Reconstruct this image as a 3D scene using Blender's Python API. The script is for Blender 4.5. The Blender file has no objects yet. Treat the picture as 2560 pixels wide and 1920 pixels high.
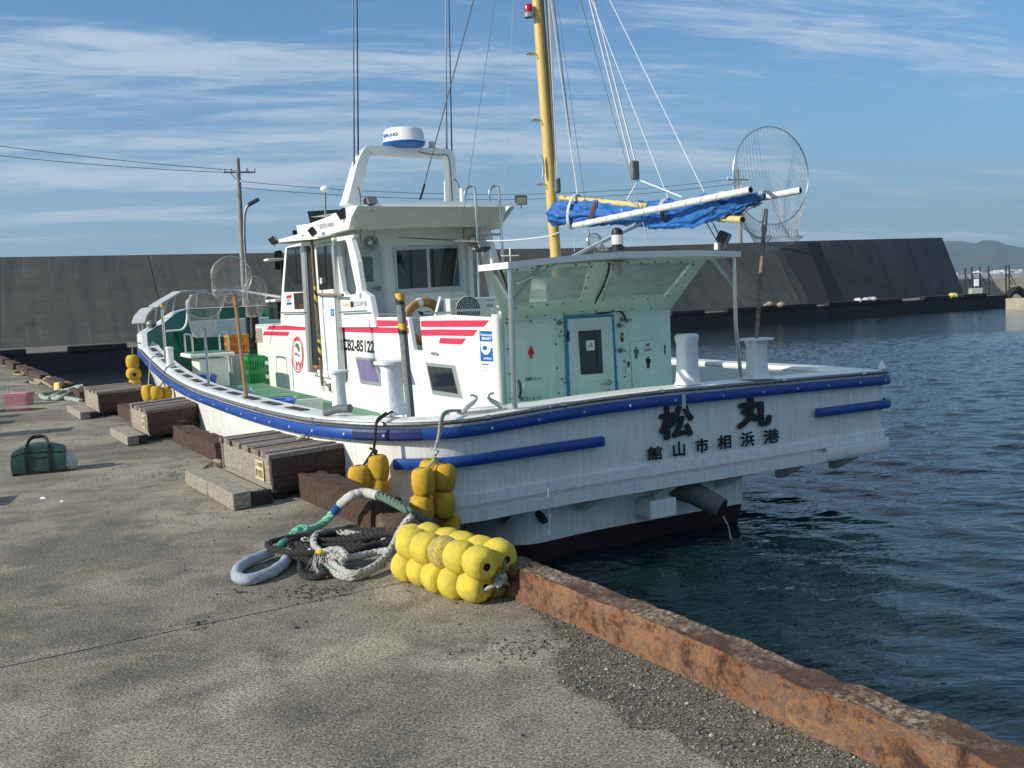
import bpy, bmesh, math, random
from math import sin, cos, pi, radians, sqrt, atan2, hypot
from mathutils import Vector, Matrix, noise
random.seed(7)
SC = bpy.context.scene
COL = SC.collection

# ------------------------------------------------------------------ camera
FPX, ROLL, PITCH = 2400.0, 0.045, math.atan(217/2400.0)
cf = Vector((0, cos(PITCH), -sin(PITCH))); cr = Vector((1, 0, 0)); cu = Vector((0, sin(PITCH), cos(PITCH)))
CR = cr*cos(ROLL) - cu*sin(ROLL); CU = cr*sin(ROLL) + cu*cos(ROLL)
EYE = Vector((0, 0, 1.6))
cam = bpy.data.cameras.new('camera'); camo = bpy.data.objects.new('camera', cam); COL.objects.link(camo)
camo.matrix_world = Matrix(((CR.x, CU.x, -cf.x, EYE.x), (CR.y, CU.y, -cf.y, EYE.y), (CR.z, CU.z, -cf.z, EYE.z), (0, 0, 0, 1)))
cam.sensor_width = 36; cam.lens = FPX/2560*36; cam.clip_start = .05; cam.clip_end = 20000
SC.camera = camo

# ------------------------------------------------------------------ world + sun
SUN_EL, SUN_AZ = radians(27), radians(206)          # azimuth as math angle of the direction towards the sun
w = bpy.data.worlds.new('World'); SC.world = w; w.use_nodes = True
nt = w.node_tree; N = nt.nodes; L = nt.links
bg = N['Background']
sky = N.new('ShaderNodeTexSky'); sky.sky_type = 'NISHITA'; sky.sun_disc = False
sky.sun_elevation = SUN_EL; sky.sun_rotation = radians(90) - SUN_AZ
sky.air_density = 1.0; sky.dust_density = 0.6; sky.ozone_density = 2.2
tc = N.new('ShaderNodeTexCoord'); sp = N.new('ShaderNodeSeparateXYZ'); L.new(tc.outputs['Generated'], sp.inputs[0])
def wm(op, a, b=None, c=None):
    n = N.new('ShaderNodeMath'); n.operation = op
    for i, v in enumerate((a, b, c)):
        if v is None: continue
        if isinstance(v, (int, float)): n.inputs[i].default_value = v
        else: L.new(v, n.inputs[i])
    return n.outputs[0]
zz = wm('MAXIMUM', sp.outputs[2], 0.0)
den = wm('ADD', zz, 0.11)
cxn = wm('DIVIDE', sp.outputs[0], den); cyn = wm('DIVIDE', sp.outputs[1], den)
cc = N.new('ShaderNodeCombineXYZ')
ca_, sa_ = cos(radians(-14)), sin(radians(-14))
uu = wm('ADD', wm('MULTIPLY', cxn, ca_), wm('MULTIPLY', cyn, -sa_)); vv = wm('ADD', wm('MULTIPLY', cxn, sa_), wm('MULTIPLY', cyn, ca_))
L.new(wm('MULTIPLY', uu, .42), cc.inputs[0]); L.new(wm('MULTIPLY', vv, 1.45), cc.inputs[1])
def wnoise(scale, det, rough, dist, off):
    mp = N.new('ShaderNodeMapping'); mp.inputs['Location'].default_value = off; L.new(cc.outputs[0], mp.inputs[0])
    n = N.new('ShaderNodeTexNoise'); n.inputs['Scale'].default_value = scale; n.inputs['Detail'].default_value = det
    n.inputs['Roughness'].default_value = rough; n.inputs['Distortion'].default_value = dist; L.new(mp.outputs[0], n.inputs['Vector']); return n.outputs['Fac']
n1 = wnoise(1.05, 9, .58, .55, (3.1, 1.7, 0)); n2 = wnoise(5.5, 9, .72, .8, (0, 0, 5)); n3 = wnoise(.5, 3, .5, 0, (7, 2, 1))
cl = wm('ADD', wm('MULTIPLY', n1, .56), wm('ADD', wm('MULTIPLY', n2, .30), wm('MULTIPLY', n3, .28)))
mr = N.new('ShaderNodeMapRange'); mr.interpolation_type = 'SMOOTHSTEP'; L.new(cl, mr.inputs[0])
mr.inputs[1].default_value = .535; mr.inputs[2].default_value = .665; mr.inputs[3].default_value = 0; mr.inputs[4].default_value = .78
mix = N.new('ShaderNodeMixRGB'); L.new(mr.outputs[0], mix.inputs[0])
tint = N.new('ShaderNodeMixRGB'); tint.blend_type = 'MULTIPLY'; tint.inputs[0].default_value = 1; tint.inputs[2].default_value = (.50, .81, 1.02, 1)
L.new(sky.outputs[0], tint.inputs[1])
# thin veil that greys the air near the horizon
veil = N.new('ShaderNodeMapRange'); L.new(zz, veil.inputs[0]); veil.inputs[1].default_value = 0; veil.inputs[2].default_value = .30; veil.inputs[3].default_value = .60; veil.inputs[4].default_value = 0.0
veil.interpolation_type = 'SMOOTHSTEP'
mv = N.new('ShaderNodeMixRGB'); L.new(veil.outputs[0], mv.inputs[0]); L.new(tint.outputs[0], mv.inputs[1]); mv.inputs[2].default_value = (1.9, 2.85, 3.75, 1)
L.new(mv.outputs[0], mix.inputs[1]); mix.inputs[2].default_value = (4.7, 5.5, 6.4, 1)
L.new(mix.outputs[0], bg.inputs[0]); bg.inputs[1].default_value = 0.12
sun = bpy.data.lights.new('sun', 'SUN'); sun.energy = 4.9; sun.angle = radians(.55); sun.color = (1, .94, .83)
suno = bpy.data.objects.new('sun', sun); COL.objects.link(suno)
sd = Vector((cos(SUN_AZ)*cos(SUN_EL), sin(SUN_AZ)*cos(SUN_EL), sin(SUN_EL)))
suno.rotation_euler = sd.to_track_quat('Z', 'Y').to_euler()
SC.view_settings.view_transform = 'Standard'; SC.view_settings.look = 'None'; SC.view_settings.gamma = 1
SC.view_settings.use_curve_mapping = False; SC.view_settings.exposure = 0.12
SC.render.engine = 'CYCLES'

# ------------------------------------------------------------------ measuring helpers (photo pixel + known plane -> point)
CROP = dict(A=(280, 640, 3.456), B=(640, 300, 3.456), C=(640, 700, 3.456), D=(1200, 560, 3.456), E=(1640, 560, 3.456), F=(1240, 0, 2.765),
            G=(0, 840, 3.95), H=(480, 1000, 2.765), I=(900, 880, 2.765), J=(1500, 880, 2.765), K=(2080, 560, 4.608), L=(1240, 1380, 1.676),
            M=(300, 640, 5.183), N=(660, 560, 7.373), O=(860, 700, 5.183), P=(860, 240, 4.096))
def q(c, x, y): o = CROP[c]; return (o[0]+x/o[2], o[1]+y/o[2])
def qs(c, *pts): return [q(c, *p) for p in pts]
def ray(px, py): return cf + CR*((px-1280)/FPX) - CU*((py-960)/FPX)
def gz(p, z=0.0):
    d = ray(*p); return EYE + d*((z-EYE.z)/d.z)
def gd(p, Y):                                     # point on a pixel ray at world distance Y
    d = ray(*p); return EYE + d*(Y/d.y)
BA = radians(28.0)
AX = Vector((-sin(BA), cos(BA), 0)); PT = Vector((-cos(BA), -sin(BA), 0)); UP = Vector((0, 0, 1))
ORG = gz((1247, 1289), -.30) - PT*1.8; ORG.z = 0
BM = Matrix(((AX.x, PT.x, 0, ORG.x), (AX.y, PT.y, 0, ORG.y), (0, 0, 1, 0), (0, 0, 0, 1)))
def bp(p, ax, v):                                 # boat frame: pixel ray meets x=v (ax 0), y=v (1) or z=v (2)
    d = ray(*p); n = (AX, PT, UP)[ax]; o = ORG.dot(n)
    t = (o+v-EYE.dot(n))/d.dot(n); P = EYE+d*t-ORG
    return Vector((P.dot(AX), P.dot(PT), P.z))
def tow(v): return BM @ Vector(v)
QA = radians(31.5)
QD = Vector((-sin(QA), cos(QA), 0)); QN = Vector((cos(QA), sin(QA), 0))   # along the quay, outward to the water
QO = Vector((-.30, 5.52, 0))

# ------------------------------------------------------------------ materials
MATS = {}
def mat(name, col, rough=.6, metal=0, var=.0, vscale=6, bump=0, bscale=40, spec=.5, col2=None, stretch=None, trans=0, coat=0, streak=0, grain=0, gscale=200, coords='Object', speck=None):
    if name in MATS: return MATS[name]
    m = bpy.data.materials.new(name); m.use_nodes = True; MATS[name] = m
    t = m.node_tree; n = t.nodes; l = t.links; b = n['Principled BSDF']
    b.inputs['Roughness'].default_value = rough; b.inputs['Metallic'].default_value = metal
    b.inputs['Specular IOR Level'].default_value = spec; b.inputs['Coat Weight'].default_value = coat
    c4 = tuple(col)+(1,)
    b.inputs['Base Color'].default_value = c4
    if var or bump or streak or grain or col2 or speck:
        tc = n.new('ShaderNodeTexCoord'); src = tc.outputs[coords]
        if stretch:
            mp = n.new('ShaderNodeMapping'); mp.inputs['Scale'].default_value = stretch; l.new(src, mp.inputs[0]); src = mp.outputs[0]
        last = None
        def nz(scale, det, s=src, r=.6, dist=0):
            q_ = n.new('ShaderNodeTexNoise'); q_.inputs['Scale'].default_value = scale; q_.inputs['Detail'].default_value = det
            q_.inputs['Roughness'].default_value = r; q_.inputs['Distortion'].default_value = dist; l.new(s, q_.inputs['Vector']); return q_.outputs['Fac']
        def mrange(f, a, b_, c, d):
            r = n.new('ShaderNodeMapRange'); l.new(f, r.inputs[0]); r.inputs[1].default_value = a; r.inputs[2].default_value = b_; r.inputs[3].default_value = c; r.inputs[4].default_value = d; return r.outputs[0]
        def mixc(fac, a, b_, mode='MIX'):
            x = n.new('ShaderNodeMixRGB'); x.blend_type = mode
            if isinstance(fac, float): x.inputs[0].default_value = fac
            else: l.new(fac, x.inputs[0])
            for i, v in ((1, a), (2, b_)):
                if isinstance(v, tuple): x.inputs[i].default_value = v
                else: l.new(v, x.inputs[i])
            return x.outputs[0]
        cur = c4
        f = nz(vscale, 6, dist=.3)
        if col2: cur = mixc(mrange(f, .38, .62, 0, 1), c4, tuple(col2)+(1,))
        if var:
            f2 = nz(vscale*2.3, 7); v = mrange(f2, .3, .7, 1-var, 1+var*.6)
            cx = n.new('ShaderNodeCombineXYZ'); [l.new(v, cx.inputs[i]) for i in range(3)]
            cur = mixc(1.0, cur, cx.outputs[0], 'MULTIPLY')
        if streak:
            mp = n.new('ShaderNodeMapping'); mp.inputs['Scale'].default_value = (9, 9, .7); l.new(tc.outputs['Object'], mp.inputs[0])
            f3 = nz(3, 6, mp.outputs[0]); v = mrange(f3, .45, .72, 0, streak)
            cur = mixc(v, cur, (.16, .14, .11, 1))
        if grain:
            f4 = nz(gscale, 3); v = mrange(f4, .3, .7, 1-grain, 1+grain)
            cx = n.new('ShaderNodeCombineXYZ'); [l.new(v, cx.inputs[i]) for i in range(3)]
            cur = mixc(1.0, cur, cx.outputs[0], 'MULTIPLY')
        if speck:                                  # (colour, scale, amount)
            vo = n.new('ShaderNodeTexVoronoi'); vo.inputs['Scale'].default_value = speck[1]; l.new(src, vo.inputs['Vector'])
            v = mrange(vo.outputs['Distance'], speck[2], speck[2]*.6, 0, 1); cur = mixc(v, cur, tuple(speck[0])+(1,))
        if not isinstance(cur, tuple): l.new(cur, b.inputs['Base Color'])
        if bump:
            bn = n.new('ShaderNodeBump'); bn.inputs['Strength'].default_value = min(1, bump); bn.inputs['Distance'].default_value = .02*max(1, bump)
            l.new(nz(bscale, 8, r=.65), bn.inputs['Height']); l.new(bn.outputs[0], b.inputs['Normal'])
    return m
white = mat('white_gelcoat', (.80, .80, .75), .4, var=.08, vscale=2.2, streak=.22, coat=.1, grain=.03, gscale=30)
wclean = mat('white_cabin_paint', (.84, .84, .78), .32, var=.04, vscale=1.5, streak=.06, coat=.2)
cream = mat('cream_plastic', (.80, .78, .68), .4, var=.05, vscale=4)
mint = mat('pale_mint_paint', (.70, .83, .75), .38, var=.07, vscale=2, streak=.10, coat=.1)
hgreen = mat('deck_green_paint', (.045, .215, .105), .55, var=.22, vscale=3, grain=.12, gscale=60, col2=(.075, .26, .14))
dgreen = mat('bulwark_green_paint', (.016, .175, .08), .4, var=.2, vscale=2)
blue = mat('rubrail_blue', (.009, .065, .30), .4, var=.2, vscale=8, grain=.12, gscale=120, col2=(.010, .055, .26))
navy = mat('rubrail_navy', (.012, .022, .115), .45, var=.2, vscale=8)
antif = mat('dark_red_antifouling', (.026, .006, .006), .7, var=.4, vscale=4)
steel = mat('stainless_steel', (.55, .55, .53), .25, .95, var=.12, vscale=12)
dsteel = mat('dull_galvanised_pipe', (.24, .24, .23), .5, .6, var=.3, vscale=14)
alu = mat('aluminium_frame', (.52, .53, .52), .38, .6, var=.12, vscale=10, grain=.1)
black = mat('black_plastic', (.014, .014, .016), .4, var=.2)
rubber = mat('black_rubber', (.02, .02, .02), .7, var=.3)
dark = mat('dark_interior', (.012, .012, .013), .8)  # near-black colour standing in for shade inside doorway, bores and float holes
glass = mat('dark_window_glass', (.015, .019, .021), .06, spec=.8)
purple = mat('purple_film_glass', (.20, .16, .30), .15, var=.12, vscale=3)
red = mat('red_stripe', (.62, .035, .09), .45, var=.15, vscale=9, grain=.08, gscale=60)
ink = mat('black_lettering', (.006, .006, .007), .45)
rink = mat('red_sticker', (.55, .02, .02), .4); gink = mat('green_sticker', (.01, .22, .09), .4)
bink = mat('blue_sticker', (.01, .10, .38), .35); wink = mat('white_sticker', (.82, .83, .83), .4); gold = mat('faded_gold_lettering', (.55, .40, .20), .5)
grayink = mat('grey_print', (.18, .2, .2), .5)
yfl = mat('yellow_float_foam', (.70, .43, .03), .75, var=.22, vscale=.9, bump=.6, bscale=16, grain=.12, gscale=22, col2=(.58, .33, .02))
yfl2 = mat('lemon_float_foam', (.80, .62, .05), .72, var=.22, vscale=.9, bump=.6, bscale=14, grain=.12, gscale=22, col2=(.66, .50, .07))
yfl3 = mat('worn_float_foam', (.50, .40, .16), .8, var=.45, vscale=2, bump=.8, bscale=12, grain=.2, gscale=26, col2=(.72, .54, .09))
rope_w = mat('white_braided_rope', (.50, .49, .44), .8, var=.3, vscale=30, bump=.6, bscale=160)
rope_g = mat('seafoam_green_rope', (.19, .50, .35), .75, var=.3, vscale=25, bump=.5, bscale=150)
rope_dg = mat('weathered_green_rope', (.12, .19, .13), .85, var=.4, vscale=25, bump=.5, bscale=150)
rope_b = mat('black_old_rope', (.035, .033, .03), .9, var=.5, vscale=30, bump=.6, bscale=140)
rope_t = mat('tan_rope', (.34, .28, .18), .9, var=.4, vscale=30, bump=.5, bscale=140)
line_w = mat('pale_cordage', (.62, .64, .64), .6, var=.25, vscale=60)
sleeve = mat('grey_blue_canvas_sleeve', (.33, .38, .42), .85, var=.2, vscale=14, bump=.4, bscale=60)
canvas = mat('blue_sail_canvas', (.014, .115, .38), .6, var=.25, vscale=7, bump=.5, bscale=14)
woodt = mat('grey_deck_timber', (.34, .28, .23), .85, var=.35, vscale=5, bump=.8, bscale=30, stretch=(1.2, 9, 9), grain=.2, gscale=30, col2=(.22, .165, .13))
woodb2 = mat('dark_crusted_timber', (.15, .10, .07), .95, var=.5, vscale=7, bump=1, bscale=24, col2=(.10, .065, .045), grain=.35, gscale=40)
woodt2 = mat('reddish_deck_timber', (.30, .22, .18), .85, var=.35, vscale=5, bump=.8, bscale=30, stretch=(1.2, 9, 9), grain=.2, gscale=30, col2=(.19, .13, .10))
woodt3 = mat('silvered_deck_timber', (.40, .36, .31), .85, var=.3, vscale=5, bump=.8, bscale=30, stretch=(1.2, 9, 9), grain=.2, gscale=30, col2=(.27, .23, .19))
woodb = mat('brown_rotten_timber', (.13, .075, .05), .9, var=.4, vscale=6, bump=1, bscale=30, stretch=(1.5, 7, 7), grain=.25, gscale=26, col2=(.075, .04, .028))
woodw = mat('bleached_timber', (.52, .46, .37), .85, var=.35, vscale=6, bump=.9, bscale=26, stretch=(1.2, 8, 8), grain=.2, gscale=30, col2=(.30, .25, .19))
mastm = mat('mast_yellow_paint', (.66, .45, .14), .35, var=.1, vscale=4)
sparm = mat('spar_cream_yellow', (.62, .50, .20), .4, var=.12, vscale=5)
pipew = mat('white_pipe', (.66, .68, .66), .35, var=.1, vscale=5)
rust = mat('rust_iron', (.085, .045, .035), .9, var=.5, vscale=14, bump=1, bscale=40)
bamboo = mat('bamboo_pole', (.24, .13, .045), .5, var=.3, vscale=12)
bag_g = mat('green_cooler_fabric', (.035, .085, .075), .7, var=.2, vscale=9, bump=.3, bscale=30)
plast_b = mat('blue_bucket_plastic', (.01, .10, .52), .4, var=.1)
plast_o = mat('orange_crate_plastic', (.62, .24, .01), .5, var=.15)
plast_g = mat('green_crate_plastic', (.015, .26, .07), .5, var=.15)
plast_p = mat('pink_basket_plastic', (.55, .22, .27), .5, var=.12)
plast_y = mat('pale_yellow_plastic', (.72, .58, .16), .5, var=.12)
plast_w = mat('cloudy_white_plastic', (.55, .56, .55), .4, var=.15)
netm = mat('net_twine', (.42, .42, .39), .7)
skinw = mat('thick_white_paint', (.80, .81, .79), .5, var=.06, vscale=6, bump=.5, bscale=18)
crud = mat('rusty_pipe_paint', (.22, .13, .09), .7, var=.45, vscale=12, col2=(.30, .24, .2))
padm = mat('dark_grip_pad', (.035, .038, .04), .9, grain=.4, gscale=160)
acw = mat('aircon_white', (.62, .62, .57), .45, var=.08)

# ------------------------------------------------------------------ mesh helpers
class MB:
    def __init__(s): s.v = []; s.f = []; s.mi = []
    def add(s, vs, fs, mi=0):
        o = len(s.v); s.v += [tuple(v) for v in vs]; s.f += [tuple(i+o for i in f) for f in fs]; s.mi += [mi]*len(fs); return s
    def box(s, a, b, mi=0, M=None):
        x0, y0, z0 = a; x1, y1, z1 = b
        vs = [Vector(v) for v in ((x0,y0,z0),(x1,y0,z0),(x1,y1,z0),(x0,y1,z0),(x0,y0,z1),(x1,y0,z1),(x1,y1,z1),(x0,y1,z1))]
        if M: vs = [M @ v for v in vs]
        return s.add(vs, [(0,3,2,1),(4,5,6,7),(0,1,5,4),(1,2,6,5),(2,3,7,6),(3,0,4,7)], mi)
    def prism(s, base, top, mi=0):
        n = len(base); fs = [tuple(range(n))[::-1], tuple(range(n, 2*n))] + [(i, (i+1) % n, n+(i+1) % n, n+i) for i in range(n)]
        return s.add(list(base)+list(top), fs, mi)
    def tube(s, pts, r, seg=8, mi=0, caps=True, closed=False, rf=None, flat=1.0):
        pts = [Vector(p) for p in pts]; n = len(pts)
        rs = r if isinstance(r, (list, tuple)) else [r]*n
        T = []
        for i in range(n):
            if closed: t = pts[(i+1) % n]-pts[i-1]
            else: t = pts[min(i+1, n-1)]-pts[max(i-1, 0)]
            T.append(t.normalized() if t.length > 1e-9 else Vector((0, 0, 1)))
        ref = Vector((0, 0, 1)) if abs(T[0].z) < .9 else Vector((1, 0, 0))
        u = T[0].cross(ref).normalized(); vs = []; Ld = 0
        for i in range(n):
            u = (u - T[i]*u.dot(T[i]))
            u = u.normalized() if u.length > 1e-6 else T[i].orthogonal().normalized()
            v_ = T[i].cross(u)
            if i: Ld += (pts[i]-pts[i-1]).length
            for k in range(seg):
                a_ = 2*pi*k/seg; rr = rs[i]*(rf(a_, Ld) if rf else 1)
                vs.append(pts[i]+u*cos(a_)*rr+v_*sin(a_)*rr*flat)
        fs = []
        for i in range(n if closed else n-1):
            j = (i+1) % n
            for k in range(seg): fs.append((i*seg+k, i*seg+(k+1) % seg, j*seg+(k+1) % seg, j*seg+k))
        if caps and not closed: fs += [tuple(range(seg))[::-1], tuple((n-1)*seg+k for k in range(seg))]
        return s.add(vs, fs, mi)
    def lathe(s, prof, M=None, seg=20, mi=0):
        vs = []; fs = []
        for r, z in prof:
            for k in range(seg): v = Vector((r*cos(2*pi*k/seg), r*sin(2*pi*k/seg), z)); vs.append(M @ v if M else v)
        for i in range(len(prof)-1):
            for k in range(seg): fs.append((i*seg+k, i*seg+(k+1) % seg, (i+1)*seg+(k+1) % seg, (i+1)*seg+k))
        fs += [tuple(range(seg))[::-1], tuple((len(prof)-1)*seg+k for k in range(seg))]
        return s.add(vs, fs, mi)
    def ball(s, c, r, seg=12, rings=8, mi=0, sc=(1, 1, 1)):
        pr = [(max(1e-4, sin(pi*i/rings)), -cos(pi*i/rings)) for i in range(rings+1)]
        return s.lathe(pr, Matrix.Translation(c) @ Matrix.Diagonal((r*sc[0], r*sc[1], r*sc[2], 1)), seg, mi)
    def build(s, name, mats, parent=None, smooth=None, bevel=0, world=False):
        me = bpy.data.meshes.new(name); me.from_pydata(s.v, [], s.f)
        if not isinstance(mats, (list, tuple)): mats = [mats]
        for m in mats: me.materials.append(m)
        if len(mats) > 1: me.polygons.foreach_set('material_index', s.mi)
        me.update(); o = bpy.data.objects.new(name, me); COL.objects.link(o)
        if smooth is not None:
            me.polygons.foreach_set('use_smooth', [True]*len(me.polygons))
            bm = bmesh.new(); bm.from_mesh(me); bmesh.ops.recalc_face_normals(bm, faces=bm.faces)
            for e in bm.edges:
                if len(e.link_faces) == 2 and e.calc_face_angle(0) > smooth: e.smooth = False
            bm.to_mesh(me); bm.free()
        if bevel:
            md = o.modifiers.new('bevel', 'BEVEL'); md.width = bevel; md.segments = 2; md.limit_method = 'ANGLE'; md.angle_limit = radians(40)
        if parent:
            o.parent = parent
            if world: o.matrix_parent_inverse = parent.matrix_world.inverted()
        return o
S = radians(35)
def thing(name, label, cat, loc=(0, 0, 0), group=None, rz=0):
    o = bpy.data.objects.new(name, None); COL.objects.link(o); o.empty_display_size = .1
    o.matrix_world = Matrix.Translation(Vector(loc)) @ Matrix.Rotation(rz, 4, 'Z')
    return tag(o, label, cat, group)
def tag(o, label=None, cat=None, group=None, kind=None):
    if label: o['label'] = label
    if cat: o['category'] = cat
    if group: o['group'] = group
    if kind: o['kind'] = kind
    return o
def copy_tree(o, parent=None):
    c = o.copy(); COL.objects.link(c); c.parent = parent
    for ch in o.children: copy_tree(ch, c)
    return c
def rest(o, loc, rot=None):                        # place a top-level thing
    o.location = loc
    if rot: o.rotation_euler = rot
    return o
def curve_mesh(fill):
    ob = bpy.data.objects.new('tmp', fill); COL.objects.link(ob)
    dg = bpy.context.evaluated_depsgraph_get(); me = ob.evaluated_get(dg).to_mesh()
    vs = [v.co.copy() for v in me.vertices]; fs = [tuple(p.vertices) for p in me.polygons]
    ob.evaluated_get(dg).to_mesh_clear(); bpy.data.objects.remove(ob); return vs, fs
AXI = {0: (1, 2), 1: (0, 2), 2: (0, 1)}
def put(ax, v, a, b):
    return Vector(((v, a, b), (a, v, b), (a, b, v))[ax])
def rnd(pts, r):                                   # round polygon corners
    out = []; n = len(pts)
    for i in range(n):
        p0, p, p1 = Vector(pts[i-1]), Vector(pts[i]), Vector(pts[(i+1) % n])
        d0 = (p0-p); d1 = (p1-p); rr = min(r, d0.length*.45, d1.length*.45)
        a_ = p+d0.normalized()*rr; b_ = p+d1.normalized()*rr
        for t in (0, .25, .5, .75, 1): out.append((a_*(1-t)**2+p*2*t*(1-t)+b_*t*t)[:])
    return out
def plate(name, m, ax, v, px, th=.02, parent=None, holes=(), r=0, hr=0, local=False, bevel=0, build=True):
    """flat panel on a boat plane: outline from photo pixels (or local coords), thickness th, optional holes"""
    a, b = AXI[ax]
    def cv(P): return [((p[0], p[1]) if local else (bp(p, ax, v)[a], bp(p, ax, v)[b])) for p in P]
    c = bpy.data.curves.new('c', 'CURVE'); c.dimensions = '2D'; c.fill_mode = 'BOTH'; c.extrude = th/2
    for k, P in enumerate([px]+list(holes)):
        P = cv(P)
        rr = r if k == 0 else hr
        if rr: P = rnd([Vector(p) for p in P], rr)
        s = c.splines.new('POLY'); s.points.add(len(P)-1); s.use_cyclic_u = True
        for i, p in enumerate(P): s.points[i].co = (p[0], p[1], 0, 1)
    vs, fs = curve_mesh(c)
    mb = MB(); mb.add([put(ax, v+q_.z, q_.x, q_.y) for q_ in vs], fs)
    if not build: return mb
    o = mb.build(name, m, parent); 
    bm = bmesh.new(); bm.from_mesh(o.data); bmesh.ops.remove_doubles(bm, verts=bm.verts, dist=1e-5); bmesh.ops.recalc_face_normals(bm, faces=bm.faces); bm.to_mesh(o.data); bm.free()
    if bevel:
        md = o.modifiers.new('bevel', 'BEVEL'); md.width = bevel; md.segments = 2; md.limit_method = 'ANGLE'
    return o
def text_vf(s, bold=0.0):
    c = bpy.data.curves.new('t', 'FONT'); c.body = s; c.size = 1; c.offset = bold; c.extrude = 0; c.fill_mode = 'FRONT'; c.resolution_u = 3
    return curve_mesh(c)
def text_on(name, s, m, parent, P0, P1, P2, bold=0.0, lift=Vector((0, 0, 0))):
    """lettering mapped on the parallelogram P0 (bottom left) P1 (bottom right) P2 (top left)"""
    vs, fs = text_vf(s, bold)
    if not vs: return None
    x0 = min(v.x for v in vs); x1 = max(v.x for v in vs); y0 = min(v.y for v in vs); y1 = max(v.y for v in vs)
    out = [P0+(P1-P0)*((v.x-x0)/(x1-x0))+(P2-P0)*((v.y-y0)/(y1-y0))+lift for v in vs]
    return MB().add(out, fs).build(name, m, parent)
def btext(name, s, m, ax, v, c, bl, br, tl, parent, bold=0.0):
    return text_on(name, s, m, parent, bp(q(c, *bl), ax, v), bp(q(c, *br), ax, v), bp(q(c, *tl), ax, v), bold)
def smoothpath(pts, n=6, closed=False):
    P = [Vector(p) for p in pts]; out = []; m = len(P)
    for i in range(m if closed else m-1):
        p0 = P[i-1] if (i or closed) else P[0]; p1 = P[i]; p2 = P[(i+1) % m]; p3 = P[(i+2) % m] if (closed or i+2 < m) else P[-1]
        for k in range(n):
            t = k/n; out.append(.5*((2*p1)+(p2-p0)*t+(2*p0-5*p1+4*p2-p3)*t*t+(3*p1-p0-3*p2+p3)*t**3))
    if not closed: out.append(P[-1])
    return out
def resample(pts, step):
    out = [pts[0]]; acc = 0
    for a_, b_ in zip(pts, pts[1:]):
        d = (b_-a_).length
        if d < 1e-9: continue
        while acc+d >= step:
            t = (step-acc)/d; a_ = a_+(b_-a_)*t; out.append(a_.copy()); d = (b_-a_).length; acc = 0
            if d < 1e-9: break
        acc += d
    return out
def rope_mb(pts, r, pitch=None, strands=3, seg=10, n=10, amp=.24, mb=None, mi=0, closed=False):
    """laid rope (three strands) or plaited rope (four strands, two each way) as real twisted strands"""
    braid_ = strands == 4
    pitch = pitch or r*7
    p = resample(smoothpath(pts, n, closed), max(r*(.62 if r > .015 else .9), .007)); m = len(p); mb = mb or MB()
    if m < 3: return mb.tube(p, r, 6, mi)
    T = [(p[min(i+1, m-1)]-p[max(i-1, 0)]).normalized() for i in range(m)]
    u = T[0].orthogonal().normalized(); fr = []; d = 0
    for i in range(m):
        u = u-T[i]*u.dot(T[i]); u = u.normalized() if u.length > 1e-6 else T[i].orthogonal().normalized()
        if i: d += (p[i]-p[i-1]).length
        fr.append((u.copy(), T[i].cross(u), d))
    ns = 6 if braid_ else 3
    for k in range(ns):
        sg = 1 if (not braid_ or k % 2 == 0) else -1; ph = 2*pi*k/ns
        path = [p[i]+(fr[i][0]*cos(ph+sg*2*pi*fr[i][2]/pitch)+fr[i][1]*sin(ph+sg*2*pi*fr[i][2]/pitch))*r*(.50 if not braid_ else .58+.10*sin(6*pi*fr[i][2]/pitch+k)) for i in range(m)]
        mb.tube(path, r*(.56 if not braid_ else .44), 6, mi)
    if braid_: mb.tube(p, r*.7, 6, mi)
    return mb

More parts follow.
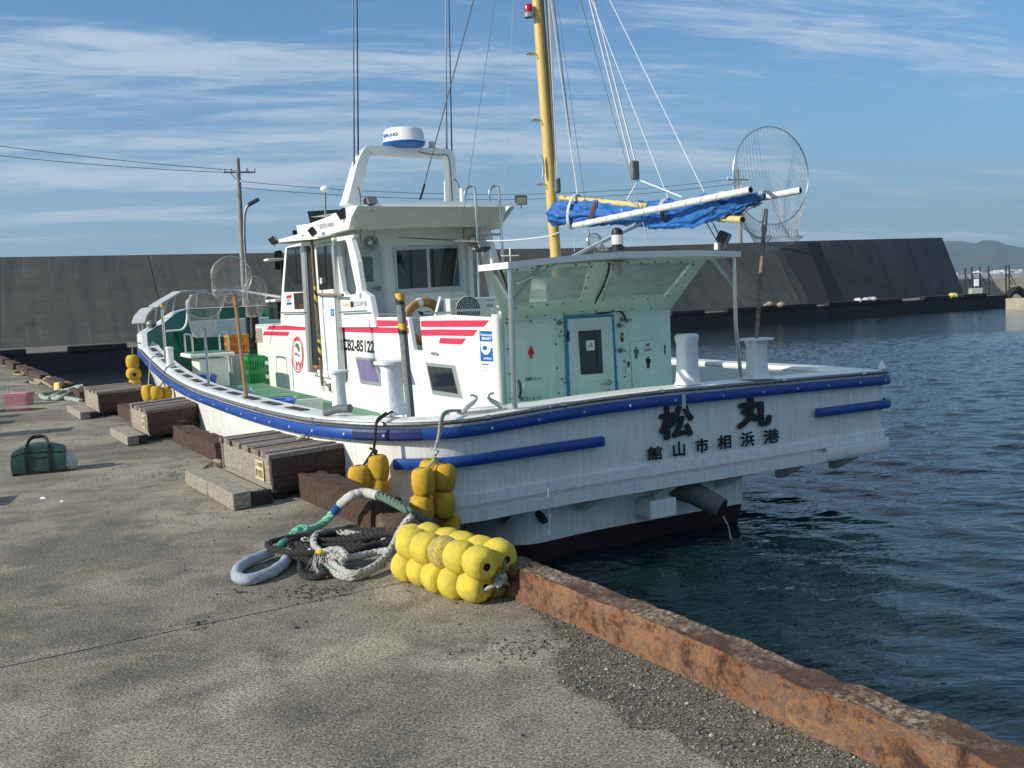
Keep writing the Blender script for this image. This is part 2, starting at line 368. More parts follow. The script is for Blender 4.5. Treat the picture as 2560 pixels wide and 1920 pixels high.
# ================================================================== SETTING
def conc_mat(name, c1, c2, dark_, sp_scale, spk=.5, rough=.9):
    m = bpy.data.materials.new(name); m.use_nodes = True; t = m.node_tree; n = t.nodes; l = t.links; b = n['Principled BSDF']
    b.inputs['Roughness'].default_value = rough; b.inputs['Specular IOR Level'].default_value = .25
    tc = n.new('ShaderNodeTexCoord'); src = tc.outputs['Object']
    def nz(scale, det, r=.6, dist=0, s=src):
        x = n.new('ShaderNodeTexNoise'); x.inputs['Scale'].default_value = scale; x.inputs['Detail'].default_value = det; x.inputs['Roughness'].default_value = r; x.inputs['Distortion'].default_value = dist; l.new(s, x.inputs[0]); return x.outputs['Fac']
    def mr_(f, a, b_, c, d):
        r = n.new('ShaderNodeMapRange'); l.new(f, r.inputs[0]); r.inputs[1].default_value = a; r.inputs[2].default_value = b_; r.inputs[3].default_value = c; r.inputs[4].default_value = d; return r.outputs[0]
    def mx(f, a, b_, mode='MIX'):
        x = n.new('ShaderNodeMixRGB'); x.blend_type = mode
        l.new(f, x.inputs[0]) if not isinstance(f, float) else setattr(x.inputs[0], 'default_value', f)
        for i, v in ((1, a), (2, b_)):
            if isinstance(v, tuple): x.inputs[i].default_value = v
            else: l.new(v, x.inputs[i])
        return x.outputs[0]
    big = nz(.55, 7, .6, .4); med = nz(3.1, 8, .65, .3); fine = nz(85, 6, .85); grit = nz(150, 3, .85)
    c = mx(mr_(big, .42, .58, 0, 1), c1+(1,), c2+(1,))
    c = mx(mr_(med, .48, .66, 0, .7), c, dark_+(1,)); c = mx(mr_(nz(9, 8, .7, .5), .54, .68, 0, .55), c, dark_+(1,)); c = mx(mr_(nz(1.4, 5, .6, 1.0), .58, .70, 0, .45), c, tuple(k*1.25 for k in c1)+(1,))
    mp = n.new('ShaderNodeMapping'); mp.inputs['Rotation'].default_value = (0, 0, -QA); mp.inputs['Scale'].default_value = (5, .5, 1); l.new(src, mp.inputs[0])
    c = mx(mr_(nz(1.2, 6, .6, .2, mp.outputs[0]), .55, .75, 0, .35), c, dark_+(1,))
    v = mr_(fine, .40, .60, 1-spk, 1+spk); cb = n.new('ShaderNodeCombineXYZ'); [l.new(v, cb.inputs[i]) for i in range(3)]
    c = mx(1.0, c, cb.outputs[0], 'MULTIPLY')
    c = mx(mr_(grit, .56, .66, 0, .6), c, (.46, .43, .36, 1)); c = mx(mr_(grit, .44, .36, 0, .6), c, (.05, .045, .04, 1))
    vo = n.new('ShaderNodeTexVoronoi'); vo.inputs['Scale'].default_value = sp_scale; l.new(src, vo.inputs['Vector'])
    c = mx(mr_(vo.outputs['Distance'], .22, .12, 0, .6), c, (.58, .54, .45, 1))
    l.new(c, b.inputs['Base Color'])
    bn = n.new('ShaderNodeBump'); bn.inputs['Strength'].default_value = .3; bn.inputs['Distance'].default_value = .0022
    ad = n.new('ShaderNodeMath'); ad.operation = 'ADD'; l.new(fine, ad.inputs[0]); l.new(med, ad.inputs[1]); l.new(ad.outputs[0], bn.inputs['Height']); l.new(bn.outputs[0], b.inputs['Normal'])
    return m
conc = conc_mat('quay_concrete', (.335, .29, .21), (.165, .145, .11), (.09, .08, .062), 48, .95)
conc_d = conc_mat('quay_side_concrete', (.10, .095, .08), (.07, .068, .06), (.04, .04, .035), 20, .3)
gravm = conc_mat('dark_gravel', (.165, .142, .105), (.125, .108, .08), (.075, .065, .05), 45, .8)

# quay frame: s along QD, n along QN (n=0 at outer edge, negative inland)
def Q(s, n, z=0.0): v = QO + QD*s + QN*n; return Vector((v.x, v.y, z))
def toQ(P): d = Vector((P.x, P.y, 0)) - QO; return d.dot(QD), d.dot(QN)
quay = thing('quay', 'old concrete fishing quay with rusty kerb timbers along its water edge', 'quay'); quay['kind'] = 'structure'; del quay['category']
S_END = 46.0
mb = MB(); mb.prism([Q(-14, -42, -3), Q(-14, .13, -3), Q(S_END, .13, -3), Q(S_END, -42, -3)][::1], [Q(-14, -42, -.02), Q(-14, .13, -.02), Q(S_END, .13, -.02), Q(S_END, -42, -.02)])
mb.build('quay_body', conc_d, quay)
joints = [-14, -3.2, toQ(gz(q('H', 700, 1420)))[0], toQ(gz(q('G', 1500, 1450)))[0], toQ(gz(q('G', 900, 995)))[0], 17.5, 24, 34, S_END]
for i in range(len(joints)-1):
    a_, b_ = joints[i]+.006, joints[i+1]-.006
    cuts = [(-42, -14.5), (-14.485, -6.2), (-6.188, .125)]
    for n0, n1 in cuts:
        mb = MB(); seg = []
        def edge(p, r, k=14):                     # slightly ragged edges
            out = []
            for j in range(k):
                t = j/k; v = p.lerp(r, t); nn = noise.noise(v*3.1)*.009; out.append(Vector((v.x+nn, v.y-nn, 0)))
            return out
        P = [Q(a_, n0), Q(b_, n0), Q(b_, n1), Q(a_, n1)]
        ring = edge(P[0], P[1], 20)+edge(P[1], P[2], 30)+edge(P[2], P[3], 20)+edge(P[3], P[0], 30)
        mb.prism([Vector((v.x, v.y, -.019)) for v in ring][::-1], ring[::-1])
        mb.build('slab', conc, quay)

# dark gravel spread beside the kerb (flat patch + loose stones)
gp = qs('L', (150, 235), (230, 330), (330, 395), (262, 420), (246, 470), (262, 545), (330, 588), (400, 612), (478, 650), (520, 695), (552, 738), (620, 748), (690, 745), (752, 775), (790, 820), (860, 850), (935, 880), (1000, 960), (1300, 1100), (2000, 1500))
gpts = [gz(p) for p in gp]
inner = [Q(s, -.0) for s in (-4.5, -3, -1.5, 0, .9)]
ring = []
R0 = gpts+inner
for i, p in enumerate(R0):
    p2 = R0[(i+1) % len(R0)]; k = max(1, int((p2-p).length/.03))
    for j in range(k):
        v = p.lerp(p2, j/k); d = noise.noise_vector(v*14)*.012+noise.noise_vector(v*40)*.006; ring.append(Vector((v.x+d.x, v.y+d.y, .005)))
from mathutils.geometry import tessellate_polygon
tri = tessellate_polygon([[Vector((v.x, v.y, 0)) for v in ring]])
mb = MB(); mb.add(ring, [tuple(t_) for t_ in tri])
for i_, f_ in enumerate(mb.f):
    p_, q2, r2 = (Vector(mb.v[k]) for k in f_)
    if (q2-p_).cross(r2-p_).z < 0: mb.f[i_] = f_[::-1]
gpatch = mb.build('gravel_patch', gravm); tag(gpatch, kind='structure')
from mathutils.geometry import intersect_point_tri_2d
def inpoly(x, y, P):
    c = False; j = len(P)-1
    for i in range(len(P)):
        if (P[i].y > y) != (P[j].y > y) and x < (P[j].x-P[i].x)*(y-P[i].y)/(P[j].y-P[i].y)+P[i].x: c = not c
        j = i
    return c
mb = MB(); cnt = 0
xs = [p.x for p in R0]; ys = [p.y for p in R0]
def stone(mb, c, r, mi=0):
    vs = [Vector(v)*r for v in ((1, 0, 0), (-.9, .2, 0), (0, 1, .1), (.1, -.9, 0), (0, .1, .8), (0, 0, -.7))]
    Rm = Matrix.Rotation(random.random()*6, 3, 'Z'); vs = [c+Rm @ Vector((v.x*random.uniform(.7, 1.3), v.y*random.uniform(.7, 1.2), v.z)) for v in vs]
    mb.add(vs, [(0, 2, 4), (2, 1, 4), (1, 3, 4), (3, 0, 4), (2, 0, 5), (1, 2, 5), (3, 1, 5), (0, 3, 5)], mi)
while cnt < 16000:
    x = random.uniform(min(xs), max(xs)); y = random.uniform(min(1.2, min(ys)), max(ys))
    if y < 1.8: continue
    if not inpoly(x, y, R0): continue
    r = random.choice((.002, .0025, .003, .0035, .005)) if random.random() < .985 else random.uniform(.007, .013)
    stone(mb, Vector((x, y, .006+r*.3)), r, 0 if random.random() < .75 else (1 if random.random() < .6 else 2)); cnt += 1
for k in range(5200):                             # grit thinning out over the concrete round the patch
    v = random.choice(ring); d_ = random.expovariate(1/.045); a_ = random.random()*2*pi; x, y = v.x+cos(a_)*d_, v.y+sin(a_)*d_
    if toQ(Vector((x, y, 0)))[1] > -.07 or y < 1.8: continue
    stone(mb, Vector((x, y, .004)), random.choice((.0018, .0022, .003, .004)), random.choice((0, 0, 1, 1, 2)))
for k in range(350):                              # strays and rust flakes on the concrete
    s = random.uniform(-3.5, 9); n_ = -.17-abs(random.gauss(0, .5)); v = Q(s, n_, .004)
    stone(mb, v, random.choice((.003, .004, .006, .009)), random.choice((0, 0, 3)))
for c_, rad, k in ((q('H', 850, 1330), .20, 260), (q('L', 150, 400), .25, 160), (q('H', 330, 1330), .12, 20), (q('G', 1650, 1370), .3, 90), (q('H', 40, 1555), .1, 40)):
    g = gz(c_)
    for i in range(k):
        stone(mb, g+Vector((random.gauss(0, rad*.6), random.gauss(0, rad*.4), .004)), random.choice((.003, .004, .006, .008)), random.choice((0, 0, 3)))
stm = [mat('gravel_dark', (.105, .092, .07), .9), mat('gravel_light', (.22, .195, .15), .9), mat('gravel_pale', (.38, .35, .29), .9), mat('rust_flake', (.06, .035, .025), .9)]
gr = mb.build('loose_gravel', stm); tag(gr, kind='stuff', label='loose dark gravel and rust flakes scattered beside the rusty kerb', cat='gravel')

# ---- water
wmat = bpy.data.materials.new('harbour_water'); wmat.use_nodes = True; t = wmat.node_tree; n = t.nodes; l = t.links; b = n['Principled BSDF']
b.inputs['Base Color'].default_value = (.0025, .016, .019, 1); b.inputs['Roughness'].default_value = .035; b.inputs['IOR'].default_value = 1.333
tc = n.new('ShaderNodeTexCoord')
def wv(scale, rot, sx, det, dist):
    mp = n.new('ShaderNodeMapping'); mp.inputs['Rotation'].default_value = (0, 0, rot); mp.inputs['Scale'].default_value = (sx, 1, 1); l.new(tc.outputs['Object'], mp.inputs[0])
    x = n.new('ShaderNodeTexNoise'); x.inputs['Scale'].default_value = scale; x.inputs['Detail'].default_value = det; x.inputs['Roughness'].default_value = .5; x.inputs['Distortion'].default_value = dist; l.new(mp.outputs[0], x.inputs[0]); return x.outputs['Fac']
hs = [(wv(1.9, .25, .42, 3, .5), .30), (wv(5.2, -.15, .42, 3, .5), .20), (wv(13, .35, .6, 2, .4), .07)]
acc = None
for f_, k in hs:
    x = n.new('ShaderNodeMath'); x.operation = 'MULTIPLY_ADD'; l.new(f_, x.inputs[0]); x.inputs[1].default_value = k
    if acc is None: x.inputs[2].default_value = 0
    else: l.new(acc, x.inputs[2])
    acc = x.outputs[0]
bn = n.new('ShaderNodeBump'); bn.inputs['Strength'].default_value = 1; bn.inputs['Distance'].default_value = .12; l.new(acc, bn.inputs['Height']); l.new(bn.outputs[0], b.inputs['Normal'])
WZ = -.88
import numpy as np
def wave_field(X, Y, seed=4):
    rg = np.random.RandomState(seed); Z = np.zeros_like(X); DX = np.zeros_like(X); DY = np.zeros_like(X)
    for k in range(130):
        lam = .13*(1.15/.13)**rg.rand(); th_ = radians(62)+rg.randn()*.62; kx, ky = cos(th_)*2*pi/lam, sin(th_)*2*pi/lam
        am = .0036*lam**.85; ph = rg.rand()*2*pi; a_ = kx*X+ky*Y+ph
        mod = .65+.35*np.sin(X*rg.uniform(-.5, .5)+Y*rg.uniform(-.5, .5)+rg.rand()*6)
        Z += am*mod*np.cos(a_); DX -= am*mod*np.sin(a_)*cos(th_)*.9; DY -= am*mod*np.sin(a_)*sin(th_)*.9
    return Z, DX, DY
x0_, x1_, y0_, y1_ = -5.0, 27.0, 2.0, 44.0
nx_, ny_ = 430, 560
gx_, gy_ = np.meshgrid(np.linspace(x0_, x1_, nx_), np.linspace(y0_, y1_, ny_))
Zw, DXw, DYw = wave_field(gx_, gy_)
fade = np.clip(np.minimum(np.minimum(gx_-x0_, x1_-gx_)/2, (y1_-gy_)/9), 0, 1)
Vw = np.stack([gx_+DXw*fade, gy_+DYw*fade, WZ+Zw*fade-.03*(1-fade)], -1).reshape(-1, 3)
ii = np.arange(nx_*ny_).reshape(ny_, nx_); Fw = np.stack([ii[:-1, :-1], ii[:-1, 1:], ii[1:, 1:], ii[1:, :-1]], -1).reshape(-1, 4)
me = bpy.data.meshes.new('harbour_ripples'); me.vertices.add(len(Vw)); me.vertices.foreach_set('co', Vw.astype(np.float32).ravel())
me.loops.add(Fw.size); me.loops.foreach_set('vertex_index', Fw.ravel().astype(np.int32)); me.polygons.add(len(Fw)); me.polygons.foreach_set('loop_start', np.arange(0, Fw.size, 4, dtype=np.int32)); me.polygons.foreach_set('use_smooth', np.ones(len(Fw), bool))
me.update(calc_edges=True); me.validate(); me.materials.append(wmat)
o = bpy.data.objects.new('water', me); COL.objects.link(o); tag(o, kind='structure')
mb = MB()
Xs = [-9000, x0_+.05, x1_-.05, 9000]; Ys = [-300, y0_+.05, y1_-.05, 12000]
mb.v = [(x, y, WZ-.03) for y in Ys for x in Xs]; mb.f = [(j*4+i, j*4+i+1, j*4+i+5, j*4+i+4) for j in range(3) for i in range(3) if not (i == 1 and j == 1)]; mb.mi = [0]*8
tag(mb.build('water', wmat), kind='structure')
mb = MB(); mb.add([(-9000, -300, -3.5), (9000, -300, -3.5), (9000, 12000, -3.5), (-9000, 12000, -3.5)], [(0, 1, 2, 3)]); tag(mb.build('sea_bed', mat('dark_sea_bed', (.01, .02, .02), 1)), kind='structure')

# ---- far quay with its dark edge, breakwater wall
fq = thing('far_quay', 'low dark quay across the water at the foot of the breakwater', 'quay'); fq['kind'] = 'structure'; del fq['category']
E0 = gz((160, 880)); E1 = gz((2297, 751)); ed = (E1-E0).normalized(); en = Vector((-ed.y, ed.x, 0))
def FQ(s, n_, z=0): v = E0+ed*s+en*n_; return Vector((v.x, v.y, z))
def sF(px): # distance along edge at pixel column (edge z=0)
    d = ray(px, 800); P = E0; # solve E0+ed*s on vertical plane through ray
    nrm = d.cross(Vector((0, 0, 1))); return (EYE-P).dot(nrm)/ed.dot(nrm)
s_end = sF(2520)
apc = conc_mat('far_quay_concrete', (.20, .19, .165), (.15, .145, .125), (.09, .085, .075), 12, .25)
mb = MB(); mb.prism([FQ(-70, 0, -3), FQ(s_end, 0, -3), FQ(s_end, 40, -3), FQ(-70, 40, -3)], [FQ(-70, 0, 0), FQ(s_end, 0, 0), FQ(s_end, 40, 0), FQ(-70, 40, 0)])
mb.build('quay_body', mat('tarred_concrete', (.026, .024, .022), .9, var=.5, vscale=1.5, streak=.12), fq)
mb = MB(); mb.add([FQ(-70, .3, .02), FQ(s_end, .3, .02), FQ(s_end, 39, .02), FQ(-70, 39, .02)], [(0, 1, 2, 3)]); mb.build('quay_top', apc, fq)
fend = mat('black_fender_rubber', (.018, .017, .016), .85, var=.3)
def farkerb(x0, x1, y=0):
    s0, s1 = sF(x0), sF(x1); m_ = MB(); m_.prism([FQ(s0, -.12, -.02), FQ(s1, -.12, -.02), FQ(s1, .35, -.02), FQ(s0, .35, -.02)], [FQ(s0, -.12, .24), FQ(s1, -.12, .24), FQ(s1, .3, .26), FQ(s0, .3, .26)])
    o = m_.build('far_kerb_timber', fend, bevel=.03); return o
fk = [(-60, 58), (162, 312), (1677, 1760), (1816, 2040), (2070, 2185), (2188, 2253), (2308, 2372), (2404, 2464)]
fkl = ['black kerb timber on the far quay at the left picture edge', 'black kerb timber on the far quay left of the boat bow', 'black kerb timber on the far quay just right of the mint deckhouse',
       'long black kerb timber on the far quay behind the brown net pole', 'black kerb timber on the far quay left of the white bundle', 'short black kerb timber on the far quay right of the white bundle',
       'black kerb timber on the far quay left of the yellow far float', 'last black kerb timber near the far quay corner below the black posts']
for (x0, x1), lb in zip(fk, fkl): tag(farkerb(x0, x1), lb, 'kerb timber', 'black kerb timbers on the far quay')
# small bundles on far quay
def fbundle(c, px, w_, m_, lb, cat, name):
    s0 = sF(px); mb = MB(); base = FQ(s0, .1, .1)
    for k in range(6):
        mb.ball(base+Vector((random.uniform(-w_, w_), random.uniform(-.15, .15), random.uniform(.05, .25))), random.uniform(.14, .26), 8, 6, sc=(1.2, 1, .8))
    tag(mb.build(name, m_, smooth=S), lb, cat)
fbundle(0, 1935, .6, rope_t, 'tan net heap lying on the far quay right of the brown net pole', 'net heap', 'net_heap')
fbundle(0, 2180, .35, rope_w, 'pale white bundle on the far quay edge under the breakwater', 'bundle', 'white_bundle')
fbundle(0, 2388, .25, plast_y, 'pale yellow float lying on the far quay under the wall end', 'float', 'far_float')
fbundle(0, 2150, .15, plast_w, 'small white float left of the pale white bundle on far quay', 'float', 'small_far_float')

wallm = bpy.data.materials.new('weathered_wall_concrete'); wallm.use_nodes = True; t = wallm.node_tree; n = t.nodes; l = t.links; b = n['Principled BSDF']; b.inputs['Roughness'].default_value = .9; b.inputs['Specular IOR Level'].default_value = .2
uv = n.new('ShaderNodeUVMap'); uv.uv_map = 'UVMap'
def nzz(sx, sy, det, r=.6, dist=.2):
    mp = n.new('ShaderNodeMapping'); mp.inputs['Scale'].default_value = (sx, sy, 1); l.new(uv.outputs[0], mp.inputs[0])
    x = n.new('ShaderNodeTexNoise'); x.inputs['Scale'].default_value = 1; x.inputs['Detail'].default_value = det; x.inputs['Roughness'].default_value = r; x.inputs['Distortion'].default_value = dist; l.new(mp.outputs[0], x.inputs[0]); return x.outputs['Fac']
def mrr(f, a, b_, c, d):
    r = n.new('ShaderNodeMapRange'); l.new(f, r.inputs[0]); r.inputs[1].default_value = a; r.inputs[2].default_value = b_; r.inputs[3].default_value = c; r.inputs[4].default_value = d; return r.outputs[0]
def mxx(f, a, b_):
    x = n.new('ShaderNodeMixRGB'); l.new(f, x.inputs[0])
    for i, v in ((1, a), (2, b_)):
        if isinstance(v, tuple): x.inputs[i].default_value = v
        else: l.new(v, x.inputs[i])
    return x.outputs[0]
c = mxx(mrr(nzz(.1, .3, 6), .35, .65, 0, 1), (.075, .075, .070, 1), (.110, .107, .097, 1))
c = mxx(mrr(nzz(.9, .12, 7), .48, .70, 0, .75), c, (.052, .053, .052, 1))
c = mxx(mrr(nzz(.25, 3.2, 5), .56, .74, 0, .4), c, (.13, .125, .115, 1))
c = mxx(mrr(nzz(2.5, .35, 6), .56, .72, 0, .5), c, (.165, .16, .145, 1))
bk_ = n.new('ShaderNodeTexBrick'); bk_.inputs['Scale'].default_value = 1; bk_.inputs['Brick Width'].default_value = 1.8; bk_.inputs['Row Height'].default_value = .62; bk_.inputs['Mortar Size'].default_value = .016; bk_.inputs['Color1'].default_value = (0, 0, 0, 1); bk_.inputs['Color2'].default_value = (.35, .35, .35, 1); bk_.inputs['Mortar'].default_value = (1, 1, 1, 1); l.new(uv.outputs[0], bk_.inputs['Vector'])
bkm = n.new('ShaderNodeMath'); bkm.operation = 'MULTIPLY'; l.new(bk_.outputs['Color'], bkm.inputs[0]); bkm.inputs[1].default_value = .45; c = mxx(bkm.outputs[0], c, (.04, .04, .038, 1))
c = mxx(mrr(nzz(.35, 1.4, 8, .7, .9), .60, .70, 0, .45), c, (.035, .036, .034, 1))
c = mxx(mrr(nzz(.05, .9, 4, .6, .5), .55, .7, 0, .3), c, (.055, .065, .05, 1))
l.new(c, b.inputs['Base Color'])
bw = thing('breakwater', 'tall dark sloping concrete breakwater wall across the harbour', 'breakwater')
WB = [Vector((-62, 45.5, 0)), gz((0, 873)), gz((1675, 786)), gz((2080, 761)), gz((2410, 734))]
TP = [None, (0, 643), (1500, 619), (2020, 602), (2355, 594)]
def wtop(Pb, nrm, px):
    P = Pb+nrm*2.9; d = ray(*px); n_ = Vector((nrm.x, nrm.y, 0)); t_ = (P-EYE).dot(n_)/d.dot(n_); return EYE+d*t_
tops = []
for i in range(5):
    a_ = WB[max(0, i-1)]; b_ = WB[min(4, i+1)]; dd = (b_-a_).normalized(); nn = Vector((-dd.y, dd.x, 0))
    tops.append((WB[i]+nn*2.9+Vector((0, 0, 5.25))) if TP[i] is None else wtop(WB[i], nn, TP[i]))
# straight panels with recessed joints, each pour lift slightly out of line
pan_px = []
def lerpP(A_, t): k = min(int(t), len(A_)-2); return A_[k].lerp(A_[k+1], t-k)
cuts = [0, .35, .7, 1.0, 1.22, 1.42, 1.6, 1.8, 2.0, 2.45, 2.8, 3.12, 3.5, 3.75, 4.0]
ulen = 0
for i in range(len(cuts)-1):
    t0, t1 = cuts[i], cuts[i+1]; A0, A1 = lerpP(WB, t0), lerpP(WB, t1); B0, B1 = lerpP(tops, t0), lerpP(tops, t1)
    dd = (A1-A0).normalized(); g = dd*.022; nn = Vector((-dd.y, dd.x, 0)); off = -nn*random.uniform(0, .04)
    A0_, A1_, B0_, B1_ = A0+g+off, A1-g+off, B0+g+off, B1-g+off
    if i == len(cuts)-2: A1_, B1_ = A1+off, B1+off
    bk = nn*3
    mb = MB(); mb.add([A0_, A1_, B1_, B0_, A0_+nn*9, A1_+nn*9, B1_+bk, B0_+bk], [(0, 1, 2, 3), (1, 5, 6, 2), (4, 0, 3, 7), (3, 2, 6, 7), (5, 4, 7, 6)])
    o = mb.build('wall_panel', wallm, bw)
    ul = o.data.uv_layers.new(name='UVMap'); W_ = (A1_-A0_).length
    co = {0: (ulen, 0), 1: (ulen+W_, 0), 2: (ulen+W_, 5), 3: (ulen, 5), 4: (ulen-9, 0), 5: (ulen+W_+9, 0), 6: (ulen+W_+3, 5), 7: (ulen-3, 5)}
    for lp in o.data.loops: ul.data[lp.index].uv = co[lp.vertex_index]
    ulen += W_+.1
mb = MB()                                        # backing so joints are dark grooves
for i in range(4):
    dd = (WB[i+1]-WB[i]).normalized(); nn = Vector((-dd.y, dd.x, 0))*.1; mb.add([WB[i]+nn, WB[i+1]+nn-dd*.3*(i == 3), tops[i+1]+nn-Vector((0, 0, .12))-dd*.3*(i == 3), tops[i]+nn-Vector((0, 0, .12))], [(0, 1, 2, 3)])
mb.build('wall_core', mat('wall_joint_dark', (.03, .03, .03), .9), bw)

# utility poles, street lamp, lines
polem = mat('grey_concrete_pole', (.27, .26, .24), .85, var=.15, vscale=2)
def upole(ptop, pbase_px, Y, label):
    base = gd(pbase_px, Y); top = gd(ptop, Y+.3); t_ = thing('utility_pole', label, 'utility pole', (base.x, base.y, 0))
    T = lambda v: v-t_.matrix_world.translation
    MB().tube([T(Vector((base.x, base.y, 0))), T(base.lerp(top, .5)), T(top)], [.19, .16, .12], 12).build('pole', polem, t_, smooth=S)
    c1 = top.lerp(base, .08) if base.z < 1 else top-Vector((0, 0, .8)); d_ = Vector((.95, .3, 0))
    MB().tube([T(c1-d_*.85), T(c1+d_*.95)], .05, 4).build('crossarm', dsteel, t_)
    c2 = c1-Vector((0, 0, .55)); e_ = Vector((.6, -.75, .0))
    MB().tube([T(c2-e_*.5), T(c2+e_*.4)], .05, 6).build('crossarm', line_w, t_)
    for k in (-.8, -.45, .5, .9): MB().lathe([(.05, 0), (.09, .06), (.05, .12), (.08, .18), (.02, .25)], Matrix.Translation(T(c1+d_*k)), 8).build('insulator', plast_w, t_)
    MB().tube([T(c1-d_*.5), T(c1-Vector((0, 0, .6)))], .025, 4).build('brace', dsteel, t_)
    return top, c1, c2
p1 = upole((594, 396), (612, 760), 57.0, 'grey concrete utility pole left of the wheelhouse before the breakwater')
p2 = upole((1843, 423), (1858, 748), 72.0, 'slim grey utility pole standing behind the hoop net at right')
def lampthing(foot, pts, headpx, Y, label):
    b0 = gd(foot, Y); t_ = thing('street_lamp', label, 'street lamp', (b0.x, b0.y, 0)); T = lambda v: v-t_.matrix_world.translation
    P = [gd(p, Y) for p in pts]; MB().tube([T(Vector((P[0].x, P[0].y, 0)))]+[T(v) for v in smoothpath(P, 5)], .075, 8).build('pole', dsteel, t_, smooth=S)
    h = T(gd(headpx, Y)); MB().box((-.35, -.12, -.1), (.35, .12, .1), M=Matrix.Translation(h) @ Matrix.Rotation(-.45, 4, 'Y')).build('lamp_head', black, t_, bevel=.03)
lampthing((611, 770), [(611, 600), (611, 545), (616, 520), (626, 512)], (634, 505), 56.2, 'curved street lamp beside the left utility pole')
lampthing((1851, 748), [(1853, 650), (1853, 560), (1862, 530), (1885, 515)], (1893, 512), 71.2, 'thin curved street lamp beside the right utility pole')
def wire(A_, B_, sag, r, lb, n_=24):
    P = [A_.lerp(B_, i/n_)-Vector((0, 0, sag*4*(i/n_)*(1-i/n_))) for i in range(n_+1)]
    tag(MB().tube(P, r, 4).build('power_line', mat('line_black', (.03, .04, .05), .6)), lb, 'power line', 'overhead power lines')
wire(gd((-60, 357), 50), p1[1]+Vector((-.1, -.1, .1)), .12, .016, 'upper overhead line running left from the left utility pole')
wire(gd((-60, 383), 50), p1[1]+Vector((-.8, -.25, 0)), .12, .016, 'lower overhead line running left from the left utility pole')
wire(p1[2]+Vector((.2, 0, 0)), p2[1]+Vector((-.9, -.3, 0)), .9, .016, 'upper overhead line between the two utility poles')
wire(p1[2]+Vector((.1, 0, -.35)), p2[1]+Vector((-.3, 0, -.3)), .9, .016, 'lower overhead line between the two utility poles')

# far jetty at right: pale wall, black posts, rope hoop, small cabinet
bj = sF(2432)
jm = mat('sunlit_harbour_wall', (.42, .37, .28), .9, var=.2, vscale=.8, streak=.1)
A_ = gd((2405, 737), 94); B_ = gd((2640, 724), 90)
mb = MB(); mb.box((-3, 0, -3), (16, 2.5, 1.35), M=Matrix.Translation((A_.x+1.2, 97, 0)) @ Matrix.Rotation(.1, 4, 'Z'))
tag(mb.build('pale_harbour_wall', jm, bevel=.05), 'low sunlit beige concrete wall beyond the breakwater end', 'wall')
mb = MB(); P0 = gz((2520, 746)); mb.box((2.4, -1, -3), (18, 3, -.12), M=Matrix.Translation((P0.x, P0.y+2, 0)) @ Matrix.Rotation(.0, 4, 'Z'))
tag(mb.build('pale_landing', jm, bevel=.05), 'pale concrete landing at the right picture edge below the posts', 'landing')
tag(MB().tube([gd(p, 85) for p in ((2518, 742), (2530, 728), (2545, 724), (2560, 734), (2575, 760))], .35, 8).build('rubber_hose_arch', rubber, smooth=S), 'thick black arched hose on the far landing at the right edge', 'hose')
pd = [('left-most black post of the far jetty, beside the wall end', 1535, 505), ('second black post from the breakwater end on far jetty', 1610, 495), ('black post with the white box on the far jetty', 1703, 490), ('lone black post in the middle of the far jetty row', 1805, 485), ('taller black post at the far jetty corner', 2002, 478), ('right-most tall black post on the far jetty', 2040, 472)]
for k, (lb, x, y) in enumerate(pd):
    base = gd(q('K', x+5, 815), 84); top = gd(q('K', x, y), 84); t_ = thing('jetty_post', lb, 'post', base, 'black posts on the far jetty')
    T = lambda v: v-base
    MB().tube([Vector((0, 0, -.3)), T(top)], .065, 6).build('post', rubber, t_)
    MB().tube([T(base.lerp(top, .75)), T(gd(q('K', x+75, 700), 85))], .035, 5).build('brace', rubber, t_)
    if k == 2: MB().box((-.18, -.15, -.3), (.18, .15, .3), M=Matrix.Translation(T(gd(q('K', 1660, 675), 84)))).build('white_box', wink, t_); MB().tube([T(gd(q('K', 1610, 560), 84)), T(gd(q('K', 1703, 560), 84))], .09, 4).build('crossbar', wink, t_)
tag(MB().box((-.5, -.3, 0), (.5, .3, .5), M=Matrix.Translation(gd(q('K', 1655, 805), 83.5))).build('switch_cabinet', mat('pale_green_cabinet', (.4, .48, .4), .5), bevel=.04), 'small pale green cabinet at the foot of the jetty posts', 'cabinet')

# hills and far shore
hm = mat('forested_hills', (.035, .06, .03), .95, var=.5, vscale=.006, col2=(.05, .075, .04))
rx0, rx1 = 1000, 2600; HY = 3300.0
mb = MB(); NX, NY = 150, 26; grid = []
prof = [(2150, 640), (2300, 642), (2360, 607), (2400, 604), (2440, 609), (2460, 602), (2480, 603), (2520, 614), (2560, 620), (2600, 616), (2700, 610), (2850, 625), (3100, 640)]
def hh(px):
    for (a_, ya), (b_, yb) in zip(prof, prof[1:]):
        if a_ <= px <= b_: t_ = (px-a_)/(b_-a_); t_ = t_*t_*(3-2*t_); return gd((px, ya+(yb-ya)*t_), HY+500).z
    return 60
for j in range(NY):
    for i in range(NX):
        px = 2150+(3100-2150)*i/(NX-1); yy = HY+900*j/(NY-1)-60
        X = gd((px, 690), yy).x; v = j/(NY-1)
        env = min(1, (v*1.55))**.8
        z = hh(px)*env*(1+.22*(noise.fractal(Vector((X*.0035, yy*.0035, 0)), .9, 2, 5))*(1-.7*env))
        z += 34*abs(noise.fractal(Vector((X*.009, yy*.005, 3)), 1, 2, 5))*(1-.8*env)*min(1, v*4)
        mb.v.append((X, yy, WZ+max(0.5, z)-1))
for j in range(NY-1):
    for i in range(NX-1): mb.f.append((j*NX+i, j*NX+i+1, (j+1)*NX+i+1, (j+1)*NX+i)); mb.mi.append(0)
tag(mb.build('hills', hm, smooth=radians(60)), kind='structure')
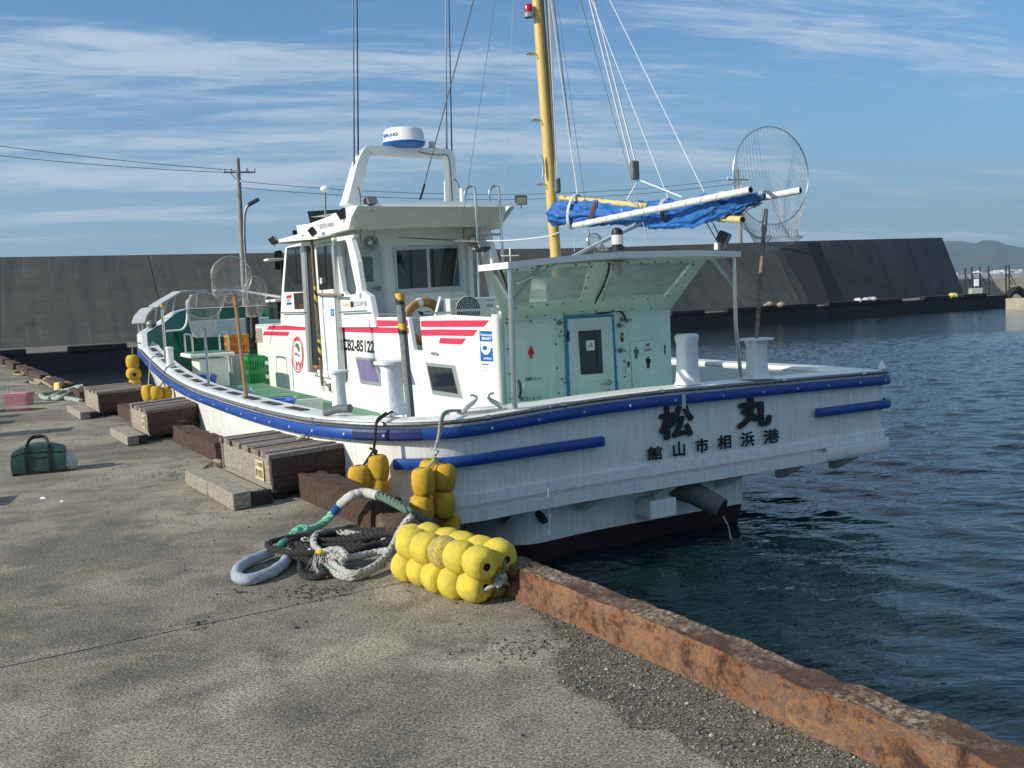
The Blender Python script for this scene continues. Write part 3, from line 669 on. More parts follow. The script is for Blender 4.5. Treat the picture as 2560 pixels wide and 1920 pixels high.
mb = MB(); xa = gd((2150, 700), HY-70).x; xb = gd((3100, 700), HY-70).x; mb.add([(xa, HY-150, WZ+.3), (xb, HY-150, WZ+.3), (xb, HY+30, WZ+16), (xa, HY+30, WZ+16)], [(0, 1, 2, 3)])
tag(mb.build('far_shore', mat('far_shore_sand', (.33, .29, .22), .95, var=.3, vscale=.02)), kind='structure')
hw = [mat('far_house_white', (.85, .84, .8), .8), mat('far_roof', (.25, .13, .1), .8)]
random.seed(3); hx = [(2352+1.9*i+random.uniform(-3, 3)) for i in range(26)]+[(2430+random.uniform(0, 130)) for i in range(30)]
hl = thing('far_town', 'scatter of tiny pale houses along the far shore under the hills', 'houses', (0, 0, 0)); hl['kind'] = 'stuff'
mb = MB()
for px in hx:
    P = gd((px, 690), HY-30+random.uniform(-40, 40)); s_ = random.uniform(4, 11); z0 = random.uniform(4, 16)
    mb.box((P.x-s_, P.y-5, WZ+z0-6), (P.x+s_, P.y+5, WZ+z0+random.uniform(4, 7)), 0)
    if random.random() < .4: mb.box((P.x-s_*1.05, P.y-6, WZ+z0+6), (P.x+s_*1.05, P.y+5, WZ+z0+8), 1)
o = mb.build('house_row', hw, hl); o['kind'] = 'stuff'

# haze
hz = MB(); hz.box((-4200, -200, -5), (4800, 5200, 420)); hz = hz.build('haze', mat('haze_air', (1, 1, 1)))
tag(hz, kind='stuff', label='thin pale sea haze filling the air over the harbour', cat='haze'); m = MATS['haze_air']; t = m.node_tree
t.nodes.remove(t.nodes['Principled BSDF']); pv = t.nodes.new('ShaderNodeVolumePrincipled'); pv.inputs['Color'].default_value = (.62, .81, 1, 1); pv.inputs['Density'].default_value = .00018
pv.inputs['Anisotropy'].default_value = .2; t.links.new(pv.outputs[0], t.nodes['Material Output'].inputs['Volume'])

# ================================================================== THE BOAT
boat = thing('fishing_boat', 'white Japanese charter fishing boat with blue rubbing strip moored at the quay', 'boat', (0, 0, 0))
boat.matrix_world = BM
def part(name, m, mb, parent=None, smooth=None, bevel=0, label=None):
    o = mb.build(name, m, parent or boat, smooth=smooth, bevel=bevel)
    if label: o['label'] = label
    return o
# rail outline, port half: x forward, y port, z of the rail top
half = [(0, 0, .65), (0, .7, .64), (-.02, 1.2, .625), (-.06, 1.7, .605), (-.085, 2.0, .595), (-.07, 2.22, .592), (.01, 2.42, .59), (.19, 2.66, .59), (.48, 2.89, .595), (.95, 3.09, .60), (1.5, 3.2, .605), (2.6, 3.27, .60), (4.2, 3.31, .60), (6.2, 3.32, .61),
        (8.1, 3.29, .67), (9.6, 3.25, .76), (11.0, 3.22, .88), (12.0, 3.18, .985), (12.9, 2.98, 1.07), (13.7, 2.6, 1.16), (14.6, 1.9, 1.27), (15.3, 1.1, 1.36), (15.75, .45, 1.42), (15.9, 0, 1.44)]
stbd = [(0, 0, .65), (0, -.9, .64), (0, -1.7, .63), (0, -2.4, .618), (0, -2.85, .61), (0, -3.02, .607), (.03, -3.10, .605), (.10, -3.16, .605), (.3, -3.2, .605), (1.2, -3.24, .605), (2.6, -3.27, .60), (4.2, -3.29, .60), (6.2, -3.3, .61),
        (8.1, -3.26, .67), (9.6, -3.22, .76), (11.0, -3.2, .88), (12.0, -3.15, .985), (12.9, -2.95, 1.07), (13.7, -2.57, 1.16), (14.6, -1.87, 1.27), (15.3, -1.1, 1.36), (15.75, -.45, 1.42), (15.9, 0, 1.44)]
def outline(n=5):
    P = smoothpath([Vector(p) for p in half], n)
    P[0].y = 0; P[-1].y = 0
    ST = smoothpath([Vector(p) for p in stbd], n)
    ST[0].y = 0
    return P + ST[-2:0:-1]
OUT = outline(); NO = len(OUT)
def nrm2(i):
    t = OUT[(i+1) % NO]-OUT[i-1]; n_ = Vector((t.y, -t.x, 0)); n_ = -n_ if n_.dot(Vector((OUT[i].x-7, OUT[i].y, 0))) < 0 else n_
    return n_.normalized()
NRM = [nrm2(i) for i in range(NO)]
def flare(x): return max(0, (x-6.5)/9.4)**2.1
def ringz(zf, off):
    out = []
    for i, p in enumerate(OUT):
        z = zf(p) if callable(zf) else zf; o_ = off(p) if callable(off) else off
        c = p - NRM[i]*o_
        if c.y*p.y < 0: c.y = 0
        out.append(Vector((c.x, c.y, z)))
    return out
def loft(rings, mb=None, mi=0, close=True, i0=0, i1=None):
    mb = mb or MB(); n = len(rings[0]); vs = [v for r in rings for v in r]; fs = []
    rng = range(n if close else n-1)
    for j in range(len(rings)-1):
        for i in rng:
            if i1 is not None and not (i0 <= i < i1): continue
            k = (i+1) % n; fs.append((j*n+i, j*n+k, (j+1)*n+k, (j+1)*n+i))
    return mb.add(vs, fs, mi)
low = lambda d, f: (lambda p: d+f*flare(p.x))
top = lambda dz: (lambda p: p.z+dz)
def under(z, fz, ff, ex):                          # narrow underwater body below the wide deck overhang, widening into the flared bow
    r1 = ringz(lambda p: z+fz*flare(p.x), low(.34, ff)); out = []
    for c, p in zip(r1, OUT):
        t_ = min(1, max(0, (p.x-5.5)/5.0)); t_ = t_*t_*(3-2*t_); k = .63 if p.y > 0 else .425+.12*min(1, p.x/6)
        a_ = Vector((.33+ex+p.x*.95, p.y*k*(1-ex), c.z)); out.append(a_*(1-t_)+c*t_)
    return out
# upper hull: cap top, side down to the knuckle
zk = lambda p: -.30+.95*flare(p.x)
H = [ringz(top(-.01), .02), ringz(top(-.2), low(.03, .05)), ringz(lambda p: p.z*.45-.05+.1*flare(p.x), low(.035, .5)), ringz(lambda p: -.06+.4*flare(p.x), low(.05, .78))]
H += [ringz(lambda p: -.065+.4*flare(p.x), low(.015, .76)), ringz(lambda p: -.155+.3*flare(p.x), low(.01, .80)), ringz(lambda p: -.16+.3*flare(p.x), low(.06, .82)), ringz(lambda p: -.195+.3*flare(p.x), low(.06, .84)),
      ringz(lambda p: -.20+.3*flare(p.x), low(-.005, .78)), ringz(lambda p: -.30+.28*flare(p.x), low(-.0, .84)), ringz(lambda p: -.315+.28*flare(p.x), low(.05, .9)),
      under(-.32, .25, .85, 0), under(-.69, 0, 1.95, .02)]
part('hull', white, loft(H), smooth=radians(28))
part('hull_bottom', antif, loft([under(-.689, 0, 1.95, .018), under(-.90, 0, 2.2, .05), under(-1.4, 0, 2.6, .2)]), smooth=radians(40))
# underside brackets at the stern overhang
for y in (1.55, .75, -.1, -.95, -1.8, -2.6):
    mb = MB(); mb.prism([(.03, y-.09, -.32), (.36, y-.05, -.32), (.36, y-.05, -.47), (.3, y-.06, -.47)], [(.03, y+.09, -.32), (.36, y+.05, -.32), (.36, y+.05, -.47), (.3, y+.06, -.47)])
    part('stern_bracket', white, mb, bevel=.01)
# cap (gunwale top) and inner bulwark
cw = lambda p: .34 if p.x < 12 else max(.12, .34-(p.x-12)*.2)
isx = [i for i, p in enumerate(OUT)]
zin = lambda p: .10
capr = [ringz(top(-.012), .02), ringz(top(.004), .035), ringz(top(.008), .10), ringz(top(.006), cw), ringz(top(-.03), lambda p: cw(p)+.012)]
part('gunwale', wclean, loft(capr), smooth=radians(50))
def _sub(rings, name, m, f):
    idx = [i for i, p in enumerate(OUT) if f(p)]
    if 0 in idx: k_ = [j for j in range(len(idx)-1) if idx[j+1] != idx[j]+1]; idx = idx[k_[0]+1:]+idx[:k_[0]+1] if k_ else idx
    mb = MB(); n = len(idx)
    for r1, r2 in zip(rings, rings[1:]): mb.add([r1[i] for i in idx]+[r2[i] for i in idx], [(a_, a_+1, n+a_+1, n+a_) for a_ in range(n-1)])
    return part(name, m, mb, smooth=radians(50))
_bw = [ringz(top(-.03), lambda p: cw(p)+.01), ringz(top(-.05), lambda p: cw(p)-.0), ringz(.09, lambda p: cw(p)+.02+.5*flare(p.x))]
_sub(_bw, 'bulwark', wclean, lambda p: p.x < 11.5)
_sub(_bw, 'bow_bulwark_inside', dgreen, lambda p: p.x > 11.2)
# forward half of the inner bulwark is painted green: 12 mm liner
def sub(r, f): return [v for v, p in zip(r, OUT) if f(p)]
k0 = [i for i, p in enumerate(OUT) if p.x > 8.5]
def strip(r1, r2, idx, m, name, th=0, label=None):
    mb = MB(); n = len(idx); mb.add([r1[i] for i in idx]+[r2[i] for i in idx], [(a_, a_+1, n+a_+1, n+a_) for a_ in range(n-1)]); return part(name, m, mb, smooth=S, label=label)
# bow bulwark rising above the blue strip
def ztop(p): # cap height round the bow
    x = p.x
    if x < 11.6: return p.z
    K = [(11.75, p.z), (11.95, p.z+.05), (12.1, 1.20), (13.0, 1.27), (13.7, 1.38), (14.25, 1.60), (14.6, 1.66), (17, 1.66)]
    for (a_, za_), (b_, zb_) in zip(K, K[1:]):
        if x <= b_: return za_+(zb_-za_)*(x-a_)/(b_-a_)
    return 1.66
bi = [i for i, p in enumerate(OUT) if p.x > 11.5]
B0_ = ringz(top(0), .03); B1_ = ringz(ztop, lambda p: -.02-.05*flare(p.x)); B2_ = ringz(lambda p: ztop(p)+.012, .05); B3_ = ringz(ztop, .14); B4_ = ringz(lambda p: .12, .22)
mb = MB(); n = len(bi)
for r1, r2 in ((B0_, B1_), (B1_, B2_), (B2_, B3_)):
    mb.add([r1[i] for i in bi]+[r2[i] for i in bi], [(a_, a_+1, n+a_+1, n+a_) for a_ in range(n-1)])
part('bow_bulwark', wclean, mb, smooth=S)
strip(ringz(lambda p: ztop(p)-.03, .135), ringz(.1, .5), bi, dgreen, 'bow_lining')
ki = [i for i, p in enumerate(OUT) if 8.6 < p.x < 12.2 and p.y < 0]
strip(ringz(top(-.03), .345), ringz(.1, .38), ki, dgreen, 'side_lining')
# blue rubbing strips
def band(name, m, i0, i1, z0, z1, out_=.055, r_=None, label=None, parent=None, endcap=True):
    idx = [i % NO for i in range(i0, i1+1)]; n = len(idx); rr = []
    for off, zf in ((0.0, z0), (-out_*.8, z0), (-out_, lambda p: z0(p)+.02), (-out_, lambda p: z1(p)-.02), (-out_*.8, z1), (0.0, z1)):
        r_ = ringz(zf, off); rr.append([r_[i] for i in idx])
    mb = MB(); vs = [v for r_ in rr for v in r_]; fs = []
    for j in range(5):
        for a_ in range(n-1): fs.append((j*n+a_, j*n+a_+1, (j+1)*n+a_+1, (j+1)*n+a_))
    fs += [tuple(j*n for j in range(6)), tuple(j*n+n-1 for j in range(6))[::-1]]
    mb.add(vs, fs); o = part(name, m, mb, parent=parent, smooth=radians(30), label=label); return o, idx
def idx_near(x, y):
    return min(range(NO), key=lambda i: (OUT[i].x-x)**2+(OUT[i].y-y)**2)
# refine outline near the corner is fine enough; break the strip into joined lengths
def near_px(px, z):                               # outline index whose projection is closest to a pixel column (port/stern side)
    best = None
    for i, p in enumerate(OUT):
        P = tow((p.x, p.y, z))-EYE; wz = P.dot(cf); x = 1280+FPX*P.dot(CR)/wz
        if p.y < -3.1 and p.x > .3: continue
        if p.x > 12.2: continue
        d = abs(x-px)
        if best is None or d < best[0]: best = (d, i)
    return best[1]
zb0 = top(-.148); zb1 = top(-.056)
iA, iB, iC, iD = near_px(338, 1.0), near_px(888, .6), near_px(1060, .6), idx_near(.30, -3.2)
def order(a_, b_):                                # port indices grow from the stern towards the bow
    return (a_, b_) if a_ <= b_ else (b_, a_)
b1 = band('rubbing_strip', blue, iB, iA, zb0, zb1)
b2 = band('rubbing_strip', navy, iC, iB, zb0, zb1, out_=.058, label='faded navy replacement length of the strip')
b3 = band('rubbing_strip', blue, iD-NO if iD > NO/2 else iD, iC, zb0, zb1)
z20, z21 = (lambda p: .195+.0*p.x), (lambda p: .285)
iE, iF = near_px(992, .24), near_px(1500, .24)
iG, iH = near_px(2040, .24), idx_near(.2, -3.18)
band('lower_strip', blue, iF-NO if iF > NO/2 else iF, iE, z20, z21)
band('lower_strip', blue, min(iG, iH), max(iG, iH), z20, z21)
# bolts on the upper strip
bm_ = mat('strip_bolt', (.35, .42, .55), .5)
cnt = 0
arc = 0
idxs = list(range((iD-NO if iD > NO/2 else iD), iA))
for a_, b_ in zip(idxs, idxs[1:]):
    p, p2 = OUT[a_ % NO], OUT[b_ % NO]; d = (p2-p).length; arc += d
    if arc > .42 and cnt < 60:
        arc = 0; cnt += 1; nn = NRM[a_ % NO]; c_ = p+nn*.056+Vector((0, 0, -.102)); 
        Mx = Matrix.Translation(c_) @ nn.to_track_quat('Z', 'Y').to_matrix().to_4x4()
        part('bolt', bm_, MB().lathe([(.014, 0), (.012, .006), (.004, .007)], Mx, 8))
# steel pipe along the rail
pi_ = list(range((iD-NO if iD > NO/2 else iD), iA+1)); rp = ringz(top(-.012), -.03)
mb = MB().tube([rp[i % NO] for i in pi_], .019, 8); part('rail_pipe', dsteel, mb, smooth=S)
for k in range(4, len(pi_)-3, 9):
    i = pi_[k] % NO; a_, b_ = rp[i], rp[pi_[k+1] % NO]; part('pipe_joint', steel, MB().tube([a_, a_.lerp(b_, min(1, .05/(b_-a_).length))], .025, 8), smooth=S)
# decks
dk = ringz(.10, lambda p: .30 if p.x < 12 else .5); 
def deckpoly(f, z):
    r_ = [Vector((v.x, v.y, z)) for v, p in zip(dk, OUT) if f(p)]; return r_
mb = MB(); r_ = deckpoly(lambda p: True, .10); mb.add(r_, [tuple(range(len(r_)))]); part('deck', hgreen, mb)
# raised white stern platform around the transom
r1 = ringz(top(.006), .33); st = [i for i, p in enumerate(OUT) if p.x < 1.3 and abs(p.y) < 3.2]
mb = MB(); mb.box((.33, -2.4, .12), (.60, 2.0, .60)); part('stern_locker', wclean, mb, bevel=.03)
# grip pads on the port cap
gi = [i for i, p in enumerate(OUT) if p.y > 2.9 and 1.2 < p.x < 11.9]
pth = [OUT[i] - NRM[i]*.19 for i in gi]; pth = resample(pth, .05); k = 6
while k+9 < len(pth):
    a_, b_ = pth[k], pth[k+9]; d_ = (b_-a_).normalized(); s_ = Vector((-d_.y, d_.x, 0)); mb = MB(); z_ = Vector((0, 0, .0115))
    if not (1.4 < a_.x < 3.2 and False):
        mb.prism([a_-s_*.05+z_, a_+s_*.05+z_, b_+s_*.05+z_, b_-s_*.05+z_][::-1], [a_-s_*.048+z_*1.5, a_+s_*.048+z_*1.5, b_+s_*.048+z_*1.5, b_-s_*.048+z_*1.5][::-1]); part('grip_pad', padm, mb)
    k += 16
# hatch frames on the port side deck
for x0, x1 in ((6.2, 7.35), (7.38, 8.5), (8.53, 9.85)):
    mb = MB(); mb.box((x0, 1.45, .10), (x1, 2.72, .27)); o = part('deck_hatch', wclean, mb, bevel=.01)
    part('hatch_lid', hgreen, MB().box((x0+.05, 1.50, .262), (x1-.05, 2.67, .278)), parent=o)

# ---- hull lettering
zc_t = .0
def stern_text(s, c, bl, br, tl, bold):
    P = [bp(q(c, *p), 0, -.052*0-.036*0-.0) for p in (bl, br, tl)]
    P = [Vector((-.0, v.y, v.z)) for v in P]
    return P
def hullx(z):                                     # local x of the transom face at height z
    if z > .40: return .03+.0
    return .04
def stext(s, bl, br, tl, bold, lbl=None):
    P = [bp(q('J', *p), 0, .028) for p in (bl, br, tl)]
    vs, fs = text_vf(s, .006); x0 = min(v.x for v in vs); x1 = max(v.x for v in vs); y0 = min(v.y for v in vs); y1 = max(v.y for v in vs)
    mb = MB()
    for j, (dx, dy) in enumerate([(0, 0), (1, .2), (-1, -.2), (.3, 1), (-.3, -1), (.7, .7), (-.7, -.7), (.7, -.7), (-.7, .7)]):
        out = []
        for v in vs:
            vx = (v.x-x0)/(x1-x0); vy = (v.y-y0)/(y1-y0); wob = bold*(1+.7*noise.noise(Vector((vx*2.5, vy*2.5, len(s)+ord(s[0])*.1))))
            vx2 = vx+dx*wob+.02*sin(vy*5); vy2 = vy+dy*wob*.9+.025*sin(vx*4+1)
            p = P[0]+(P[1]-P[0])*vx2+(P[2]-P[0])*vy2; out.append((.012-.0007*j, p.y, p.z))
        mb.add(out, fs)
    part('stern_lettering', ink, mb)
stext('松', (405, 610), (630, 570), (408, 390), .045)
stext('丸', (948, 530), (1165, 497), (948, 322), .055)
for ch, bl, br, tl in (('館', (320, 752), (420, 735), (320, 660)), ('山', (498, 728), (580, 712), (498, 626)), ('市', (655, 700), (740, 686), (655, 604)), ('相', (808, 675), (898, 660), (808, 580)), ('浜', (966, 660), (1056, 642), (966, 560)), ('港', (1122, 638), (1226, 618), (1122, 543))):
    stext(ch, bl, br, tl, .028)
# grey plate low on the starboard stern, exhaust, sea-water outlet, trim box
band('stern_plate', white, idx_near(.2, -3.18), idx_near(0, -2.2), (lambda p: -.275), (lambda p: -.155), out_=.03)
_a, _b = bp((1627, 1300), 0, .08), bp((1691, 1243), 0, .08); part('trim_box', white, MB().box((.08, _b.y, _a.z), (.45, _a.y, _b.z)), bevel=.01)
ey = bp((1735, 1250), 0, .2).y
part('exhaust_pipe', mat('exhaust_grey', (.10, .115, .115), .6, var=.4, streak=.3), MB().tube([(.42, ey+.12, -.40), (.20, ey+.03, -.43), (-.08, ey-.12, -.575)], [.118, .118, .105], 20), smooth=S)
part('exhaust_mouth', dark, MB().tube([(-.082, ey-.121, -.576), (-.087, ey-.1235, -.5785)], [.095, .095], 20))
part('drain_elbow', rubber, MB().tube(smoothpath([(.40, 1.27, -.42), (.28, 1.27, -.40), (.22, 1.24, -.44), (.19, 1.23, -.49)], 4), .035, 10), smooth=S)
o = MB().tube([tow((-.09, ey-.125, -.65)), tow((-.13, ey-.15, -.74)), tow((-.15, ey-.17, -.89))], [.007, .006, .011], 7).build('outlet_splash', mat('splash_water', (.35, .4, .42), .1)); tag(o, 'small trickle of cooling water falling from the exhaust pipe', 'water jet')

# ================================================================== SUPERSTRUCTURE
CY = 1.0; SY = -1.25                              # port and starboard cabin sides
def side(P): return [bp(p, 1, CY) for p in P]
# trunk cabin port wall (profile traced on the plane of the wall itself)
prof = qs('C', (2105, 286), (1640, 300), (1412, 320), (1440, 612), (1362, 606), (1310, 320), (1020, 322)) 
A_ = [bp(p, 1, CY) for p in prof]
aft = [(1.5, .02), (1.5, 1.40), (A_[1].x, A_[1].z), (A_[2].x, A_[2].z), (A_[3].x, A_[3].z), (A_[4].x, A_[4].z), (A_[5].x, A_[5].z), (A_[6].x, A_[6].z)]
fwd_ = [bp(q('A', 1240, 592), 1, CY), bp(q('A', 1480, 600), 1, CY)]
xf = 11.9
poly = aft + [(A_[6].x+.25, 1.40), (10.0, 1.40), (fwd_[1].x, fwd_[1].z), (xf, fwd_[0].z), (xf, .02)]
cabin = plate('cabin_side', wclean, 1, CY-.03, poly, .06, boat, local=True, bevel=.012)
plate('cabin_side', wclean, 1, SY+.03, [(1.5, .02), (1.5, 1.40), (6.0, 1.40), (10, 1.40), (xf, 1.28), (xf, .02)], .06, boat, local=True)
part('cabin_front', wclean, MB().box((xf-.03, SY, .02), (xf+.03, CY, 1.28)), bevel=.02)
part('cabin_roof', wclean, MB().box((9.9, SY, 1.24), (xf, CY, 1.29)), bevel=.01)
part('cockpit_floor', hgreen, MB().box((1.56, SY+.06, .78), (6.7, CY-.06, .84)))
part('aft_roof', hgreen, MB().box((1.56, SY+.07, 1.30), (3.2, CY-.07, 1.345)), bevel=.01)
part('aft_roof_front', wclean, MB().box((3.15, SY+.07, .84), (3.2, CY-.07, 1.30)))
# pink-red stripes on the port wall
LV = CY+.0035
for c_, P in (('A', ((1540, 550), (1686, 552), (1686, 590), (1515, 588))), ('A', ((1360, 600), (1686, 604), (1686, 642), (1337, 636))), ('A', ((1318, 650), (1532, 655), (1520, 690), (1302, 684))),
              ('C', ((738, 345), (1022, 345), (1030, 402), (738, 388))), ('C', ((740, 402), (1032, 408), (1040, 457), (742, 447))),
              ('C', ((1032, 346), (1236, 350), (1238, 396), (1036, 402))), ('C', ((1036, 408), (1240, 412), (1243, 460), (1042, 457))),
              ('C', ((1288, 345), (1308, 345), (1314, 395), (1290, 395))), ('C', ((1292, 412), (1316, 412), (1322, 460), (1296, 460))),
              ('C', ((1424, 352), (1616, 350), (1606, 405), (1428, 404))), ('C', ((1426, 430), (1606, 426), (1594, 480), (1430, 482))),
              ('C', ((1620, 349), (2014, 347), (1968, 404), (1608, 405))), ('C', ((1606, 426), (1914, 430), (1874, 484), (1594, 480))), ('C', ((1592, 500), (1816, 506), (1774, 557), (1580, 548)))):
    plate('stripe', red, 1, LV, qs(c_, *P), .003, boat)
for c_, s_, bl, br, tl, bo, m_ in (('C', 'CB2-85122', (752, 606), (1020, 634), (750, 507), .03, ink),):
    btext('registration_number', s_, m_, 1, LV, c_, bl, br, tl, boat, bo)
# lower portlights
def window(name, outer, inner, m_frame, m_pane, parent=boat, ax=1, v=CY, c='C', d=.018, dp=.006, label=None, hr=0):
    fr = plate(name, m_frame, ax, v+(d/2 if ax == 1 else -d/2), qs(c, *outer), d, parent, holes=[qs(c, *inner)])
    big = inner
    plate('pane', m_pane, ax, v+(dp/2 if ax == 1 else -dp/2), qs(c, *big), dp, fr)
    if label: fr['label'] = label
    return fr
window('window', ((862, 662), (1040, 680), (1096, 918), (908, 892)), ((874, 686), (1022, 700), (1072, 888), (916, 868)), alu, purple, label='small lower cabin window with purple film')
window('window', ((1143, 682), (1358, 700), (1416, 966), (1200, 940)), ((1170, 722), (1330, 732), (1388, 910), (1216, 890)), wclean, purple, label='half hidden window behind the bitt')
window('window', ((1470, 710), (1720, 738), (1784, 1020), (1530, 985)), ((1484, 742), (1698, 762), (1752, 984), (1528, 952)), alu, glass, label='dark lower window nearest the stern')
# stickers
stick = plate('blue_sticker', bink, 1, LV, qs('C', (1930, 440), (2046, 442), (2064, 704), (1942, 700)), .003, boat, r=.012)
stick['label'] = 'blue and white vertical sticker'
LW = CY+.0065
plate('sticker_white_field', wink, 1, LW, qs('C', (1938, 531), (2050, 534), (2053, 560), (2040, 580), (2028, 600), (2018, 625), (2006, 640), (1988, 646), (1968, 638), (1952, 618), (1944, 590)), .002, stick)
plate('sticker_fish', bink, 1, LW+.003, qs('C', (1956, 588), (1966, 570), (1982, 566), (1990, 578), (1998, 570), (1996, 592), (1998, 608), (1988, 596), (1976, 610), (1960, 600)), .002, stick)
for y_ in (577, 607, 640): plate('sticker_bar', wink, 1, LW, qs('C', (2042, y_), (2054, y_), (2055, y_+8), (2043, y_+8)), .002, stick)
btext('sticker_text', 'Tankenmaru', wink, 1, LW, 'C', (1938, 484), (2048, 486), (1936, 462), stick, .02)
btext('sticker_text', 'SMART', wink, 1, LW, 'C', (1950, 517), (2036, 518), (1949, 494), stick, .02)
btext('sticker_text', 'SHIMANO', wink, 1, LW, 'C', (1968, 686), (2038, 688), (1967, 668), stick, .02)
plate('sticker_strip', bink, 1, LV, qs('C', (1950, 722), (2008, 724), (2008, 734), (1951, 732)), .002, boat)
btext('small_lettering', 'アプリを', ink, 1, LV, 'C', (1953, 764), (2002, 768), (1952, 744), boat)
btext('small_lettering', 'ダウンロード', ink, 1, LV, 'C', (1955, 790), (2014, 794), (1954, 772), boat)
for k in range(9):
    y_ = 592+k*17; plate('faint_notice_line', mat('faint_print', (.60, .60, .58), .6), 1, LV, qs('C', (1816+(k % 3)*4, y_), (1910-(k % 4)*14, y_+3), (1910-(k % 4)*14, y_+6), (1816+(k % 3)*4, y_+3)), .002, boat)
# round emblem: plain generic disc, red rim, white fish with a green back
ec = q('C', 360, 645); th = [2*pi*k/28 for k in range(28)]
def ell(rx, ry, cx=360, cy=645, t0=0): return qs('C', *[(cx+rx*cos(t_)+ry*.02*sin(t_), cy+ry*sin(t_)) for t_ in th])
em = plate('round_emblem', red if False else rink, 1, LV, ell(51, 158), .003, boat); em['label'] = 'round red and white emblem'
plate('emblem_ring', wink, 1, LW, ell(44, 146), .002, em)
plate('emblem_ring', rink, 1, LW+.003, ell(40, 136), .002, em, holes=[ell(36, 128)])
plate('emblem_green', gink, 1, LW+.003, qs('C', (345, 545), (362, 550), (378, 590), (376, 625), (366, 618), (352, 585), (335, 575)), .002, em)
plate('emblem_red', rink, 1, LW+.004, qs('C', (330, 520), (348, 500), (366, 505), (380, 530), (366, 528), (350, 520), (336, 535)), .002, em)
for P in (((350, 730), (372, 700), (376, 715), (358, 745)), ((340, 690), (352, 705), (358, 770), (350, 765)), ((372, 730), (388, 700), (386, 730), (376, 770))): plate('emblem_red', rink, 1, LW+.003, qs('C', *P), .002, em)
plate('emblem_body', grayink, 1, LW+.003, qs('C', (330, 640), (345, 620), (380, 655), (376, 668), (350, 650), (336, 652)), .002, em)
btext('emblem_text', 'FISHING', rink, 1, LW+.003, 'C', (392, 760), (396, 580), (404, 762), em)

# ---- wheelhouse -------------------------------------------------------------
XW = 6.7                                          # aft wall
def L1(*P): return [bp(p, 1, CY) for p in P]
glossw = wclean
# port side wall of the wheelhouse with front window, painted dark doorway, aft wing with its tall opening
zr = bp(q('N', 1700, 200), 1, CY).z               # underside of the roof
side_out = qs('N', (345, 1640), (365, 1180), (425, 430), (700, 350), (1700, 195), (1690, 250), (1655, 265), (1770, 700), (1850, 1230), (1930, 1280), (2000, 1330), (2110, 1900), (770, 1900), (345, 1860))
hole_open = qs('N', (1350, 330), (1540, 290), (1575, 380), (1745, 1200), (1730, 1290), (1560, 1310), (1500, 1240))
hole_door = qs('N', (720, 440), (935, 400), (1040, 1640), (790, 1640), (790, 1900), (760, 1900)) if False else None
ws = plate('wheelhouse_side', wclean, 1, CY-.0, side_out, .07, boat, holes=[hole_open], bevel=.012)
part('wheelhouse_wing', wclean, plate('x', None, 1, SY, [(5.2, 1.4), (5.6, 1.95), (5.9, 2.62), (6.1, 2.76), (9.9, 2.5), (9.9, 1.2), (5.2, 1.2)], .07, None, holes=[[(5.9, 1.55), (6.25, 2.5), (6.6, 2.55), (6.6, 1.55)]], local=True, build=False))
# black front corner window, lower panels
fw = plate('front_window', black, 1, CY+.045, qs('N', (372, 1250), (378, 1140), (428, 440), (700, 395), (745, 1240)), .012, boat)
plate('pane', glass, 1, CY+.056, qs('N', (405, 1125), (440, 490), (575, 475), (620, 1105)), .006, fw)
plate('pane', glass, 1, CY+.056, qs('N', (600, 470), (690, 460), (728, 1085), (640, 1105)), .006, fw)
hp = plate('heater_hatch', dark, 1, CY+.045, qs('N', (548, 1275), (748, 1262), (768, 1560), (568, 1568)), .01, boat)
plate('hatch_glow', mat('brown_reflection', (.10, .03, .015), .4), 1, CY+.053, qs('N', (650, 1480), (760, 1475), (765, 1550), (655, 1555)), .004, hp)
fl = plate('flag_sticker', rink, 1, CY+.042, qs('N', (415, 1325), (450, 1312), (475, 1318), (498, 1300), (498, 1350), (470, 1370), (445, 1362), (416, 1376)), .004, boat)
plate('flag_sticker', bink, 1, CY+.042, qs('N', (420, 1450), (455, 1440), (480, 1448), (502, 1436), (502, 1475), (475, 1492), (450, 1484), (420, 1500)), .004, boat)
btext('flag_lettering', 'MLT', ink, 1, CY+.042, 'N', (420, 1430), (498, 1422), (420, 1385), boat)
# door: dark plate painted as the shaded doorway, track frame, sliding leaf
do = plate('door_shade_plate', dark, 1, CY+.044, qs('C', (425, -195), (530, -235), (575, 760), (492, 760)) if False else (q('N', 700, 440), q('N', 940, 400), q('C', 575, 762), q('C', 496, 740)), .012, boat)
plate('door_sill', mat('orange_wood_sill', (.36, .13, .06), .6), 1, CY+.052, qs('C', (496, 735), (572, 740), (574, 768), (498, 762)), .01, do)
plate('door_post', alu, 1, CY+.06, (q('N', 695, 440), q('N', 765, 425), q('C', 480, 800), q('C', 462, 795)), .05, boat, bevel=.005)
plate('door_post', dsteel, 1, CY+.055, (q('N', 765, 440), q('N', 800, 432), q('C', 500, 795), q('C', 484, 795)), .04, boat)
lf = plate('sliding_door', wclean, 1, CY+.075, (q('N', 940, 410), q('N', 1240, 355), q('C', 722, 835), q('C', 592, 820)), .03, boat, bevel=.006)
plate('door_pane', glass, 1, CY+.093, qs('N', (962, 432), (1220, 385), (1282, 1195), (1020, 1218)), .006, lf)
plate('door_panel', mat('pale_blue_door', (.70, .76, .80), .35), 1, CY+.093, (q('N', 1075, 1375), q('N', 1300, 1362), q('C', 716, 828), q('C', 600, 812)), .006, lf)
plate('door_handle', line_w, 1, CY+.11, qs('N', (1045, 990), (1070, 995), (1080, 1090), (1060, 1115), (1045, 1090)), .03, lf, bevel=.005)
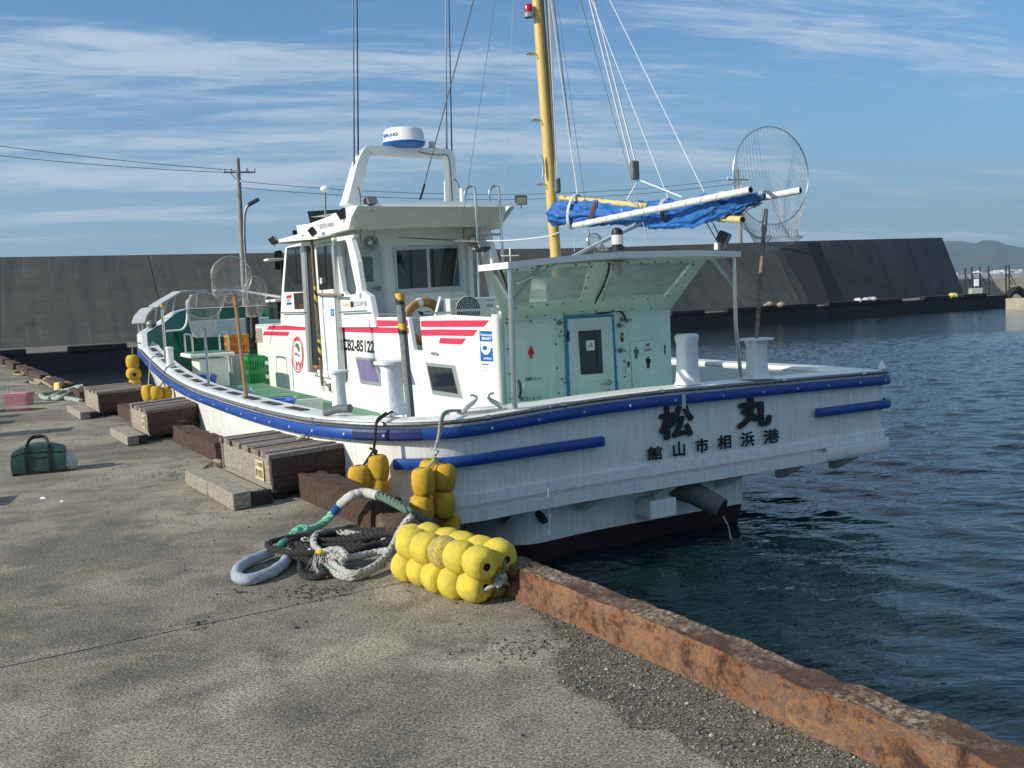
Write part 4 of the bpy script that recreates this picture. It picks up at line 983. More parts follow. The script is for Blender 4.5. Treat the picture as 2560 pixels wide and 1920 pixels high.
for P, m_ in ((((598, 208), (636, 208), (636, 238), (600, 236)), wink), (((644, 250), (672, 252), (674, 312), (646, 308)), bink), (((612, 330), (624, 265), (638, 335)), wink)): plate('door_notice', m_, 1, CY+.099, qs('C', *P), .003, lf)
btext('door_lettering', '立入禁止', ink, 1, CY+.101, 'C', (600, 232), (634, 232), (600, 214), lf)
btext('door_lettering', 'S', wink, 1, CY+.101, 'C', (652, 296), (668, 297), (652, 266), lf)
plate('door_post', alu, 1, CY+.06, (q('N', 1240, 310), q('N', 1300, 300), q('C', 762, 838), q('C', 722, 832)), .05, boat, bevel=.005)
plate('door_track', wclean, 1, CY+.06, qs('C', (474, 795), (765, 842), (745, 868), (478, 812)), .06, boat, bevel=.008)
plate('door_header', cream, 1, CY+.06, qs('N', (700, 350), (1310, 245), (1312, 300), (700, 430)), .05, boat, bevel=.008)
# rub mark strips and lettering on the wing
btext('wing_lettering', 'YANMAR', gold, 1, CY+.037, 'N', (1440, 1540), (1588, 1532), (1435, 1450), boat)
plate('wing_badge', ink, 1, CY+.038, qs('N', (1592, 1428), (1638, 1424), (1642, 1532), (1598, 1536)), .004, boat)
plate('wing_badge', grayink, 1, CY+.038, [q('N', 1666+20*cos(2*pi*k/14), 1480+52*sin(2*pi*k/14)) for k in range(14)], .004, boat, holes=[[q('N', 1666+11*cos(2*pi*k/14), 1480+34*sin(2*pi*k/14)) for k in range(14)]])
btext('wing_lettering', '222-16597', ink, 1, CY+.037, 'N', (1700, 1510), (1838, 1504), (1696, 1430), boat)
for cx_, cy_ in ((1778, 1320), (1872, 1466)): plate('wing_badge', mat('blue_grey_disc', (.20, .33, .42), .4), 1, CY+.038, [q('N', cx_+21*cos(2*pi*k/14), cy_+56*sin(2*pi*k/14)) for k in range(14)], .004, boat)
def rail_on_side(c, p0, p1, n_, out_=.10, r=.012):
    a_ = bp(q(c, *p0), 1, CY+out_); b_ = bp(q(c, *p1), 1, CY+out_)
    mb = MB().tube([a_, b_], r, 8)
    for k in range(n_): v = a_.lerp(b_, (k+.3)/n_); mb.tube([v, Vector((v.x, CY, v.z))], r*.8, 6)
    part('grab_rail', steel, mb, smooth=S)
rail_on_side('C', (208, 284), (432, 280), 2); rail_on_side('C', (716, 278), (958, 266), 3); rail_on_side('C', (1058, 296), (1300, 290), 2, .0); rail_on_side('C', (1450, 288), (1690, 282), 2, .0)
rail_on_side('C', (1690, 262), (2040, 256), 3, .02)
o = MB().tube([bp(q('C', 524, 125), 1, CY+.14), bp(q('C', 750, 130), 1, CY+.14)], .022, 8); part('rusty_bracket_pipe', crud, o, smooth=S)
# aft wall
za = 2.9
part('wheelhouse_aft_wall', wclean, MB().box((XW, SY+.04, .84), (XW+.06, CY-.04, za)))
part('wheelhouse_front', glass, MB().box((9.86, SY+.05, 1.3), (9.92, CY-.05, 2.5)))
part('wheelhouse_ceiling', cream, MB().box((5.95, SY-.2, 2.74), (10.0, CY+.02, 2.80)), bevel=.01)
def awin(name, outer, panes, c='B', m_=alu, hold=boat):
    fr = plate(name, m_, 0, XW-.012, qs(c, *outer), .022, hold, holes=[qs(c, *p) for p in panes], bevel=.003)
    for p in panes: plate('pane', glass, 0, XW-.008, qs(c, *p), .006, fr)
    return fr
awin('aft_window', ((1180, 1095), (1760, 1080), (1798, 1475), (1216, 1500)), [((1210, 1128), (1470, 1116), (1484, 1448), (1228, 1462)), ((1494, 1114), (1742, 1106), (1760, 1432), (1508, 1446))])
dr = plate('aft_door', mat('grey_white_door', (.55, .57, .56), .45, var=.05), 0, XW-.01, qs('B', (880, 1118), (1075, 1115), (1128, 1760), (880, 1790)), .016, boat)
plate('door_frame', alu, 0, XW-.014, qs('B', (770, 1095), (1097, 1090), (1145, 1760), (1120, 1760), (1070, 1118), (800, 1122), (850, 1800), (820, 1800)), .02, dr)
awf = plate('door_window_frame', alu, 0, XW-.024, qs('B', (850, 1164), (1022, 1160), (1038, 1412), (870, 1420)), .014, dr)
plate('door_pane', mat('milky_window_glass', (.16, .17, .16), .1, var=.4, vscale=6), 0, XW-.035, qs('B', (866, 1182), (1004, 1178), (1018, 1396), (886, 1404)), .006, dr)
plate('door_handle', dsteel, 0, XW-.05, [q('B', 1060+22*cos(2*pi*k/12), 1453+20*sin(2*pi*k/12)) for k in range(12)], .03, dr)
plate('door_handle', dsteel, 0, XW-.06, qs('B', (998, 1450), (1060, 1446), (1060, 1460), (998, 1458)), .02, dr)
# roof: side fascia (lettered), swept aft brow, top
roofpts_p = [bp(q('N', *p), 1, CY+.1) for p in ((640, 30), (1650, -250), (1620, 100), (1000, 225), (760, 210))]
def Y1(c, p, off=.1): return bp(q(c, *p), 1, CY+off)
top_l = [Y1('B', (370, 905)), Y1('B', (470, 900)), Y1('B', (690, 815)), Y1('B', (850, 765))]
bot_l = [Y1('B', (372, 990)), Y1('B', (425, 992)), Y1('B', (690, 975)), Y1('B', (824, 948))]
fas = plate('roof_fascia', wclean, 1, CY+.05, qs('B', (368, 910), (470, 898), (662, 828), (680, 812), (790, 762), (862, 742), (905, 738), (878, 780), (845, 850), (822, 945), (545, 1018), (425, 995), (378, 985)), .08, boat, bevel=.012)
mirror_f = fas.copy(); COL.objects.link(mirror_f); mirror_f.location.y = -(CY-SY)-.1
btext('roof_lettering', '〒千葉県054000', grayink, 1, CY+.095, 'B', (505, 955), (672, 925), (500, 905), boat)
# roof top sheet following the fascia
fz = [bp(q('B', *p), 1, CY+.05) for p in ((378, 910), (470, 898), (680, 815), (862, 745))]
mb = MB(); mb.add([Vector((p.x, CY+.06, p.z)) for p in fz]+[Vector((p.x, SY-.06, p.z)) for p in fz], [(i, i+1, 5+i, 4+i) for i in range(3)]); part('roof_top', wclean, mb)
# swept brow: top edge further aft than the bottom edge, curved between
bt = [bp(q('B', *p), 0, 5.45) for p in ((862, 745), (1000, 722), (1300, 716), (1700, 710), (2212, 714), (2260, 722))]
bb = [bp(q('B', *p), 0, 6.0) for p in ((822, 945), (1000, 948), (1300, 932), (1700, 922), (2080, 925), (2110, 922))]
bm1 = [bp(q('B', *p), 0, 5.72) for p in ((832, 860), (1000, 830), (1300, 822), (1700, 815), (2150, 828), (2180, 830))]
bl1 = [bp(q('B', *p), 0, 5.43) for p in ((870, 775), (1000, 758), (1300, 752), (1700, 748), (2190, 752), (2232, 752))]
mb = MB(); rows = [bt, bl1, bm1, bb]; n_ = 6; mb.add([v for r_ in rows for v in r_], [(j*n_+i, j*n_+i+1, (j+1)*n_+i+1, (j+1)*n_+i) for j in range(3) for i in range(5)])
tb = [Vector((6.1, v.y, v.z-.01)) for v in bt]; mb.add(bt+tb, [(i, i+1, 7+i, 6+i) for i in range(5)])
mb.add([bt[5], bl1[5], bm1[5], bb[5], tb[5], Vector((6.2, bb[5].y, bb[5].z))], [(0, 1, 2, 3, 5, 4)])
mb.add([bt[0], bl1[0], bm1[0], bb[0], tb[0], Vector((6.2, bb[0].y, bb[0].z))], [(4, 5, 3, 2, 1, 0)])
part('roof_brow', wclean, mb, smooth=radians(50))
mb = MB(); mb.add([Vector((6.0, bt[0].y, bt[0].z-.02)), Vector((6.0, bt[4].y, bt[4].z-.02)), Vector((7.6, SY-.1, 3.0)), Vector((7.6, CY+.05, 3.0))], [(0, 1, 2, 3)]); part('roof_top', wclean, mb)
# front visor, smoked panel, gps mushroom
mb = MB(); v0 = bp(q('B', 205, 1040), 1, CY+.42); v1 = bp(q('B', 530, 1010), 1, CY+.3); v2 = bp(q('B', 430, 1000), 1, CY); v3 = bp(q('B', 690, 980), 1, CY)
mb.prism([v0-Vector((0, 0, .03)), v1-Vector((0, 0, .03)), v3-Vector((0, 0, .03)), v2-Vector((0, 0, .03))][::-1], [v0, v1, v3, v2][::-1]); part('side_visor', cream, mb, bevel=.004)
mb = MB(); mb.box((9.8, SY-.1, 2.44), (10.1, CY+.2, 2.48)); part('front_visor', cream, mb, bevel=.01)
sm = mat('smoked_acrylic', (.03, .035, .04), .1)
plate('smoked_panel', sm, 0, 8.6, qs('B', (443, 788), (740, 772), (760, 850), (468, 895)), .012, boat)
plate('smoked_panel', sm, 1, .0, [(8.6, 2.75), (8.6, 3.15), (8.0, 3.15), (7.8, 2.9)], .012, boat, local=True)
g0 = bp(q('B', 600, 860), 0, 8.4); g1 = bp(q('B', 598, 615), 0, 8.4)
part('gps_stalk', dsteel, MB().tube([g0, g1], .018, 8), smooth=S); part('gps_dome', wink, MB().lathe([(.03, -.02), (.075, .02), (.08, .05), (.06, .075), (.02, .09)], Matrix.Translation(g1), 14), smooth=S)
g0 = bp(q('P', 1210, 1080), 0, 6.3); g1 = bp(q('P', 1208, 970), 0, 6.3); part('whip_base', cream, MB().lathe([(.035, 0), (.035, .12), (.028, .2), (.03, .205), (.026, (g1-g0).z)], Matrix.Translation(g0), 12), smooth=S)
# radar arch: box section frame
XA = 7.0
arch = [(60, 1130), (75, 1060), (150, 740), (190, 620), (225, 575), (280, 560), (600, 575), (980, 590), (1050, 598), (1075, 640), (1085, 800), (1090, 1075)]
ap = [bp(q('P', x, y), 0, XA) for x, y in arch]; apt = smoothpath(ap, 4)
mb = MB(); N_ = len(apt); vs = []
for i, p in enumerate(apt):
    t_ = (apt[min(i+1, N_-1)]-apt[max(0, i-1)]).normalized(); nn = Vector((0, -t_.z, t_.y)); f_ = abs(t_.z)
    wdt = .13 + (.10*max(0, 1-i/12) if i < 12 else 0); w_ = .20+.2*max(0, 1-i/16)
    for sx, sn in ((-.5, -.5), (.5, -.5), (.5, .5), (-.5, .5)): vs.append(p+Vector((w_*sx, 0, 0))+nn*(wdt*sn))
mb.add(vs, [(i*4+k, i*4+(k+1) % 4, (i+1)*4+(k+1) % 4, (i+1)*4+k) for i in range(N_-1) for k in range(4)]+[(3, 2, 1, 0), ((N_-1)*4, (N_-1)*4+1, (N_-1)*4+2, (N_-1)*4+3)])
part('radar_arch', wclean, mb, smooth=radians(40), bevel=.02)
rc = bp(q('P', 617, 535), 0, XA)
rad = part('radar_dome', wclean, MB().lathe([(.30, .075), (.345, .08), (.34, .10), (.325, .12), (.315, .24), (.29, .285), (.22, .30), (.01, .305)], Matrix.Translation(rc), 28), smooth=radians(40))
part('radar_base', mat('radar_blue', (.01, .12, .42), .35), MB().lathe([(.20, -.01), (.28, .01), (.335, .05), (.342, .079)], Matrix.Translation(rc), 28), parent=rad, smooth=radians(40))
vs, fs = text_vf('FURUNO', .03); x0 = min(v.x for v in vs); x1 = max(v.x for v in vs)
yc = atan2(-AX.y*0-.3, 1)
out = []
for v in vs:                                      # wrapped round the dome
    a_ = radians(84)+(v.x-x0)/(x1-x0)*radians(58); out.append(rc+Vector((.3265*cos(a_), .3265*sin(a_), .145+.075*v.y)))
part('radar_lettering', bink, MB().add(out, fs), parent=rad)
a_ = radians(232); part('radar_label', wink, MB().box((-.002, -.035, -.012), (.002, .035, .012), M=Matrix.Translation(rc+Vector((.332*cos(a_), .332*sin(a_), .048))) @ Matrix.Rotation(a_, 4, 'Z')), parent=rad)
sc_ = bp(q('P', 900, 545), 0, XA); part('signal_lamp', plast_w, MB().lathe([(.07, 0), (.07, .03), (.045, .035), (.05, .10), (.04, .12), (.01, .125)], Matrix.Translation(sc_), 12), smooth=S)
def cable(pts, r=.007, m_=rubber, name='cable', parent=None): return part(name, m_, MB().tube(smoothpath(pts, 5), r, 6), parent, smooth=S)
cable([bp(q('P', *p), 0, XA-.14) for p in ((760, 570), (860, 590), (980, 605), (1050, 600), (1085, 700), (1100, 900), (1110, 1075))])
cable([bp(q('P', *p), 0, XA-.16) for p in ((1130, 850), (1160, 880), (1190, 965))])
cable([bp(q('P', *p), 0, XA-.2) for p in ((145, 930), (165, 1000), (175, 1105))])
# whip antennas
def whip(b_, t_, X, r0=.016, r1=.004, name='whip_antenna'):
    a0 = bp(b_, 0, X); a1 = bp(t_, 0, X); o = part(name, mat('dark_blue_whip', (.02, .035, .08), .3), MB().tube([a0, a0.lerp(a1, .25), a1], [r0, r0*.7, r1], 6), smooth=S); return o
for b_, t_ in ((q('P', 105, 830), (881, -420)), (q('P', 148, 890), (890, -420)), (q('P', 1112, 1000), (1117, -300)), (q('P', 1052, 560), (1112, -300))): whip(b_, t_, XA)
for (x0_, y0_), (x1_, y1_) in (((105, 915), (105, 830)), ((148, 910), (148, 850))): part('antenna_mount', steel, MB().tube([bp(q('P', x0_, y0_), 0, XA), bp(q('P', x1_, y1_), 0, XA)], .028, 8), smooth=S)
# grab hoops at the aft edge of the roof (ladder)
for xs_ in (((1238, 1075), (1240, 990), (1268, 938), (1310, 930), (1340, 975), (1355, 1250), (1365, 1450), (1385, 2160)), ((1490, 1080), (1492, 980), (1515, 932), (1555, 925), (1585, 975), (1605, 1300), (1622, 1600), (1640, 2100))):
    part('ladder_hoop', steel, MB().tube(smoothpath([bp(q('P', *p), 0, 5.42-.03*(k > 3)) for k, p in enumerate(xs_)], 5), .02, 8), smooth=S)
for y_ in (1418,): part('ladder_rung', steel, MB().tube([bp(q('P', 1370, y_), 0, 5.4), bp(q('P', 1610, y_-3), 0, 5.4)], .018, 8), smooth=S)
# flood lights
def flood(c, p, X, ax=0, yaw=0, tilt=.5, s=1, stalk=True):
    v = bp(q(c, *p), ax, X); M_ = Matrix.Translation(v) @ Matrix.Rotation(yaw, 4, 'Z') @ Matrix.Rotation(tilt, 4, 'Y')
    o = part('flood_light', black, MB().box((-.05*s, -.10*s, -.075*s), (.04*s, .10*s, .075*s), M=M_), bevel=.012)
    mb = MB()
    for k in range(7): mb.box((.04*s, (-.09+.028*k)*s, -.07*s), (.075*s, (-.082+.028*k)*s, .07*s), M=M_)
    part('cooling_fins', black, mb, parent=o); part('lamp_face', mat('lamp_face', (.30, .30, .26), .25, grain=.4, gscale=90), MB().box((-.056*s, -.085*s, -.06*s), (-.0505*s, .085*s, .06*s), M=M_), parent=o)
    part('lamp_bracket', steel, MB().tube([v, v-Vector((0, 0, .14*s))], .012, 6), parent=o)
flood('P', (277, 1088), 5.5, 0, .3, .4, .9); flood('P', (1812, 1065), 5.5, 0, -.4, -.3, .9); flood('B', (752, 808), CY+.1, 1, 1.4, .5, .9)
flood('B', (492, 962), CY+.25, 1, 1.2, .6, .8); flood('B', (155, 1038), CY+.45, 1, 1.0, .6, .8); flood('B', (357, 978), .3, 1, 2.6, .2, .8); flood('P', (1415, 1530), 5.0, 0, .2, .5, 1.0)
# loud hailers
def horn(c, p, X, s=1.0, yaw=0):
    v = bp(q(c, *p), 0, X); d_ = Vector((-1, .25, -.28)); M_ = Matrix.Translation(v) @ d_.to_track_quat('Z', 'Y').to_matrix().to_4x4()
    hm_ = mat('grey_horn', (.34, .35, .34), .5)
    o = part('loud_hailer', hm_, MB().lathe([(.03, -.17*s), (.06*s, -.16*s), (.065*s, -.08*s), (.085*s, -.02*s), (.13*s, .06*s), (.135*s, .065*s), (.12*s, .055*s), (.05*s, -.05*s)], M_, 20), smooth=radians(45))
    part('horn_cone', cream, MB().lathe([(.05*s, -.05*s), (.045*s, .0), (.02*s, .02*s)], M_, 14), parent=o, smooth=S)
    part('horn_bracket', dsteel, MB().tube([v+Vector((.1, -.12*s, 0)), v+Vector((.1, -.12*s, .27*s)), v+Vector((.1, .12*s, .27*s)), v+Vector((.1, .12*s, 0))], .008, 6), parent=o)
horn('P', (268, 1500), 6.25, .92); horn('P', (1318, 1470), 6.25, .9)
part('lamp_stand', wclean, MB().tube([bp(q('P', 1495, 1575), 0, 5.0), bp(q('P', 1520, 1720), 0, 5.0)], .03, 8), smooth=S)
mirror_ = plate('wing_mirror', black, 0, 10.2, qs('N', (180, 500), (330, 480), (345, 830), (200, 855)), .05, boat, r=.06, bevel=.01)
part('mirror_arm', steel, MB().tube([bp(q('N', 340, 680), 0, 10.2), bp(q('N', 395, 690), 0, 10.2), bp(q('N', 385, 400), 0, 10.2)], .01, 6))
# striped poles
def bpole(name, pts_px, ax, v, r, m_, bands=(), label=None, seg=10):
    P = [bp(p, ax, v) for p in pts_px]; o = part(name, m_, MB().tube(P, r, seg), smooth=S, label=label)
    for t0, t1, mm in bands:
        a_ = P[0].lerp(P[-1], t0); b_ = P[0].lerp(P[-1], t1); part('tape_band', mm, MB().tube([a_, b_], r*1.06, seg), parent=o, smooth=S)
    return o
yel = mat('hazard_yellow', (.70, .42, .02), .5)
def hazard(o, P0, P1, r, t0, t1):
    a_ = P0.lerp(P1, t0); b_ = P0.lerp(P1, t1); d = (b_-a_).length; n_ = max(8, int(d/.012)); u = (b_-a_).normalized(); s1 = u.orthogonal().normalized(); s2 = u.cross(s1); seg = 16; mb = MB()
    vs = [a_+u*(d*i/n_)+(s1*cos(2*pi*k/seg)+s2*sin(2*pi*k/seg))*r*1.07 for i in range(n_+1) for k in range(seg)]; mb.v = [tuple(v) for v in vs]
    for i in range(n_):
        for k in range(seg):
            mb.f.append((i*seg+k, i*seg+(k+1) % seg, (i+1)*seg+(k+1) % seg, (i+1)*seg+k)); mb.mi.append(int((i*.012/.16+k/seg) % 1 < .5))
    ob = mb.build('hazard_tape', [black, yel], o, smooth=S)
po = bpole('boarding_pole', (q('C', 1240, 118), q('C', 1338, 1182)), 1, 2.95, .032, dsteel, label='steel pole with black and yellow tape')
P0, P1 = bp(q('C', 1240, 118), 1, 2.95), bp(q('C', 1338, 1182), 1, 2.95); hazard(po, P0, P1, .032, 0, .09); hazard(po, P0, P1, .032, .245, .33)
po = part('door_pole', mat('brown_weathered_pole', (.16, .11, .07), .6, var=.3), MB().tube([bp(q('B', 480, 1030), 1, CY+.2), bp(q('B', 520, 1640), 1, CY+.2), bp(q('C', 572, 912), 1, CY+.2), bp(q('C', 640, 900), 1, CY+.12), bp(q('C', 640, 958), 1, CY+.12)], .022, 8), smooth=S)
P0, P1 = bp(q('B', 480, 1030), 1, CY+.2), bp(q('C', 572, 912), 1, CY+.2); hazard(po, P0, P1, .022, .32, .45); hazard(po, P0, P1, .022, .68, .82)
# fuel/vent bump on the hull side wall
part('drain_lip', steel, MB().tube([bp(q('C', 1520, 634), 1, CY+.01), bp(q('C', 1558, 634), 1, CY+.03)], .018, 8), smooth=S)

# ---- cockpit gear (locker, air conditioner)
part('locker', wclean, MB().box((5.2, SY+.1, .84), (5.9, bp(q('O', 745, 600), 0, 5.2).y, 1.36)), bevel=.02)
av = 4.4; a0 = bp(q('O', 1375, 430), 0, av); a1 = bp(q('O', 1975, 215), 0, av)
ac = part('air_conditioner', acw, MB().box((av, a1.y, a0.z-.12), (av+.28, a0.y, a1.z)), bevel=.012, label='outdoor air conditioner unit with round fan grille')
fc = bp(q('O', 1605, 390), 0, av-.01); fr_ = abs(bp(q('O', 1440, 390), 0, av).y-fc.y)
part('fan_opening', dark, MB().lathe([(fr_, -.004), (fr_, .004)], Matrix.Translation(fc) @ Matrix.Rotation(pi/2, 4, 'Y'), 32), parent=ac)
mb = MB()
for k in range(1, 7):
    r_ = fr_*k/6; mb.tube([fc+Vector((-.012, r_*cos(2*pi*i/24), r_*sin(2*pi*i/24))) for i in range(24)], .0055, 4, closed=True)
for k in range(12): a_ = 2*pi*k/12; mb.tube([fc+Vector((-.012, fr_*.15*cos(a_), fr_*.15*sin(a_))), fc+Vector((-.012, fr_*cos(a_+.5), fr_*sin(a_+.5)))], .003, 4)
part('fan_grille', mat('grille_grey', (.55, .56, .54), .5), mb, parent=ac)
text_on('unit_lettering', 'Panasonic', ink, ac, bp(q('O', 1838, 268), 0, av-.003), bp(q('O', 1938, 268), 0, av-.003), bp(q('O', 1838, 250), 0, av-.003), .01)
plate('unit_label', ink, 0, av-.003, qs('O', (1855, 316), (1925, 316), (1925, 340), (1855, 340)), .003, ac)
text_on('unit_lettering', 'Eolia', wink, ac, bp(q('O', 1865, 334), 0, av-.007), bp(q('O', 1915, 334), 0, av-.007), bp(q('O', 1865, 320), 0, av-.007), .01)
vp = bp(q('O', 1330, 400), 0, av-.1); mb = MB()
z0, z1 = bp(q('O', 1330, 460), 0, 4.2).z, bp(q('O', 1285, 215), 0, 4.2).z; yb, yt = bp(q('O', 1330, 460), 0, 4.2).y, bp(q('O', 1290, 215), 0, 4.2).y
part('louvre_bracket', wclean, MB().prism([(4.2, yb, z0), (4.26, yb, z0), (4.26, yb+.16, z0), (4.2, yb+.16, z0)], [(4.2, yt-.02, z1), (4.26, yt-.02, z1), (4.26, yt+.04, z1), (4.2, yt+.04, z1)]))
for k in range(6): part('louvre_slot', dark, MB().box((4.194, yb+.04, z0+.06+k*(z1-z0-.1)/6), (4.2, yb+.12-.01*k, z0+.06+(k+.55)*(z1-z0-.1)/6)))

# ================================================================== AFT DECKHOUSE
XD = 1.5
ZS = 1.375
part('deckhouse_wall', mint, MB().box((XD-.03, SY-.01, .02), (XD+.02, CY-.06, ZS)), bevel=.006)
part('corner_post', wclean, MB().tube([(XD-.005, CY-.04, .02), (XD-.005, CY-.04, 1.43)], .055, 12), smooth=S)
def dpl(name, m_, c, P, th=.012, off=.036, par=None, **k): return plate(name, m_, 0, XD-off, qs(c, *P), th, par or boat, **k)
# canopy slab: corners measured at its own height
zc0 = 1.90
Cn = [bp(p, 2, zc0) for p in (q('D', 240, 325), q('D', 700, 272), q('D', 1200, 238), q('D', 1900, 226), q('E', 735, 236))]
cn_aft = [Vector((-.12, 1.72, 1.885)), Vector((-.12, .95, 1.925)), Vector((-.12, .1, 1.955)), Vector((-.12, -.6, 1.965)), Vector((-.12, -1.15, 1.96)), Vector((-.12, -1.75, 1.945))]
aft_px = [q('D', 242, 328), q('D', 700, 280), q('D', 1200, 238), q('D', 1900, 226), q('E', 735, 236)]
cn_aft = [bp(p, 0, -.1) for p in aft_px]
fwd_len = .58
cn_fwd = [v+Vector((fwd_len, .0, .0)) for v in cn_aft]
mb = MB(); n_ = 5; dz = Vector((0, 0, -.055))
mb.add(cn_aft+cn_fwd, [(i, i+1, n_+i+1, n_+i) for i in range(4)]); mb.add([v+dz for v in cn_aft+cn_fwd], [(n_+i, n_+i+1, i+1, i) for i in range(4)])
mb.add(cn_aft+[v+dz for v in cn_aft], [(n_+i, n_+i+1, i+1, i) for i in range(4)]); mb.add(cn_fwd+[v+dz for v in cn_fwd], [(i, i+1, n_+i+1, n_+i) for i in range(4)])
for k in (0, 4): mb.add([cn_aft[k], cn_fwd[k], cn_fwd[k]+dz, cn_aft[k]+dz], [(0, 1, 2, 3)])
can = part('canopy', wclean, mb)
# sloping window band between wall top and canopy: defined by wall-top line (x=XD) and upper line (x=.75)
XU = .45
mintc = mint
hazeglass = bpy.data.materials.new('hazy_acrylic'); hazeglass.use_nodes = True; t = hazeglass.node_tree; n = t.nodes; l = t.links
tr = n.new('ShaderNodeBsdfTransparent'); tr.inputs[0].default_value = (.72, .78, .77, 1); mxs = n.new('ShaderNodeMixShader'); mxs.inputs[0].default_value = .40
b = n['Principled BSDF']; b.inputs['Base Color'].default_value = (.62, .68, .68, 1); b.inputs['Roughness'].default_value = .12
nz_ = n.new('ShaderNodeTexNoise'); nz_.inputs['Scale'].default_value = 5; nz_.inputs['Detail'].default_value = 8; mr_ = n.new('ShaderNodeMapRange'); l.new(nz_.outputs['Fac'], mr_.inputs[0]); mr_.inputs[1].default_value = .35; mr_.inputs[2].default_value = .7; mr_.inputs[3].default_value = .42; mr_.inputs[4].default_value = .78
l.new(mr_.outputs[0], mxs.inputs[0]); l.new(tr.outputs[0], mxs.inputs[1]); l.new(b.outputs[0], mxs.inputs[2]); l.new(mxs.outputs[0], n['Material Output'].inputs[0])
# plane through wall top edge and canopy underside
zt_ = 1.86
pn = Vector((XD-XU, 0, 0)); dirv = Vector((XU-XD, 0, zt_-ZS))
def sp_(px):                                      # pixel ray meets the sloping plane (boat coords)
    d = ray(*px); dl = Vector((d.dot(AX), d.dot(PT), d.z)); e = EYE-ORG; el = Vector((e.dot(AX), e.dot(PT), EYE.z)); nn = Vector((dirv.z, 0, -dirv.x)); p0 = Vector((XD, 0, ZS)); t_ = (p0-el).dot(nn)/dl.dot(nn); return el+dl*t_
def splate(name, m_, P, th, par=None, holes=(), off=0):
    u = dirv.normalized(); nn = Vector((-abs(dirv.z), 0, -abs(dirv.x))).normalized(); p0 = Vector((XD, 0, ZS))
    def cv(Q_): return [(sp_(p).y, (sp_(p)-p0).dot(u)) for p in Q_]
    c = bpy.data.curves.new('c', 'CURVE'); c.dimensions = '2D'; c.fill_mode = 'BOTH'; c.extrude = th/2
    for Q_ in [P]+list(holes):
        Q_ = cv(Q_); s_ = c.splines.new('POLY'); s_.points.add(len(Q_)-1); s_.use_cyclic_u = True
        for i, p in enumerate(Q_): s_.points[i].co = (p[0], p[1], 0, 1)
    vs, fs = curve_mesh(c); mb = MB(); mb.add([p0+Vector((0, v.x, 0))+u*v.y+nn*(v.z+off) for v in vs], fs); return part(name, m_, mb, parent=par)
w1 = qs('D', (190, 408), (950, 348), (868, 652), (295, 702)); w2 = qs('D', (1172, 330), (1836, 324), (1592, 622), (1044, 636))
splate('sloping_panel', mint, qs('D', (90, 375), (1960, 262), (1975, 268), (1632, 742), (970, 775), (205, 836), (60, 380)), .03, holes=[w1, w2])
splate('canopy_window', hazeglass, w1, .006); splate('canopy_window', hazeglass, w2, .006)
for P in ([(q('D', 30+i*0, 0)) for i in range(0)],): pass
bolt_m = mat('dark_bolt_head', (.10, .11, .10), .6)
bolts = [(318, 384), (448, 370), (578, 356), (824, 340), (940, 332), (958, 355), (934, 450), (906, 540), (868, 655), (714, 676), (578, 686), (442, 700), (302, 715), (1272, 318), (1390, 320), (1505, 314), (1618, 314), (1728, 316), (1836, 318), (1840, 342), (1766, 430), (1690, 520), (1620, 608), (1446, 634), (1324, 634), (1188, 640), (1060, 645), (1070, 530), (1096, 440),
         (230, 812), (400, 790), (560, 776), (724, 762), (878, 742), (996, 740), (1146, 732), (1310, 722), (1476, 718), (1612, 714)]
for x, y in bolts:
    v = sp_(q('D', x, y)); nn = Vector((-abs(dirv.z), 0, -abs(dirv.x))).normalized(); part('bolt', bolt_m, MB().lathe([(.013, .014), (.011, .022), (.004, .023)], Matrix.Translation(v) @ nn.to_track_quat('Z', 'Y').to_matrix().to_4x4(), 7))
# doors and panels on the aft wall
wc = dpl('toilet_door', mint, 'D', ((205, 858), (645, 815), (668, 1590), (232, 1620)), .012, .04, bevel=.004); 
dpl('door_leaf', mint, 'D', ((242, 872), (626, 846), (650, 1580), (262, 1610)), .012, .052, wc, bevel=.004)
dpl('leaf_moulding', mint, 'D', ((322, 975), (560, 958), (590, 1470), (345, 1480)), .008, .062, wc, r=.03, bevel=.004)
dpl('leaf_moulding', mint, 'D', ((376, 1375), (550, 1362), (552, 1425), (382, 1440)), .006, .068, wc, r=.02, bevel=.003)
def figure(c, cx_, cy_, h_, m_, skirt=False, off=.072, par=None):
    hw = h_*.2
    dpl('pictogram', m_, c, [(cx_+h_*.085*cos(2*pi*k/12), cy_-h_*.42+h_*.085*sin(2*pi*k/12)) for k in range(12)], .003, off, par)
    if skirt: P = ((-.13, -.31), (.13, -.31), (.22, .02), (.14, .04), (.10, -.12), (.2, .2), (.1, .2), (.09, .5), (.02, .5), (.015, .2), (-.015, .2), (-.02, .5), (-.09, .5), (-.1, .2), (-.2, .2), (-.10, -.12), (-.14, .04), (-.22, .02))
    else: P = ((-.16, -.31), (.16, -.31), (.19, -.26), (.19, .06), (.13, .06), (.12, -.16), (.11, .5), (.02, .5), (.01, .1), (-.01, .1), (-.02, .5), (-.11, .5), (-.12, -.16), (-.13, .06), (-.19, .06), (-.19, -.26))
    dpl('pictogram', m_, c, [(cx_+x*h_, cy_+y*h_) for x, y in P], .003, off, par)
figure('D', 441, 1108, 112, rink, True, .074, wc)
def dtext(s, m_, bl, br, tl, off=.075, par=None, bold=.0, c='D'):
    X_ = XD-off; return text_on('wall_lettering', s, m_, par or boat, bp(q(c, *bl), 0, X_), bp(q(c, *br), 0, X_), bp(q(c, *tl), 0, X_), bold)
dtext('洗面所 あっち', ink, (392, 1356), (532, 1348), (392, 1326), .079, wc, .01); dtext('開けない あっち', ink, (348, 1530), (524, 1518), (348, 1496), .06, wc, .01)
